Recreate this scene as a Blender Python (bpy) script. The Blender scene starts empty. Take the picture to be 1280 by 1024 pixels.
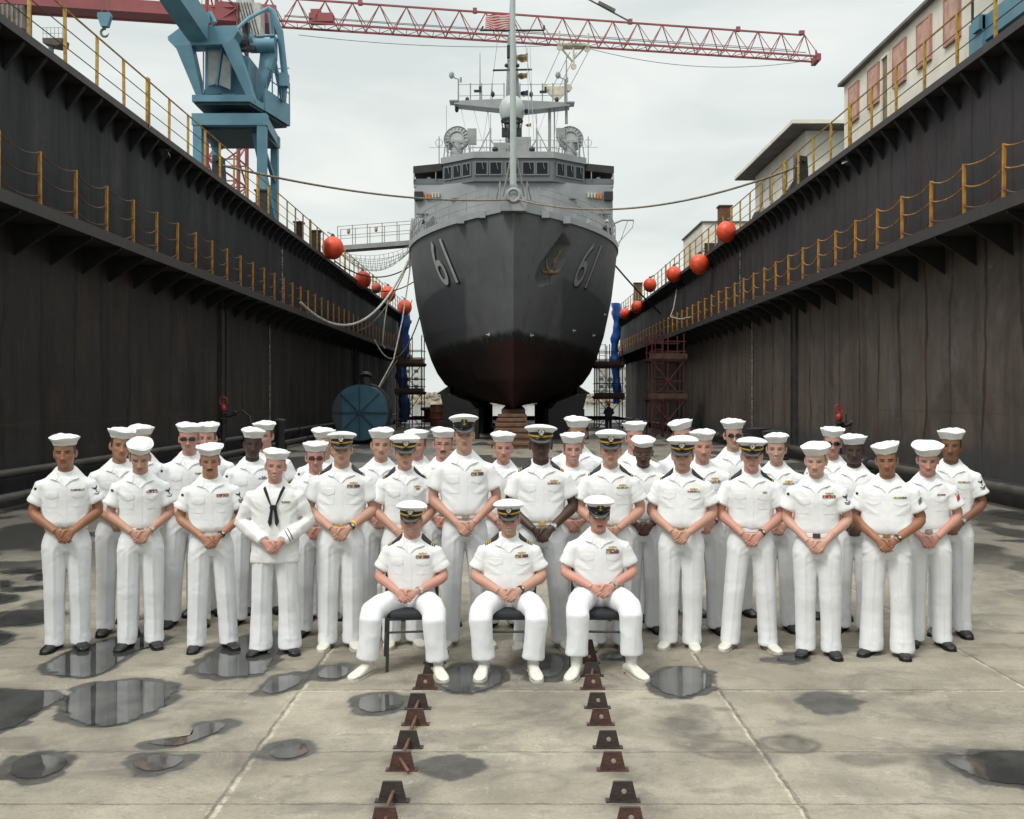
import bpy, bmesh, math, random
import numpy as np
from mathutils import Vector, Matrix, Euler, noise as mnoise
from mathutils.bvhtree import BVHTree

# ------------------------------------------------------------------ camera, light, world
SC = bpy.context.scene
COL = SC.collection
R = math.radians
F = 1244.0          # focal length in photo pixels (1280 px wide)
VX, VY = 642.0, 496.0   # vanishing point of the dock
H = 2.12            # eye height

cam_d = bpy.data.cameras.new("camera")
cam = bpy.data.objects.new("camera", cam_d)
COL.objects.link(cam)
cam.location = (0, 0, H)
cam.rotation_euler = (R(90), 0, 0)
cam_d.sensor_width = 36.0
cam_d.sensor_fit = 'HORIZONTAL'
cam_d.lens = 36.0 * F / 1280.0
cam_d.shift_x = (640 - VX) / 1280.0
cam_d.shift_y = (VY - 512) / 1280.0
cam_d.clip_start = 0.1
cam_d.clip_end = 6000
SC.camera = cam

SC.view_settings.view_transform = 'Standard'
SC.view_settings.look = 'None'
SC.view_settings.exposure = 0.2
SC.view_settings.gamma = 1.0
SC.view_settings.use_curve_mapping = False

SUN_EL, SUN_AZ = 52.0, 222.0   # azimuth clockwise from +Y; behind the camera, to its left
sun_d = bpy.data.lights.new("sun", 'SUN')
sun_d.energy = 1.6
sun_d.angle = R(16)
sun_d.color = (1.0, 0.965, 0.91)
sun = bpy.data.objects.new("sun", sun_d)
COL.objects.link(sun)
sdir = Vector((math.sin(R(SUN_AZ)) * math.cos(R(SUN_EL)), math.cos(R(SUN_AZ)) * math.cos(R(SUN_EL)), math.sin(R(SUN_EL))))
sun.rotation_euler = sdir.to_track_quat('Z', 'Y').to_euler()
sun.location = (-20, -30, 60)

world = bpy.data.worlds.new("World")
SC.world = world
world.use_nodes = True
wt = world.node_tree
wt.nodes.clear()
def wn(t, **k):
    n = wt.nodes.new(t)
    for a, b in k.items(): setattr(n, a, b)
    return n
w_out = wn('ShaderNodeOutputWorld'); w_bg = wn('ShaderNodeBackground')
w_sky = wn('ShaderNodeTexSky', sky_type='NISHITA', sun_disc=False)
w_sky.sun_elevation = R(SUN_EL); w_sky.sun_rotation = R(SUN_AZ)
w_sky.air_density = 1.5; w_sky.dust_density = 4.0
w_tc = wn('ShaderNodeTexCoord')
w_sep = wn('ShaderNodeSeparateXYZ')
wt.links.new(w_tc.outputs['Generated'], w_sep.inputs[0])
w_map = wn('ShaderNodeMapping'); w_map.inputs['Scale'].default_value = (2.2, 2.2, 9.0)
wt.links.new(w_tc.outputs['Generated'], w_map.inputs[0])
w_no = wn('ShaderNodeTexNoise'); w_no.inputs['Scale'].default_value = 1.5
w_no.inputs['Detail'].default_value = 7; w_no.inputs['Roughness'].default_value = 0.52
w_no.inputs['Distortion'].default_value = 0.5
wt.links.new(w_map.outputs[0], w_no.inputs['Vector'])
w_cr = wn('ShaderNodeValToRGB')
w_cr.color_ramp.elements[0].position = 0.36; w_cr.color_ramp.elements[0].color = (6.5, 7.0, 6.85, 1)
w_cr.color_ramp.elements[1].position = 0.68; w_cr.color_ramp.elements[1].color = (8.25, 8.5, 8.2, 1)
wt.links.new(w_no.outputs['Fac'], w_cr.inputs[0])
w_el = wn('ShaderNodeMapRange', interpolation_type='SMOOTHSTEP')
w_el.inputs['From Min'].default_value = 0.38; w_el.inputs['From Max'].default_value = 1.0
w_el.inputs['To Min'].default_value = 1.0; w_el.inputs['To Max'].default_value = 2.75
wt.links.new(w_sep.outputs['Z'], w_el.inputs['Value'])
w_mul = wn('ShaderNodeMix', data_type='RGBA', blend_type='MULTIPLY'); w_mul.inputs['Factor'].default_value = 1
wt.links.new(w_cr.outputs['Color'], w_mul.inputs['A']); wt.links.new(w_el.outputs['Result'], w_mul.inputs['B'])
w_mix = wn('ShaderNodeMix', data_type='RGBA'); w_mix.inputs['Factor'].default_value = 0.92
wt.links.new(w_sky.outputs['Color'], w_mix.inputs['A']); wt.links.new(w_mul.outputs['Result'], w_mix.inputs['B'])
wt.links.new(w_mix.outputs['Result'], w_bg.inputs['Color'])
w_bg.inputs['Strength'].default_value = 0.1
wt.links.new(w_bg.outputs[0], w_out.inputs[0])

# ------------------------------------------------------------------ small tools
rng = random.Random(61)

def P(px, py, D):
    """photo pixel at distance D -> world point"""
    return Vector(((px - VX) * D / F, D, H + (VY - py) * D / F))

def G(px, py, z=0.0):
    """photo pixel on the horizontal plane z -> world point"""
    D = (H - z) * F / (py - VY)
    return Vector(((px - VX) * D / F, D, z))

def lerp(a, b, t): return a + (b - a) * t
def sm(a, b, x):
    t = np.clip((x - a) / (b - a), 0, 1); return t * t * (3 - 2 * t)

_perm = np.random.RandomState(7).rand(64, 64, 64)
def vnoise(p):
    """value noise on an (n,3) array, 0..1"""
    i = np.floor(p).astype(int); f = p - i; f = f * f * (3 - 2 * f); i &= 63; j = (i + 1) & 63
    out = 0
    for a in (0, 1):
        xa = j[:, 0] if a else i[:, 0]; wa = f[:, 0] if a else 1 - f[:, 0]
        for b in (0, 1):
            yb = j[:, 1] if b else i[:, 1]; wb = f[:, 1] if b else 1 - f[:, 1]
            for c in (0, 1):
                zc = j[:, 2] if c else i[:, 2]; wc = f[:, 2] if c else 1 - f[:, 2]
                out = out + _perm[xa, yb, zc] * wa * wb * wc
    return out
def fbm(p, o=4):
    s, a, t = 0, 0.5, 0
    for k in range(o):
        s = s + a * vnoise(p * 2 ** k + 17.3 * k); t += a; a *= 0.5
    return s / t

# ------------------------------------------------------------------ materials
MATS = {}
def mat(name, col, rough=0.6, metal=0.0, var=0.0, vscale=3.0, col2=None, bump=0.0, bscale=40.0, spec=0.5, streak=False, coat=0.0):
    """procedural principled material: base colour broken up by world-space noise"""
    if name in MATS: return MATS[name]
    m = bpy.data.materials.new(name); m.use_nodes = True
    nt = m.node_tree; b = nt.nodes['Principled BSDF']
    b.inputs['Base Color'].default_value = (*col, 1)
    b.inputs['Roughness'].default_value = rough; b.inputs['Metallic'].default_value = metal
    b.inputs['Specular IOR Level'].default_value = spec
    if coat: b.inputs['Coat Weight'].default_value = coat
    tc = nt.nodes.new('ShaderNodeTexCoord')
    src = tc.outputs['Object']
    if var or col2:
        n = nt.nodes.new('ShaderNodeTexNoise'); n.inputs['Scale'].default_value = vscale
        n.inputs['Detail'].default_value = 6; n.inputs['Roughness'].default_value = 0.62
        if streak:
            mp = nt.nodes.new('ShaderNodeMapping'); mp.inputs['Scale'].default_value = (1, 1, 0.12)
            nt.links.new(src, mp.inputs[0]); nt.links.new(mp.outputs[0], n.inputs['Vector'])
        else: nt.links.new(src, n.inputs['Vector'])
        r = nt.nodes.new('ShaderNodeValToRGB')
        c2 = col2 if col2 else tuple(c * (1 - var) for c in col)
        c1 = col if col2 else tuple(min(1, c * (1 + var)) for c in col)
        r.color_ramp.elements[0].position = 0.36; r.color_ramp.elements[0].color = (*c2, 1)
        r.color_ramp.elements[1].position = 0.62; r.color_ramp.elements[1].color = (*c1, 1)
        nt.links.new(n.outputs['Fac'], r.inputs[0]); nt.links.new(r.outputs[0], b.inputs['Base Color'])
        rr = nt.nodes.new('ShaderNodeMapRange'); rr.inputs['To Min'].default_value = max(0.03, rough - 0.12); rr.inputs['To Max'].default_value = min(1, rough + 0.12)
        nt.links.new(n.outputs['Fac'], rr.inputs['Value']); nt.links.new(rr.outputs[0], b.inputs['Roughness'])
    if bump:
        n2 = nt.nodes.new('ShaderNodeTexNoise'); n2.inputs['Scale'].default_value = bscale; n2.inputs['Detail'].default_value = 4
        nt.links.new(src, n2.inputs['Vector'])
        bm_ = nt.nodes.new('ShaderNodeBump'); bm_.inputs['Strength'].default_value = bump; bm_.inputs['Distance'].default_value = 0.02
        nt.links.new(n2.outputs['Fac'], bm_.inputs['Height']); nt.links.new(bm_.outputs[0], b.inputs['Normal'])
    MATS[name] = m
    return m

def attr_mat(name, attr='Col', rough=0.6, bump=0.0, bscale=60, spec=0.5, sss=0.0, var=0.12, vscale=30):
    """colour carried on the mesh (pigments; on faces also painted crease shade), broken by fine noise"""
    if name in MATS: return MATS[name]
    m = bpy.data.materials.new(name); m.use_nodes = True
    nt = m.node_tree; b = nt.nodes['Principled BSDF']
    a = nt.nodes.new('ShaderNodeAttribute'); a.attribute_name = attr
    tc = nt.nodes.new('ShaderNodeTexCoord')
    n = nt.nodes.new('ShaderNodeTexNoise'); n.inputs['Scale'].default_value = vscale; n.inputs['Detail'].default_value = 4
    nt.links.new(tc.outputs['Object'], n.inputs['Vector'])
    mr = nt.nodes.new('ShaderNodeMapRange'); mr.inputs['To Min'].default_value = 1 - var; mr.inputs['To Max'].default_value = 1 + var
    nt.links.new(n.outputs['Fac'], mr.inputs['Value'])
    mx = nt.nodes.new('ShaderNodeMix'); mx.data_type = 'RGBA'; mx.blend_type = 'MULTIPLY'; mx.inputs['Factor'].default_value = 1
    nt.links.new(a.outputs['Color'], mx.inputs['A']); nt.links.new(mr.outputs[0], mx.inputs['B'])
    nt.links.new(mx.outputs['Result'], b.inputs['Base Color'])
    b.inputs['Roughness'].default_value = rough; b.inputs['Specular IOR Level'].default_value = spec
    if sss:
        b.inputs['Subsurface Weight'].default_value = sss; b.inputs['Subsurface Radius'].default_value = (0.012, 0.005, 0.003)
        b.inputs['Subsurface Scale'].default_value = 0.6
    if bump:
        n2 = nt.nodes.new('ShaderNodeTexNoise'); n2.inputs['Scale'].default_value = bscale; n2.inputs['Detail'].default_value = 4
        nt.links.new(tc.outputs['Object'], n2.inputs['Vector'])
        bp = nt.nodes.new('ShaderNodeBump'); bp.inputs['Strength'].default_value = bump; bp.inputs['Distance'].default_value = 0.01
        nt.links.new(n2.outputs['Fac'], bp.inputs['Height']); nt.links.new(bp.outputs[0], b.inputs['Normal'])
    MATS[name] = m
    return m

# ------------------------------------------------------------------ mesh builder
class MB:
    def __init__(s): s.v = []; s.f = []; s.c = []; s.cc = None
    def add(s, vs, fs):
        o = len(s.v); s.v.extend([tuple(p) for p in vs]); s.f.extend([tuple(i + o for i in f) for f in fs])
        s.c.extend([s.cc] * len(vs)); return o
    def color(s, c): s.cc = (*c, 1.0); return s
    def box(s, c, d, rot=None, taper=None):
        x, y, z = d[0] / 2, d[1] / 2, d[2] / 2
        vs = [Vector(p) for p in ((-x,-y,-z),(x,-y,-z),(x,y,-z),(-x,y,-z),(-x,-y,z),(x,-y,z),(x,y,z),(-x,y,z))]
        if taper:
            for k in range(4, 8): vs[k].x *= taper[0]; vs[k].y *= taper[1]
        if rot is not None:
            M = rot if isinstance(rot, Matrix) else Euler(rot).to_matrix()
            vs = [M @ v for v in vs]
        c = Vector(c); vs = [v + c for v in vs]
        s.add(vs, [(0,3,2,1),(4,5,6,7),(0,1,5,4),(1,2,6,5),(2,3,7,6),(3,0,4,7)]); return s
    def tube(s, pts, r, n=8, caps=True, flat=None, up=None):
        """swept round (or elliptical via flat=(a,b)) tube through pts; r is a number or list"""
        pts = [Vector(p) for p in pts]; k = len(pts)
        rs = list(r) if hasattr(r, '__len__') else [r] * k
        vs = []; prev = None
        for i, p in enumerate(pts):
            t = (pts[min(i + 1, k - 1)] - pts[max(i - 1, 0)])
            if t.length < 1e-9: t = Vector((0, 0, 1))
            t.normalize()
            if prev is None:
                u = Vector(up) if up is not None else (Vector((0, 0, 1)) if abs(t.z) < 0.9 else Vector((1, 0, 0)))
            else: u = prev
            u = u - t * u.dot(t)
            if u.length < 1e-6: u = t.orthogonal()
            u.normalize(); prev = u; w = t.cross(u)
            ra = rs[i] if not hasattr(rs[i], '__len__') else None
            a, b = (ra, ra) if ra is not None else rs[i]
            for j in range(n):
                th = 2 * math.pi * j / n
                vs.append(p + u * (math.cos(th) * a) + w * (math.sin(th) * b))
        fs = []
        for i in range(k - 1):
            for j in range(n):
                j2 = (j + 1) % n
                fs.append((i*n+j, i*n+j2, (i+1)*n+j2, (i+1)*n+j))
        if caps:
            fs.append(tuple(reversed(range(n)))); fs.append(tuple(range((k-1)*n, k*n)))
        s.add(vs, fs); return s
    def bar(s, a, b, w, h=None, up=(0, 0, 1)):
        """rectangular bar from a to b"""
        h = h or w
        a, b = Vector(a), Vector(b); t = (b - a).normalized(); u = Vector(up)
        u = u - t * u.dot(t)
        if u.length < 1e-5: u = t.orthogonal()
        u.normalize(); q = t.cross(u)
        vs = []
        for p in (a, b):
            for i, j in ((-1,-1),(1,-1),(1,1),(-1,1)): vs.append(p + q * (i * w / 2) + u * (j * h / 2))
        s.add(vs, [(3,2,1,0),(4,5,6,7),(0,1,5,4),(1,2,6,5),(2,3,7,6),(3,0,4,7)]); return s
    def loft(s, rings, caps=True, closed=True):
        n = len(rings[0]); vs = [p for r in rings for p in r]; fs = []
        for i in range(len(rings) - 1):
            for j in range(n if closed else n - 1):
                j2 = (j + 1) % n
                fs.append((i*n+j, i*n+j2, (i+1)*n+j2, (i+1)*n+j))
        if caps and closed:
            fs.append(tuple(reversed(range(n)))); fs.append(tuple(range((len(rings)-1)*n, len(rings)*n)))
        s.add(vs, fs); return s
    def lathe(s, prof, c=(0, 0, 0), n=24, M=None, sx=1, sy=1):
        rings = []
        for r, z in prof:
            ring = []
            for j in range(n):
                th = 2 * math.pi * j / n
                p = Vector((r * math.cos(th) * sx, r * math.sin(th) * sy, z))
                if M is not None: p = M @ p
                ring.append(p + Vector(c))
            rings.append(ring)
        return s.loft(rings)
    def ball(s, c, r, n=16, m=10, M=None):
        rx, ry, rz = r if hasattr(r, '__len__') else (r, r, r)
        prof = []
        rings = []
        for i in range(1, m):
            ph = math.pi * i / m
            ring = []
            for j in range(n):
                th = 2 * math.pi * j / n
                p = Vector((rx * math.sin(ph) * math.cos(th), ry * math.sin(ph) * math.sin(th), -rz * math.cos(ph)))
                if M is not None: p = M @ p
                ring.append(p + Vector(c))
            rings.append(ring)
        o = len(s.v)
        s.loft(rings, caps=False)
        a = Vector((0, 0, -rz)); b = Vector((0, 0, rz))
        if M is not None: a = M @ a; b = M @ b
        k = s.add([a + Vector(c), b + Vector(c)], [])
        L = o + (m - 2) * n
        for j in range(n):
            s.f.append((k, o + (j + 1) % n, o + j)); s.f.append((k + 1, L + j, L + (j + 1) % n))
        return s
    def prism(s, poly, d, M=None):
        """polygon (list of 3-D points) extruded by vector d"""
        poly = [Vector(p) for p in poly]; d = Vector(d); n = len(poly)
        vs = poly + [p + d for p in poly]
        fs = [tuple(range(n)), tuple(reversed(range(n, 2 * n)))]
        for j in range(n):
            j2 = (j + 1) % n; fs.append((j2, j, n + j, n + j2))
        s.add(vs, fs); return s
    def quad(s, *p): s.add(p, [tuple(range(len(p)))]); return s
    def join(s, o):
        k = len(s.v); s.v.extend(o.v); s.f.extend([tuple(i + k for i in f) for f in o.f]); s.c.extend(o.c); return s
    def mesh(s, name, off=(0, 0, 0), smooth=False, angle=40):
        me = bpy.data.meshes.new(name)
        ox, oy, oz = off
        me.from_pydata([(a - ox, b - oy, c - oz) for a, b, c in s.v], [], s.f)
        if any(c is not None for c in s.c):
            at = me.color_attributes.new('Col', 'FLOAT_COLOR', 'POINT')
            at.data.foreach_set('color', np.array([c if c else (1, 1, 1, 1) for c in s.c], dtype=np.float32).ravel())
        bmm = bmesh.new(); bmm.from_mesh(me)
        bmesh.ops.recalc_face_normals(bmm, faces=bmm.faces); bmm.to_mesh(me); bmm.free()
        if smooth:
            me.shade_smooth(); me.set_sharp_from_angle(angle=R(angle))
        return me
    def build(s, name, m, parent=None, smooth=False, local=False, angle=40, origin=None):
        """link as ONE object. Vertices are world coordinates unless local."""
        if local: off = Vector((0, 0, 0))
        elif parent is not None:
            off = wloc(parent)
        elif origin is not None: off = Vector(origin)
        else:
            a = np.array(s.v); off = Vector(((a[:,0].min()+a[:,0].max())/2, (a[:,1].min()+a[:,1].max())/2, a[:,2].min()))
        me = s.mesh(name, off, smooth, angle)
        for q in (m if isinstance(m, (list, tuple)) else [m]): me.materials.append(q)
        ob = bpy.data.objects.new(name, me); COL.objects.link(ob)
        if parent is not None: ob.parent = parent
        elif not local: ob.location = off
        return ob

def wloc(o):
    p = Vector(o.location)
    while o.parent: o = o.parent; p = p + Vector(o.location)
    return p

def tag(o, label=None, cat=None, group=None, kind=None):
    if label: o['label'] = label
    if cat: o['category'] = cat
    if group: o['group'] = group
    if kind: o['kind'] = kind
    return o

def thing(name, label, cat, loc=(0, 0, 0), rotz=0, group=None):
    o = bpy.data.objects.new(name, None); COL.objects.link(o)
    o.empty_display_size = 0.1; o.location = loc; o.rotation_euler = (0, 0, rotz)
    return tag(o, label, cat, group)

def kids(o): return [c for c in bpy.data.objects if c.parent == o]

def dup(o, loc=None, parent=None):
    """linked copy of one object (mesh shared)"""
    c = o.copy(); COL.objects.link(c)
    if loc is not None: c.location = loc
    c.parent = parent if parent is not None else o.parent
    return c

def catenary(a, b, sag, n=14):
    a, b = Vector(a), Vector(b)
    return [a.lerp(b, t) - Vector((0, 0, sag * 4 * t * (1 - t))) for t in [i / n for i in range(n + 1)]]

# ================================================================== THE DOCK
ZL, ZT = 5.55, 8.85          # walkway soffit, top deck of the dock walls
XF, XW, XU = 9.0, 9.9, 9.4   # fascia of the walkways, lower wall, upper wall
YE = 88.0                    # seaward end of the walls

def nodes(nt):
    L = nt.links.new
    def setin(n, i, v):
        if hasattr(v, 'links') or isinstance(v, bpy.types.NodeSocket): L(v, n.inputs[i])
        else: n.inputs[i].default_value = v
    def M(op, a, b=0.0, c=0.0, clamp=False):
        n = nt.nodes.new('ShaderNodeMath'); n.operation = op; n.use_clamp = clamp
        setin(n, 0, a); setin(n, 1, b)
        if op in ('MULTIPLY_ADD', 'SMOOTH_MIN', 'SMOOTH_MAX', 'WRAP'): setin(n, 2, c)
        return n.outputs[0]
    def N(vec, scale, detail=5, rough=0.6, sc=None, dist=0.0):
        if sc is not None:
            mp = nt.nodes.new('ShaderNodeMapping'); mp.inputs['Scale'].default_value = sc; L(vec, mp.inputs[0]); vec = mp.outputs[0]
        n = nt.nodes.new('ShaderNodeTexNoise'); n.inputs['Scale'].default_value = scale
        n.inputs['Detail'].default_value = detail; n.inputs['Roughness'].default_value = rough; n.inputs['Distortion'].default_value = dist
        L(vec, n.inputs['Vector']); return n.outputs['Fac']
    def RAMP(v, a, b, lo=0.0, hi=1.0):
        n = nt.nodes.new('ShaderNodeMapRange'); n.interpolation_type = 'SMOOTHSTEP'
        setin(n, 'Value', v); n.inputs['From Min'].default_value = a; n.inputs['From Max'].default_value = b
        n.inputs['To Min'].default_value = lo; n.inputs['To Max'].default_value = hi
        return n.outputs[0]
    def MIX(f, a, b):
        n = nt.nodes.new('ShaderNodeMix'); n.data_type = 'RGBA'
        setin(n, 'Factor', f)
        for k, v in (('A', a), ('B', b)):
            if isinstance(v, tuple): n.inputs[k].default_value = (*v, 1)
            else: L(v, n.inputs[k])
        return n.outputs['Result']
    g = nt.nodes.new('ShaderNodeNewGeometry'); s = nt.nodes.new('ShaderNodeSeparateXYZ'); L(g.outputs['Position'], s.inputs[0])
    return M, N, RAMP, MIX, g.outputs['Position'], s.outputs

def wall_material(name, c1, c2, streak, period, rust, seam_z=None, low=None):
    m = bpy.data.materials.new(name); m.use_nodes = True; nt = m.node_tree; b = nt.nodes['Principled BSDF']
    M, N, RAMP, MIX, pos, s = nodes(nt)
    big = N(pos, 0.45, 6, 0.65); ver = N(pos, 1.3, 6, 0.7, sc=(1, 1, 0.07)); fine = N(pos, 7, 5, 0.7, sc=(1, 1, 0.25))
    col = MIX(RAMP(big, 0.35, 0.68), c2, c1)
    col = MIX(M('MULTIPLY', RAMP(ver, 0.50, 0.64), 0.55), col, tuple(c * 0.45 for c in c1))
    col = MIX(M('MULTIPLY', RAMP(fine, 0.54, 0.70), 0.30), col, tuple(min(1, c * 1.7) for c in c1))
    # dirt runs along the frames behind the plating
    wob = M('MULTIPLY', M('SUBTRACT', N(pos, 0.55, 4, 0.6, sc=(1, 1, 0.45)), 0.5), 0.75)
    fr = M('FRACT', M('ADD', M('DIVIDE', s['Y'], period), wob))
    d = M('ABSOLUTE', M('SUBTRACT', fr, 0.5))
    wid = M('MULTIPLY', RAMP(N(pos, 1.1, 4, 0.7, sc=(1, 0.8, 0.3)), 0.30, 0.66), 0.075)
    ln = M('SUBTRACT', 1.0, M('DIVIDE', d, M('ADD', wid, 0.004), clamp=True))
    col = MIX(M('MULTIPLY', RAMP(ln, 0.0, 0.5), 0.80), col, streak)
    col = MIX(M('MULTIPLY', RAMP(N(pos, 0.8, 6, 0.72, sc=(1, 1, 0.45)), 0.53, 0.66), 0.75), col, rust)
    if seam_z is not None:
        dz = M('ABSOLUTE', M('SUBTRACT', s['Z'], M('ADD', seam_z, M('MULTIPLY', N(pos, 2.5, 3), 0.04))))
        col = MIX(M('MULTIPLY', M('SUBTRACT', 1, RAMP(dz, 0.006, 0.022)), 0.7), col, rust)
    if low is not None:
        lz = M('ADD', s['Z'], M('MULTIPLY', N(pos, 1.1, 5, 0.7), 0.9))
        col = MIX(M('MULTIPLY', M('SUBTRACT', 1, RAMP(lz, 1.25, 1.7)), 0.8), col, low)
    blot = N(pos, 0.30, 7, 0.72, dist=0.8)
    col = MIX(M('MULTIPLY', RAMP(blot, 0.50, 0.60), 0.50), col, tuple(c * .42 for c in c1))
    col = MIX(M('MULTIPLY', RAMP(N(pos, 0.42, 7, 0.74, sc=(1, 1, .6)), 0.57, 0.66), 0.55), col, (c1[0] * 1.15, c1[1] * 1.3, c1[2] * 1.55))
    col = MIX(M('MULTIPLY', RAMP(N(pos, 2.2, 6, 0.8), 0.62, 0.70), 0.5), col, tuple(min(1, c * 2.0) for c in c1))
    nt.links.new(col, b.inputs['Base Color'])
    nt.links.new(RAMP(ver, 0.3, 0.7, 0.75, 0.5), b.inputs['Roughness'])
    b.inputs['Specular IOR Level'].default_value = 0.35
    bp = nt.nodes.new('ShaderNodeBump'); bp.inputs['Strength'].default_value = 0.35; bp.inputs['Distance'].default_value = 0.03
    nt.links.new(N(pos, 5, 5, 0.7, sc=(1, 1, 0.3)), bp.inputs['Height']); nt.links.new(bp.outputs[0], b.inputs['Normal'])
    MATS[name] = m; return m

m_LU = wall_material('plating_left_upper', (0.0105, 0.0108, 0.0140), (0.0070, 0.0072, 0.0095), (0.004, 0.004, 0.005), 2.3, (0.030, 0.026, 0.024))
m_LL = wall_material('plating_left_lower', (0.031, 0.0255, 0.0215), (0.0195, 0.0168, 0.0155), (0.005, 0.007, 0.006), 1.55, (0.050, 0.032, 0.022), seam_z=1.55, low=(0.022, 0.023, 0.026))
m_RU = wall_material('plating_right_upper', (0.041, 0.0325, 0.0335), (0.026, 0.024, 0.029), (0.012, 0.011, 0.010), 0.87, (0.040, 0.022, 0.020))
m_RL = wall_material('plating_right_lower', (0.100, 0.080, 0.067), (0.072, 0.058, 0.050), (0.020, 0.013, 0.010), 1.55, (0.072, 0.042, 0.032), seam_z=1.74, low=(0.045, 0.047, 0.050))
m_dark = mat('dark_steel', (0.022, 0.021, 0.021), 0.6, var=0.4, vscale=4, bump=0.2)
m_edge = mat('deck_edge_steel', (0.030, 0.029, 0.030), 0.55, col2=(0.042, 0.030, 0.025), vscale=3, bump=0.2)
m_knee = mat('knee_black', (0.011, 0.011, 0.012), 0.65, var=0.4, vscale=4)
m_yel = mat('rusty_yellow_paint', (0.52, 0.33, 0.035), 0.5, col2=(0.24, 0.10, 0.03), vscale=5, bump=0.15)
m_yelA = mat('orange_yellow_paint', (0.55, 0.27, 0.03), 0.5, col2=(0.22, 0.075, 0.025), vscale=4, bump=0.15)
m_chain = mat('rusty_chain', (0.17, 0.085, 0.035), 0.7, col2=(0.08, 0.035, 0.02), vscale=8)
m_wire = mat('rail_wire', (0.06, 0.05, 0.04), 0.5, var=0.3)
m_white = mat('mark_white', (0.46, 0.46, 0.44), 0.7, var=0.3, vscale=10)
m_pipe = mat('pipe_steel', (0.075, 0.066, 0.056), 0.55, col2=(0.035, 0.030, 0.027), vscale=2.5, bump=0.2)
m_red = mat('red_paint', (0.42, 0.03, 0.025), 0.45, col2=(0.22, 0.03, 0.02), vscale=9)
m_orange = mat('orange_vinyl', (0.80, 0.082, 0.020), 0.45, col2=(0.50, 0.050, 0.022), vscale=2.6, bump=0.15, bscale=6)
m_rope = mat('mooring_rope', (0.20, 0.165, 0.12), 0.8, var=0.3, vscale=6)
m_wrope = mat('pale_rope', (0.42, 0.40, 0.36), 0.8, var=0.25, vscale=6)
m_tarp = mat('blue_tarpaulin', (0.012, 0.085, 0.33), 0.35, col2=(0.010, 0.045, 0.19), vscale=1.4, bump=0.7, bscale=2.2)
m_scaf = mat('scaffold_rust', (0.060, 0.028, 0.020), 0.6, var=0.4)
m_scafr = mat('scaffold_red', (0.105, 0.014, 0.016), 0.6, col2=(0.05, 0.012, 0.012), vscale=3)
m_wood = mat('keel_timber', (0.19, 0.105, 0.065), 0.8, col2=(0.10, 0.055, 0.036), vscale=3, bump=0.4, bscale=14)
m_tank = mat('tank_blue', (0.034, 0.112, 0.165), 0.55, col2=(0.022, 0.070, 0.110), vscale=1.3, bump=0.1)
m_tanks = mat('tank_shell', (0.028, 0.036, 0.038), 0.55, var=0.3, vscale=2)

# ---- floor: one sheet, damp and dirt carried as a mask on its grid, joints and grain in the material
# (cx, cy, rx, ry, tilt, water, damp) in photo pixels -> each becomes a patch on the floor plane
PUD = [
 ([(52,838),(72,846),(100,848),(130,842),(150,828),(168,816),(196,806),(208,796),(170,792),(130,800),(92,812),(66,824)], 1.0),
 ([(238,842),(262,847),(300,848),(330,842),(345,826),(356,808),(365,795),(330,790),(296,798),(270,812),(250,828)], 1.0),
 ([(76,884),(78,896),(98,906),(140,908),(180,898),(205,884),(222,868),(219,855),(185,850),(140,851),(104,858),(84,870)], 1.0),
 ([(-60,866),(20,864),(70,865),(82,872),(60,884),(36,898),(12,912),(-60,925)], 1.0),
 ([(322,866),(334,870),(356,866),(380,854),(383,845),(366,842),(344,845),(326,856)], 0.9),
 ([(392,846),(404,850),(424,850),(440,843),(436,833),(414,831),(398,837)], 0.9),
 ([(440,882),(452,891),(478,893),(504,886),(514,876),(500,868),(470,866),(446,871)], 0.9),
 ([(545,856),(562,866),(592,867),(620,858),(632,846),(620,834),(590,829),(560,836)], 1.0),
 ([(646,838),(660,848),(690,851),(708,842),(712,828),(700,818),(672,815),(652,824)], 0.9),
 ([(808,850),(818,862),(840,871),(866,870),(886,862),(893,850),(880,838),(850,833),(822,838)], 1.0),
 ([(1002,880),(1016,891),(1040,893),(1064,886),(1072,877),(1056,868),(1026,865),(1008,870)], 0.35),
 ([(4,968),(18,976),(46,976),(76,966),(92,952),(78,944),(46,941),(16,950)], 0.95),
 ([(160,958),(180,966),(204,965),(226,958),(238,948),(214,942),(180,943),(162,950)], 0.9),
 ([(328,944),(346,951),(372,950),(392,940),(390,929),(366,925),(344,930)], 0.85),
 ([(168,932),(190,937),(222,935),(250,926),(280,914),(292,903),(270,901),(246,907),(238,920),(204,925)], 0.9),
 ([(522,960),(540,970),(570,973),(600,967),(606,957),(590,949),(556,946),(532,951)], 0.4),
 ([(1178,950),(1200,964),(1240,978),(1320,984),(1330,942),(1260,938),(1210,942)], 1.0),
 ([(-20,783),(10,784),(50,780),(80,768),(64,763),(30,762),(0,768)], 0.9),
 ([(-30,812),(4,806),(20,796),(12,790),(-30,788)], 0.8),
 ([(-20,755),(8,754),(24,747),(10,744),(-20,744)], 0.8),
 ([(36,764),(60,758),(66,750),(50,750),(34,756)], 0.0),
 ([(0,735),(12,734),(14,727),(0,726)], 0.8),
 ([(40,725),(52,726),(58,718),(46,716)], 0.8),
 ([(4,716),(36,718),(62,714),(56,711),(20,710)], 0.7),
 ([(2,738),(26,740),(52,736),(60,732),(30,733)], 0.6),
 ([(1222,642),(1290,654),(1300,644),(1250,638)], 0.7),
 ([(752,824),(770,826),(790,822),(786,816),(758,816)], 0.7),
 ([(958,826),(990,830),(1012,826),(1008,818),(976,818)], 0.6),
]
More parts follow.
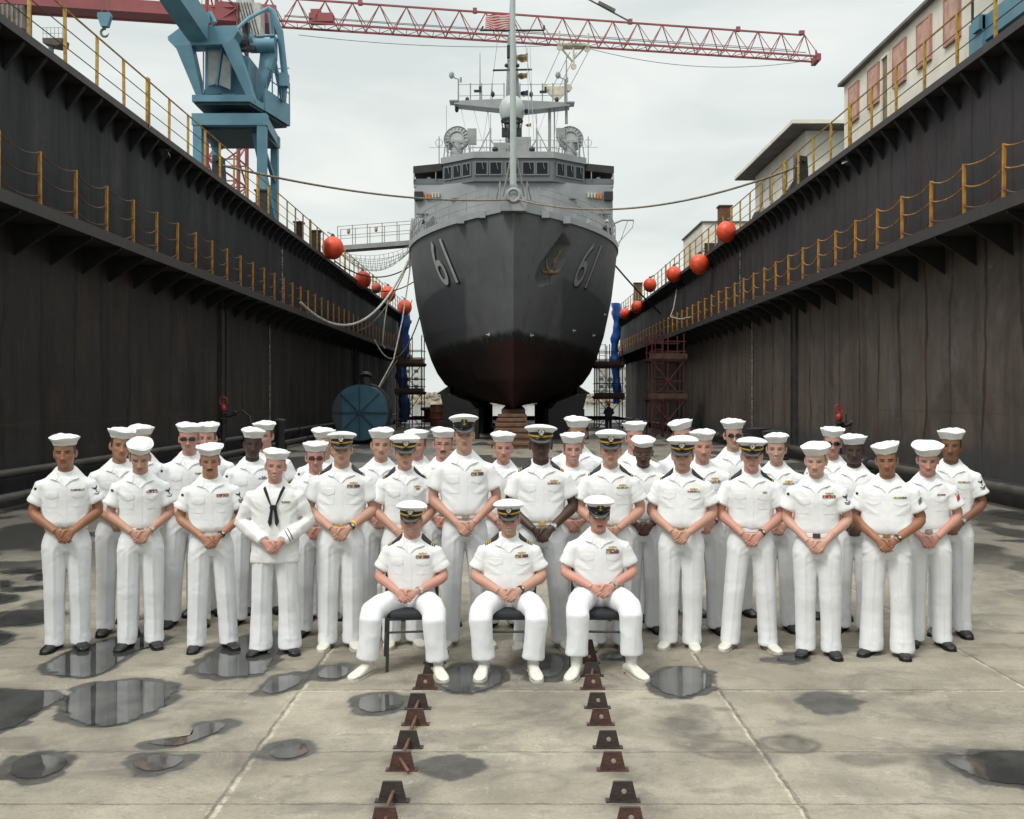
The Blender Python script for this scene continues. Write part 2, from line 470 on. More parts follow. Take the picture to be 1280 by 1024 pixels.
DIRT = [(850,905,30,14,.7),(880,930,40,16,.65),(940,940,50,14,.55),(985,930,38,11,.75),(868,890,26,10,.6),(560,925,60,14,.28),(690,868,52,13,.34),(705,890,36,12,.3),
        (740,905,60,10,.22),(625,990,60,18,.25),(850,960,90,22,.24),(1180,900,90,26,.42),(1215,950,80,22,.6),(1090,948,60,10,.62),(300,960,50,14,.33),(430,830,60,18,.38),
        (520,900,26,14,.55),(505,950,30,18,.52),(770,900,34,16,.45),(775,960,40,18,.48),(500,1005,46,22,.55),(790,1005,48,20,.5),(120,930,70,22,.25),(60,1000,120,26,.22),
        (250,900,80,20,.22),(1000,800,120,12,.3),(1100,850,110,10,.3),(1190,840,60,10,.32),(940,875,70,10,.26),(700,1000,40,10,.18),(1060,985,80,20,.22)]

def hull2d(poly, n=6, seed=0):
    """Catmull-Rom outline of a puddle, softly irregular"""
    out = []; k = len(poly); rr = random.Random(seed)
    for i in range(k):
        p0, p1, p2, p3 = (Vector(poly[(i + j - 1) % k]) for j in range(4))
        for s_ in range(n):
            t = s_ / n
            q = 0.5 * ((2*p1) + (p2-p0)*t + (2*p0-5*p1+4*p2-p3)*t*t + (3*p1-p0-3*p2+p3)*t*t*t)
            out.append(q)
    return out
PW = []   # world outlines
for i, (poly, w) in enumerate(PUD):
    wp = [G(x, y).to_2d() for x, y in poly]
    PW.append((np.array([(q.x, q.y) for q in hull2d(wp, 6, i)]), w))

def poly_dist(px, py, poly):
    """signed distance (negative inside) of points to polygon"""
    d = np.full(px.shape, 1e9); ins = np.zeros(px.shape, bool)
    n = len(poly)
    for i in range(n):
        ax, ay = poly[i]; bx, by = poly[(i + 1) % n]
        ex, ey = bx - ax, by - ay; l2 = ex * ex + ey * ey + 1e-12
        t = np.clip(((px - ax) * ex + (py - ay) * ey) / l2, 0, 1)
        d = np.minimum(d, (px - ax - t * ex) ** 2 + (py - ay - t * ey) ** 2)
        c = ((ay > py) != (by > py)) & (px < (bx - ax) * (py - ay) / (by - ay + 1e-12) + ax)
        ins ^= c
    return np.sqrt(d) * np.where(ins, -1, 1)

def make_floor():
    iy = np.concatenate([np.arange(1120, 560, -1.6), np.arange(560, 519, -2.0)])
    ys = np.concatenate([[-3.0, 2.0], H * F / (iy - VY), [YE + 2]])
    xs = np.concatenate([[-11], np.linspace(-9.9, -7.2, 40), np.arange(-7.1, 7.1, 0.028), np.linspace(7.2, 10.1, 40), [11.2]])
    X, Y = np.meshgrid(xs, ys); nx, ny = len(xs), len(ys)
    px, py = X.ravel(), Y.ravel()
    p3 = np.stack([px, py, 0 * px], 1)
    wob = (fbm(p3 * 9, 3) - 0.5)
    near = py < 40
    damp = np.zeros_like(px); dirt = np.zeros_like(px)
    for poly, w in PW:
        bb = (px > poly[:,0].min() - .5) & (px < poly[:,0].max() + .5) & (py > poly[:,1].min() - .6) & (py < poly[:,1].max() + .6)
        if not bb.any(): continue
        d = poly_dist(px[bb], py[bb], poly) + wob[bb] * 0.14
        v = 1 - sm(0.0, 0.06, d)
        halo = (1 - sm(0.0, 0.34, d + (fbm(p3[bb] * 3.1 + 9, 4) - .5) * .5)) * 0.40
        damp[bb] = np.maximum(damp[bb], np.maximum(v * (0.62 + 0.38 * min(1, w + .1)), halo))
    for cx, cy, rx, ry, a in DIRT:
        g = G(cx, cy); gx = rx * g.y / F; gy = abs(G(cx, cy - ry).y - G(cx, cy + ry).y) / 2
        q = np.sqrt(((px - g.x) / gx) ** 2 + ((py - g.y) / gy) ** 2) + (fbm(p3 * 4 + cx, 4) - 0.5) * 1.8
        dirt = np.maximum(dirt, a * (1 - sm(0.35, 1.25, q)) * (0.55 + 0.9 * fbm(p3 * 14, 3)))
    rs = np.random.RandomState(12)
    for k in range(150):
        gx0, gy0 = rs.uniform(-4.6, 4.6), rs.uniform(4.9, 9.6); r0 = rs.uniform(.03, .30) ** 1.2; a0 = rs.uniform(.15, .6)
        bb = (np.abs(px - gx0) < r0 * 3) & (np.abs(py - gy0) < r0 * 2)
        if not bb.any(): continue
        q = np.sqrt(((px[bb] - gx0) / r0) ** 2 + ((py[bb] - gy0) / (r0 * rs.uniform(.25, .7))) ** 2) + (fbm(p3[bb] * 7 + k, 4) - .5) * 2.4
        dirt[bb] = np.maximum(dirt[bb], a0 * (1 - sm(.2, 1.2, q)))
    damp = np.maximum(damp, .34 * sm(.53, .66, fbm(p3 * np.array([1.3, 1.9, 1]) + 21, 5)))
    # rings left by dried puddles
    for cx, cy, rx, ry, a in [(985,931,36,10,.8),(905,937,42,10,.7),(868,905,26,20,.5),(690,868,50,12,.3),(700,886,40,9,.3),(720,903,44,9,.3),(660,978,50,14,.25)]:
        g = G(cx, cy); gx = rx * g.y / F; gy = abs(G(cx, cy - ry).y - G(cx, cy + ry).y) / 2
        q = np.sqrt(((px - g.x) / gx) ** 2 + ((py - g.y) / gy) ** 2) + (fbm(p3 * 5 + cy, 4) - 0.5) * 0.7
        dirt = np.maximum(dirt, a * np.exp(-((q - 1) / 0.16) ** 2))
    far = sm(9.8, 15, py)
    damp = np.maximum(damp, far * sm(0.44, 0.60, fbm(p3 * np.array([0.8, 0.45, 1]), 4)) * 0.9)
    dirt = np.maximum(dirt, far * 0.55)
    # scattered old damp tide marks towards the side walls
    side = sm(3.4, 7, np.abs(px)) * sm(7.0, 9.5, py)
    damp = np.maximum(damp, side * sm(0.53, 0.62, fbm(p3 * np.array([1.1, 1.5, 1]) + 5, 4)) * 0.75)
    fs = []
    idx = np.arange(nx * ny).reshape(ny, nx)
    a = idx[:-1, :-1].ravel(); b = idx[:-1, 1:].ravel(); c = idx[1:, 1:].ravel(); d = idx[1:, :-1].ravel()
    faces = np.stack([a, b, c, d], 1)
    me = bpy.data.meshes.new('dock_floor')
    me.vertices.add(len(px)); me.vertices.foreach_set('co', p3.astype(np.float32).ravel())
    me.loops.add(faces.size); me.loops.foreach_set('vertex_index', faces.ravel().astype(np.int32))
    me.polygons.add(len(faces)); me.polygons.foreach_set('loop_start', np.arange(0, faces.size, 4, dtype=np.int32))
    me.update(calc_edges=True); me.validate()
    at = me.color_attributes.new('Col', 'FLOAT_COLOR', 'POINT')
    colr = np.stack([damp, dirt, 0 * dirt, 0 * dirt + 1], 1).astype(np.float32)
    at.data.foreach_set('color', colr.ravel())
    m = bpy.data.materials.new('dock_concrete'); m.use_nodes = True; nt = m.node_tree; bs = nt.nodes['Principled BSDF']
    Mh, N, RAMP, MIX, pos, s = nodes(nt)
    at_n = nt.nodes.new('ShaderNodeAttribute'); at_n.attribute_name = 'Col'
    sp = nt.nodes.new('ShaderNodeSeparateColor'); nt.links.new(at_n.outputs['Color'], sp.inputs[0])
    dm, dt = sp.outputs['Red'], sp.outputs['Green']
    n1 = N(pos, 0.8, 6, 0.62); n2 = N(pos, 6, 6, 0.7); n3 = N(pos, 45, 4, 0.7); n4 = N(pos, 2.0, 6, 0.7, sc=(0.5, 2.2, 1), dist=0.6)
    col = MIX(RAMP(n1, 0.34, 0.66), (0.282, 0.248, 0.192), (0.402, 0.360, 0.284))
    col = MIX(Mh('MULTIPLY', RAMP(n2, 0.44, 0.68), 0.45), col, (0.235, 0.218, 0.182))
    col = MIX(Mh('MULTIPLY', RAMP(n4, 0.55, 0.72), 0.62), col, (0.185, 0.170, 0.145))
    col = MIX(Mh('MULTIPLY', RAMP(n3, 0.46, 0.70), 0.55), col, (0.20, 0.182, 0.150))
    col = MIX(Mh('MULTIPLY', RAMP(N(pos, 13, 5, 0.78, dist=1.0), 0.60, 0.68), 0.6), col, (0.52, 0.49, 0.42))
    col = MIX(Mh('MULTIPLY', RAMP(N(pos, 1.1, 7, 0.78, dist=1.2), 0.50, 0.64), 0.62), col, (0.165, 0.152, 0.130))
    col = MIX(Mh('MULTIPLY', RAMP(N(pos, 0.5, 6, 0.7, sc=(2.5, .5, 1)), 0.56, 0.66), 0.38), col, (0.20, 0.18, 0.15))
    # pour joints: pale chipped lines
    wob1 = Mh('MULTIPLY', Mh('SUBTRACT', N(pos, 7, 4, 0.7), 0.5), 0.05)
    jn = None
    def line(v, at_, w):
        return Mh('SUBTRACT', 1.0, RAMP(Mh('ABSOLUTE', Mh('SUBTRACT', Mh('ADD', v, wob1), at_)), w * 0.4, w))
    for v, at_, w in [(s['X'], -1.52, 0.019), (s['X'], 1.47, 0.015), (s['X'], 3.72, 0.02), (s['Y'], 7.17, 0.018)]:
        l_ = line(v, at_, w); jn = l_ if jn is None else Mh('MAXIMUM', jn, l_)
    col = MIX(Mh('MULTIPLY', jn, RAMP(N(pos, 11, 5, .75), 0.40, 0.58, 0.0, 0.9)), col, (0.52, 0.47, 0.37))
    jd = None
    for v, at_, w in [(s['X'], -1.545, 0.012), (s['X'], 1.492, 0.014), (s['Y'], 7.195, 0.014), (s['Y'], 5.94, 0.012), (s['Y'], 5.18, 0.012), (s['Y'], 8.4, 0.014), (s['X'], 3.742, .012)]:
        l_ = line(v, at_, w); jd = l_ if jd is None else Mh('MAXIMUM', jd, l_)
    col = MIX(Mh('MULTIPLY', jd, RAMP(n2, 0.35, 0.6, 0.15, 0.75)), col, (0.12, 0.105, 0.085))
    dtn = Mh('MULTIPLY', dt, RAMP(n2, 0.25, 0.7, 1.15, 0.75), clamp=True)
    col = MIX(dtn, col, (0.070, 0.064, 0.055))
    wet = RAMP(Mh('ADD', dm, Mh('MULTIPLY', Mh('SUBTRACT', N(pos, 26, 5, 0.75), 0.5), 0.30)), 0.12, 0.86)
    col = MIX(wet, col, MIX(RAMP(n2, .4, .62), (0.048, 0.045, 0.040), (0.085, 0.080, 0.072)))
    nt.links.new(col, bs.inputs['Base Color'])
    nt.links.new(RAMP(wet, 0.2, 1.0, 0.86, 0.30), bs.inputs['Roughness'])
    bs.inputs['Specular IOR Level'].default_value = 0.4
    bp = nt.nodes.new('ShaderNodeBump'); bp.inputs['Strength'].default_value = 0.55; bp.inputs['Distance'].default_value = 0.012
    hgt = Mh('SUBTRACT', Mh('ADD', N(pos, 55, 5, 0.75), Mh('MULTIPLY', n2, 1.3)), Mh('MULTIPLY', jd, 2.0))
    nt.links.new(hgt, bp.inputs['Height']); nt.links.new(bp.outputs[0], bs.inputs['Normal'])
    me.materials.append(m)
    ob = bpy.data.objects.new('dock_floor', me); COL.objects.link(ob); tag(ob, kind='structure')
    return ob
make_floor()

# standing water: thin sheets with their own outline, lying in the damp hollows
def water_material(name, base, rough):
    m = bpy.data.materials.new(name); m.use_nodes = True; nt = m.node_tree; b = nt.nodes['Principled BSDF']
    M, N, RAMP, MIX, pos, s = nodes(nt)
    nt.links.new(MIX(RAMP(N(pos, 3.0, 5, 0.6), 0.35, 0.65), base, tuple(c * 1.8 for c in base)), b.inputs['Base Color'])
    b.inputs['Roughness'].default_value = rough; b.inputs['IOR'].default_value = 1.6; b.inputs['Specular IOR Level'].default_value = 0.75
    bp = nt.nodes.new('ShaderNodeBump'); bp.inputs['Strength'].default_value = 0.03; bp.inputs['Distance'].default_value = 0.01
    nt.links.new(N(pos, 5, 2), bp.inputs['Height']); nt.links.new(bp.outputs[0], b.inputs['Normal'])
    MATS[name] = m; return m
m_pud = water_material('puddle_water', (0.044, 0.044, 0.042), 0.03)
nt = m_pud.node_tree; Mh, N, RAMP, MIX, pos, s_ = nodes(nt)
a_ = nt.nodes.new('ShaderNodeAttribute'); a_.attribute_name = 'Col'; sp_ = nt.nodes.new('ShaderNodeSeparateColor'); nt.links.new(a_.outputs['Color'], sp_.inputs[0])
rag = Mh('ADD', sp_.outputs['Red'], Mh('MULTIPLY', Mh('SUBTRACT', N(pos, 9, 6, .75), .5), 1.5))
nt.links.new(RAMP(rag, 0.30, 0.62), nt.nodes['Principled BSDF'].inputs['Alpha'])
for i, (poly, w) in enumerate(PW):
    if w < 0.45: continue
    poly = np.concatenate([poly + (np.roll(poly, -1, 0) - poly) * k / 4 for k in range(4)], 0).reshape(4, -1, 2).transpose(1, 0, 2).reshape(-1, 2)
    c = poly.mean(0); n = len(poly)
    shrink = 0.955 if w >= 1 else 0.84 * w + 0.06
    ang = np.arange(n) / n * 2 * math.pi
    nz = (fbm(np.stack([poly[:,0] * 5, poly[:,1] * 5, 0 * ang + i], 1), 4) - .5) * 0.20
    q = c + (poly - c) * (shrink + nz)[:, None]
    b = MB(); b.cc = (1, 1, 1, 1); qi = c + (q - c) * .80; qo = c + (q - c) * 1.10
    b.add([(c[0], c[1], 0.004)] + [(x, y, 0.004) for x, y in qi], [(0, 1 + j, 1 + (j + 1) % n) for j in range(n)])
    b.cc = (0, 0, 0, 1); o0 = len(b.v); b.add([(x, y, 0.004) for x, y in qo], [])
    b.f += [(1 + j, o0 + j, o0 + (j + 1) % n, 1 + (j + 1) % n) for j in range(n)]
    o = b.build('puddle', m_pud); tag(o, kind='structure')

# ---- sea, breakwater and the shore beyond the open end
m_sea = bpy.data.materials.new('harbour_water'); m_sea.use_nodes = True
nt = m_sea.node_tree; b_ = nt.nodes['Principled BSDF']
Mh, N, RAMP, MIX, pos, s_ = nodes(nt)
b_.inputs['Base Color'].default_value = (0.10, 0.125, 0.12, 1); b_.inputs['Roughness'].default_value = 0.12; b_.inputs['IOR'].default_value = 1.4
bp = nt.nodes.new('ShaderNodeBump'); bp.inputs['Strength'].default_value = 0.12; bp.inputs['Distance'].default_value = 0.2
nt.links.new(N(pos, 0.8, 3, sc=(1, 0.6, 1)), bp.inputs['Height']); nt.links.new(bp.outputs[0], b_.inputs['Normal'])
b = MB(); b.quad((-3000, -400, -1.2), (3000, -400, -1.2), (3000, 4500, -1.2), (-3000, 4500, -1.2))
tag(b.build('sea', m_sea), kind='structure')
b = MB(); b.box((0, (YE + 2 - 3) / 2, -0.66), (30, YE + 5, 1.30))
tag(b.build('dock_pontoon', m_dark), kind='structure')
# rock breakwater: many boulders as one heap
m_rock = mat('breakwater_rock', (0.30, 0.26, 0.20), 0.85, col2=(0.16, 0.135, 0.10), vscale=0.7, bump=0.3, bscale=2)
b = MB(); rr = random.Random(4)
b.prism([(-160, 432, -2), (160, 432, -2), (160, 440, 3.6), (-160, 440, 3.6)], (0, 9, 0))
for k in range(620):
    x = rr.uniform(-130, 130); t = rr.random()
    s = rr.uniform(0.7, 1.7)
    b.ball((x, 432 + 8 * t, -1.4 + 5.0 * t + rr.uniform(-.3, .5)), (s, s * .9, s * rr.uniform(.55, .8)), 6, 4, Euler((rr.random()*3, rr.random()*3, rr.random()*3)).to_matrix())
tag(b.build('rock_breakwater', m_rock), 'long pale rock breakwater across the water beyond the open end of the dock', 'breakwater', kind='stuff')
m_conc = mat('far_concrete', (0.36, 0.35, 0.33), 0.8, var=0.2, vscale=0.15)
m_glassd = mat('far_window', (0.05, 0.06, 0.07), 0.3)
def far_building(x0, x1, Y, z1, label, m):
    t = thing('shore_building', label, 'building', ((x0 + x1) / 2, Y, 0))
    b = MB(); b.box(((x0+x1)/2, Y + 8, z1/2), (x1-x0, 16, z1)); b.build('wall', m, t)
    b = MB(); b.box(((x0+x1)/2, Y + 8, z1 + .3), (x1-x0 + 1, 17, .6)); b.build('roof', m_conc, t)
    k = 0
    for zz in np.arange(3.4, z1 - 2, 3.6):
        for xx in np.arange(x0 + 2, x1 - 1, 4.0):
            w = MB(); w.box((xx, Y - .04, zz), (1.9, .1, 1.5)); w.build('window', m_glassd, t)
m_pale = mat('far_pale_wall', (0.46, 0.45, 0.42), 0.8, var=0.12, vscale=0.2)
far_building(-60, -44, 470, 20, 'pale flat-roofed shore building left of the hull, seen through the scaffold', m_pale)
far_building(40, 56, 475, 16, 'grey flat-roofed shore building right of the hull, seen through the scaffold', m_conc)

# ---- the two dock walls
def grid_wall(parent, name, m, sx, x, z0, z1, y0, y1, dent, period, dz=0.28):
    ys = np.arange(y0, y1 + 0.01, 0.26); zs = np.linspace(z0, z1, int((z1 - z0) / dz) + 2)
    Yg, Zg = np.meshgrid(ys, zs)
    ph = np.abs(np.modf(Yg / period)[0])
    bay = np.random.RandomState(int(period * 100) + (7 if sx > 0 else 3)).uniform(.25, 1.7, 400)[(np.floor(Yg / period).astype(int)) % 400]
    dep = dent * bay * np.sin(math.pi * ph) ** 0.8 * np.sin(math.pi * (Zg - z0) / (z1 - z0)) ** 0.4
    dep = dep + (fbm(np.stack([Yg.ravel() * .8, Zg.ravel() * .6, 0 * Yg.ravel() + sx], 1), 3).reshape(Yg.shape) - .5) * dent * 1.2
    b = MB(); vs = [(sx * (x + d), y, z) for d, y, z in zip(dep.ravel(), Yg.ravel(), Zg.ravel())]
    ny, nz = len(ys), len(zs); fs = []
    for i in range(nz - 1):
        for j in range(ny - 1):
            a = i * ny + j; fs.append((a, a + 1, a + ny + 1, a + ny))
    b.add(vs, fs)
    # closed back so that the wall has its thickness
    xb = sx * (x + 4.4)
    b.box((sx * (x + 2.35), (y0 + y1) / 2, (z0 + z1) / 2), (4.3 - 0.2, y1 - y0, z1 - z0 - .01))
    return b.build(name, m, parent, smooth=True, angle=30)

def digits_text(txt, size, name='t'):
    cu = bpy.data.curves.new(name, 'FONT'); cu.body = txt; cu.size = size; cu.align_x = 'CENTER'; cu.align_y = 'CENTER'
    ob = bpy.data.objects.new(name, cu); COL.objects.link(ob)
    dg = bpy.context.evaluated_depsgraph_get(); me = bpy.data.meshes.new_from_object(ob.evaluated_get(dg))
    vs = [v.co.copy() for v in me.vertices]; fs = [tuple(p.vertices) for p in me.polygons]
    bpy.data.objects.remove(ob); bpy.data.curves.remove(cu); bpy.data.meshes.remove(me)
    return vs, fs

def dock_wall(sx, label, mU, mL, joint_y, draft_y):
    t = thing('dock_wall', label, 'dock wall', (sx * XW, 40, 0))
    y0 = -2.0
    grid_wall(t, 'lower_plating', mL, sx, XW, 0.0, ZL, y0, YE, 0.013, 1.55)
    grid_wall(t, 'upper_plating', mU, sx, XU, ZL + 0.24, ZT - .16, y0, YE, 0.016, 0.87 if sx > 0 else 2.3)
    b = MB(); b.box((sx * (XF + 2.2), (y0 + YE) / 2, ZL + .12), (4.4, YE - y0 + .1, .24)); 
    b.build('walkway', m_edge, t)
    b = MB(); b.box((sx * (XF + 2.4), (y0 + YE) / 2, ZT - .08), (4.8, YE - y0 + .1, .16)); b.build('top_deck', m_edge, t)
    # knees under the top deck and under the walkway
    def knee(y, xw, xf, zt, drop, w):
        k = MB(); k.prism([(sx * xw, y, zt), (sx * xf, y, zt), (sx * xf, y, zt - .05), (sx * xw, y, zt - drop)], (0, .02, 0))
        k.bar((sx * xf, y + .01, zt - .05), (sx * xw, y + .01, zt - drop), w, .02, up=(1, 0, .6)); return k
    first = None; n = 0
    for i in range(86):
        y = 14 + 0.87 * i
        if first is None: first = knee(0, XU + .02, XF + .03, ZT - .16, .55, .1).build('upper_knee', m_knee, t, local=True); first.location = Vector((-t.location.x, y - 40, 0)); 
        else: dup(first, Vector((-t.location.x, y - 40, 0)))
    first = None
    for i in range(50):
        y = 12 + 1.55 * i
        if first is None: first = knee(0, XW + .02, XF + .03, ZL, .62, .06).build('lower_knee', m_knee, t, local=True); first.location = Vector((-t.location.x, y - 40, 0))
        else: dup(first, Vector((-t.location.x, y - 40, 0)))
    # expansion joints of the pontoon sections
    for jy in joint_y:
        b = MB(); b.box((sx * (XW - .02), jy, ZL / 2), (.16, .34, ZL - .01)); b.box((sx * (XW - .05), jy + .26, ZL / 2), (.2, .05, ZL - .01))
        b.build('joint_cover', m_dark, t)
    # draught scale: digits painted on the plating
    b = MB(); k = 0
    seq = '9 8 7 6 5 4 3 2 1 0 9 8 7 6 5 4 3 2 1 0 9 8 7 6 5 4 3 2 1 0'.split()
    z = ZT - .9
    while z > 0.8:
        if not (ZL - .5 < z < ZL + .35):
            vs, fs = digits_text(seq[k % len(seq)], 0.34)
            xx = (XU if z > ZL else XW) - 0.03
            b.add([(sx * xx, draft_y + sx * -v.x * -1 * -1, z + v.y) for v in vs], fs)
        k += 1; z -= 0.29
    b.build('draught_scale', m_white, t)
    return t
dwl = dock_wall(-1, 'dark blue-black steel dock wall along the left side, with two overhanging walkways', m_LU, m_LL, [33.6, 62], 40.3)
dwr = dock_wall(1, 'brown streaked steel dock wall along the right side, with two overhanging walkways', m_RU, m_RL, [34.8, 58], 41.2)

# ---- railings (posts and chains are parts)
def railing(sx, x, z, y0, dy, n, label, group, posts, h, chains, mp, wide=()):
    t = thing('railing', label, 'railing', (sx * x, y0, z), group=group)
    pb = MB(); pb.box((0, 0, h/2), (.055, .055, h)); p0 = None; pw = None
    for i in range(n):
        if i in wide:
            if pw is None:
                w = MB(); w.box((0, 0, h/2 + .03), (.06, .17, h + .06)); w.box((0, 0, h/2), (.10, .05, h))
                pw = w.build('wide_post', mp, t, local=True); pw.location = (0, i * dy, 0)
            else: dup(pw, (0, i * dy, 0))
            continue
        tw = rng.uniform(-.03, .03)
        if p0 is None: o = p0 = pb.build('post', mp, t, local=True); o.location = (0, i * dy, 0)
        else: o = dup(p0, (0, i * dy, 0))
        o.rotation_euler = (tw, 0, 0)
    c0 = None
    for j, (hz, sag, r, m) in enumerate(chains):
        c = MB(); pts = []
        for i in range(n - 1):
            sg = sag * rng.uniform(.6, 1.35)
            pts += catenary((0, i * dy, hz), (0, (i + 1) * dy, hz), sg, 8)[:-1] if sag else [Vector((0, i * dy, hz))]
        pts.append(Vector((0, (n - 1) * dy, hz)))
        c.tube(pts, r, 5); c.build('chain' if sag else 'rail', m, t, local=True)
    return t
G1 = 'yellow railings along the dock walls'
railing(-1, XF + .04, ZL + .03, 11.25, 1.55, 50, 'yellow posts with sagging rusty chains along the lower left walkway', G1, None, 1.22, [(1.2, .12, .014, m_chain), (.78, .16, .014, m_chain), (.38, .16, .012, m_chain)], m_yelA)
railing(1, XF + .06, ZL + .03, 10.4, 1.60, 48, 'yellow posts with sagging rusty chains along the lower right walkway', G1, None, 1.22, [(1.2, .12, .014, m_yelA), (.78, .16, .014, m_yelA), (.38, .16, .012, m_chain)], m_yelA)
railing(-1, XF + .03, ZT - .10, 12.5, 1.51, 50, 'yellow posts with straight rails along the top left edge of the dock', G1, None, 1.18, [(1.18, 0, .022, m_yel), (.80, 0, .012, m_wire), (.42, 0, .012, m_wire)], m_yel, wide=(8, 15, 21, 27, 34))
railing(1, XF + .05, ZT - .10, 12.2, 1.62, 47, 'yellow posts with straight rails along the top right edge of the dock', G1, None, 1.18, [(1.18, 0, .022, m_yel), (.80, 0, .012, m_wire), (.42, 0, .012, m_wire)], m_yel, wide=(9, 13, 18, 24, 29))

# ---- pipes along the foot of the walls
def pipeline(sx, x, z, r, label):
    t = thing('pipeline', label, 'pipe', (sx * x, 40, 0))
    b = MB(); b.tube([(sx * x, y, z) for y in (2, 20, 40, 60, 82)], r, 14); b.build('pipe', m_pipe, t, smooth=True)
    fl = None; st = None
    for i in range(16):
        y = 7.6 + i * 4.6
        if fl is None:
            f = MB(); f.tube([(0, -.09, z), (0, -.035, z)], r * 1.45, 16); f.tube([(0, .035, z), (0, .09, z)], r * 1.45, 16); f.tube([(0,-.04,z),(0,.04,z)], r*1.2, 14)
            fl = f.build('flange', m_dark, t, local=True); fl.location = (0, y - 40, 0)
            s = MB(); s.box((0, .5, (z - r) / 2), (.14, .10, z - r)); s.box((0, .5, z - r + .012), (r * 2.2, .14, .03)); st = s.build('support', m_dark, t, local=True); st.location = (0, y - 40, 0)
        else: dup(fl, (0, y - 40, 0)); dup(st, (0, y - 40, 0))
pipeline(-1, 9.62, 0.66, .085, 'upper of the two dark steel pipes along the foot of the left dock wall')
pipeline(-1, 9.25, 0.27, .085, 'lower of the two dark steel pipes along the foot of the left dock wall')
pipeline(1, 9.30, 0.38, .105, 'dark flanged steel pipe along the foot of the right dock wall')
b = MB(); b.box((9.72, 40, .22), (.3, 84, .44)); 
tag(b.build('kerb', m_dark), kind='structure')
b = MB(); b.box((-9.8, 40, .12), (.18, 84, .24)); 
tag(b.build('kerb', m_dark), kind='structure')

# ---- hydrants on the wall foot
def hydrant(x, y, z, label, sx):
    t = thing('fire_hydrant', label, 'hydrant', (x, y, 0), group='hydrants at the foot of the dock walls')
    b = MB(); b.tube([(x, y, 0), (x, y, z - .18)], .075, 12); b.tube([(x, y, .02), (x, y, .06)], .16, 12); b.tube([(x, y, z - .42), (x, y, z - .36)], .15, 12); b.tube([(x, y, z - .22), (x, y, z - .17)], .14, 12)
    b.build('standpipe', m_dark, t, smooth=True)
    b = MB(); b.ball((x, y, z - .05), (.10, .10, .14), 12, 8); b.tube([(x, y, z), (x, y, z + .2)], .022, 8)
    b.build('valve_body', m_red, t, smooth=True)
    b = MB(); pts = [(x + .13 * math.cos(a), y - .02, z + .2 + .13 * math.sin(a)) for a in np.linspace(0, 2 * math.pi, 17)]
    b.tube(pts, .02, 6, caps=False); b.bar((x - .13, y - .02, z + .2), (x + .13, y - .02, z + .2), .02)
    b.build('hand_wheel', m_red, t, smooth=True)
    b = MB(); b.tube([(x, y, z - .28), (x + .22, y, z - .28), (x + .36, y, z - .2)], .06, 10); b.tube([(x + .34, y, z - .22), (x + .42, y, z - .16)], .085, 12)
    b.tube([(x + .2, y, z - .28), (x + .2, y, z + .06)], .025, 8); b.build('outlet', m_dark, t, smooth=True)
    if sx < 0:
        b = MB(); b.tube([(x + .4, y, z - .17), (x + .62, y, z - .12), (x + .85, y, z - .3), (x + 1.0, y - .2, z - .75), (x + 1.02, y - .3, .05)], .03, 8); b.build('hose', m_dark, t, smooth=True)
hydrant(-9.45, 32.4, 1.78, 'red-topped hydrant with a short hose, by the left dock wall', -1)
hydrant(9.55, 29.2, 1.56, 'red-topped hydrant by the right dock wall, seen between white caps', 1)
def bollard(x, y, r, h, label):
    b = MB(); b.lathe([(r * 1.5, 0), (r * 1.5, .06), (r, .10), (r * .85, h * .6), (r * 1.25, h * .86), (r * 1.3, h * .95), (r * .6, h)], (x, y, 0), 20)
    tag(b.build('bollard', m_dark, smooth=True), label, 'bollard', 'dark bollards at the foot of the right wall')
bollard(8.8, 33.6, .32, 1.0, 'dark steel bollard by the right wall, nearer the thick wall joint')
bollard(8.95, 36.4, .34, 1.0, 'dark steel bollard by the right wall, further from the camera of the two')
bollard(-8.8, 37.5, .18, 1.3, 'slim dark steel bollard by the left wall, near the painted draught marks')

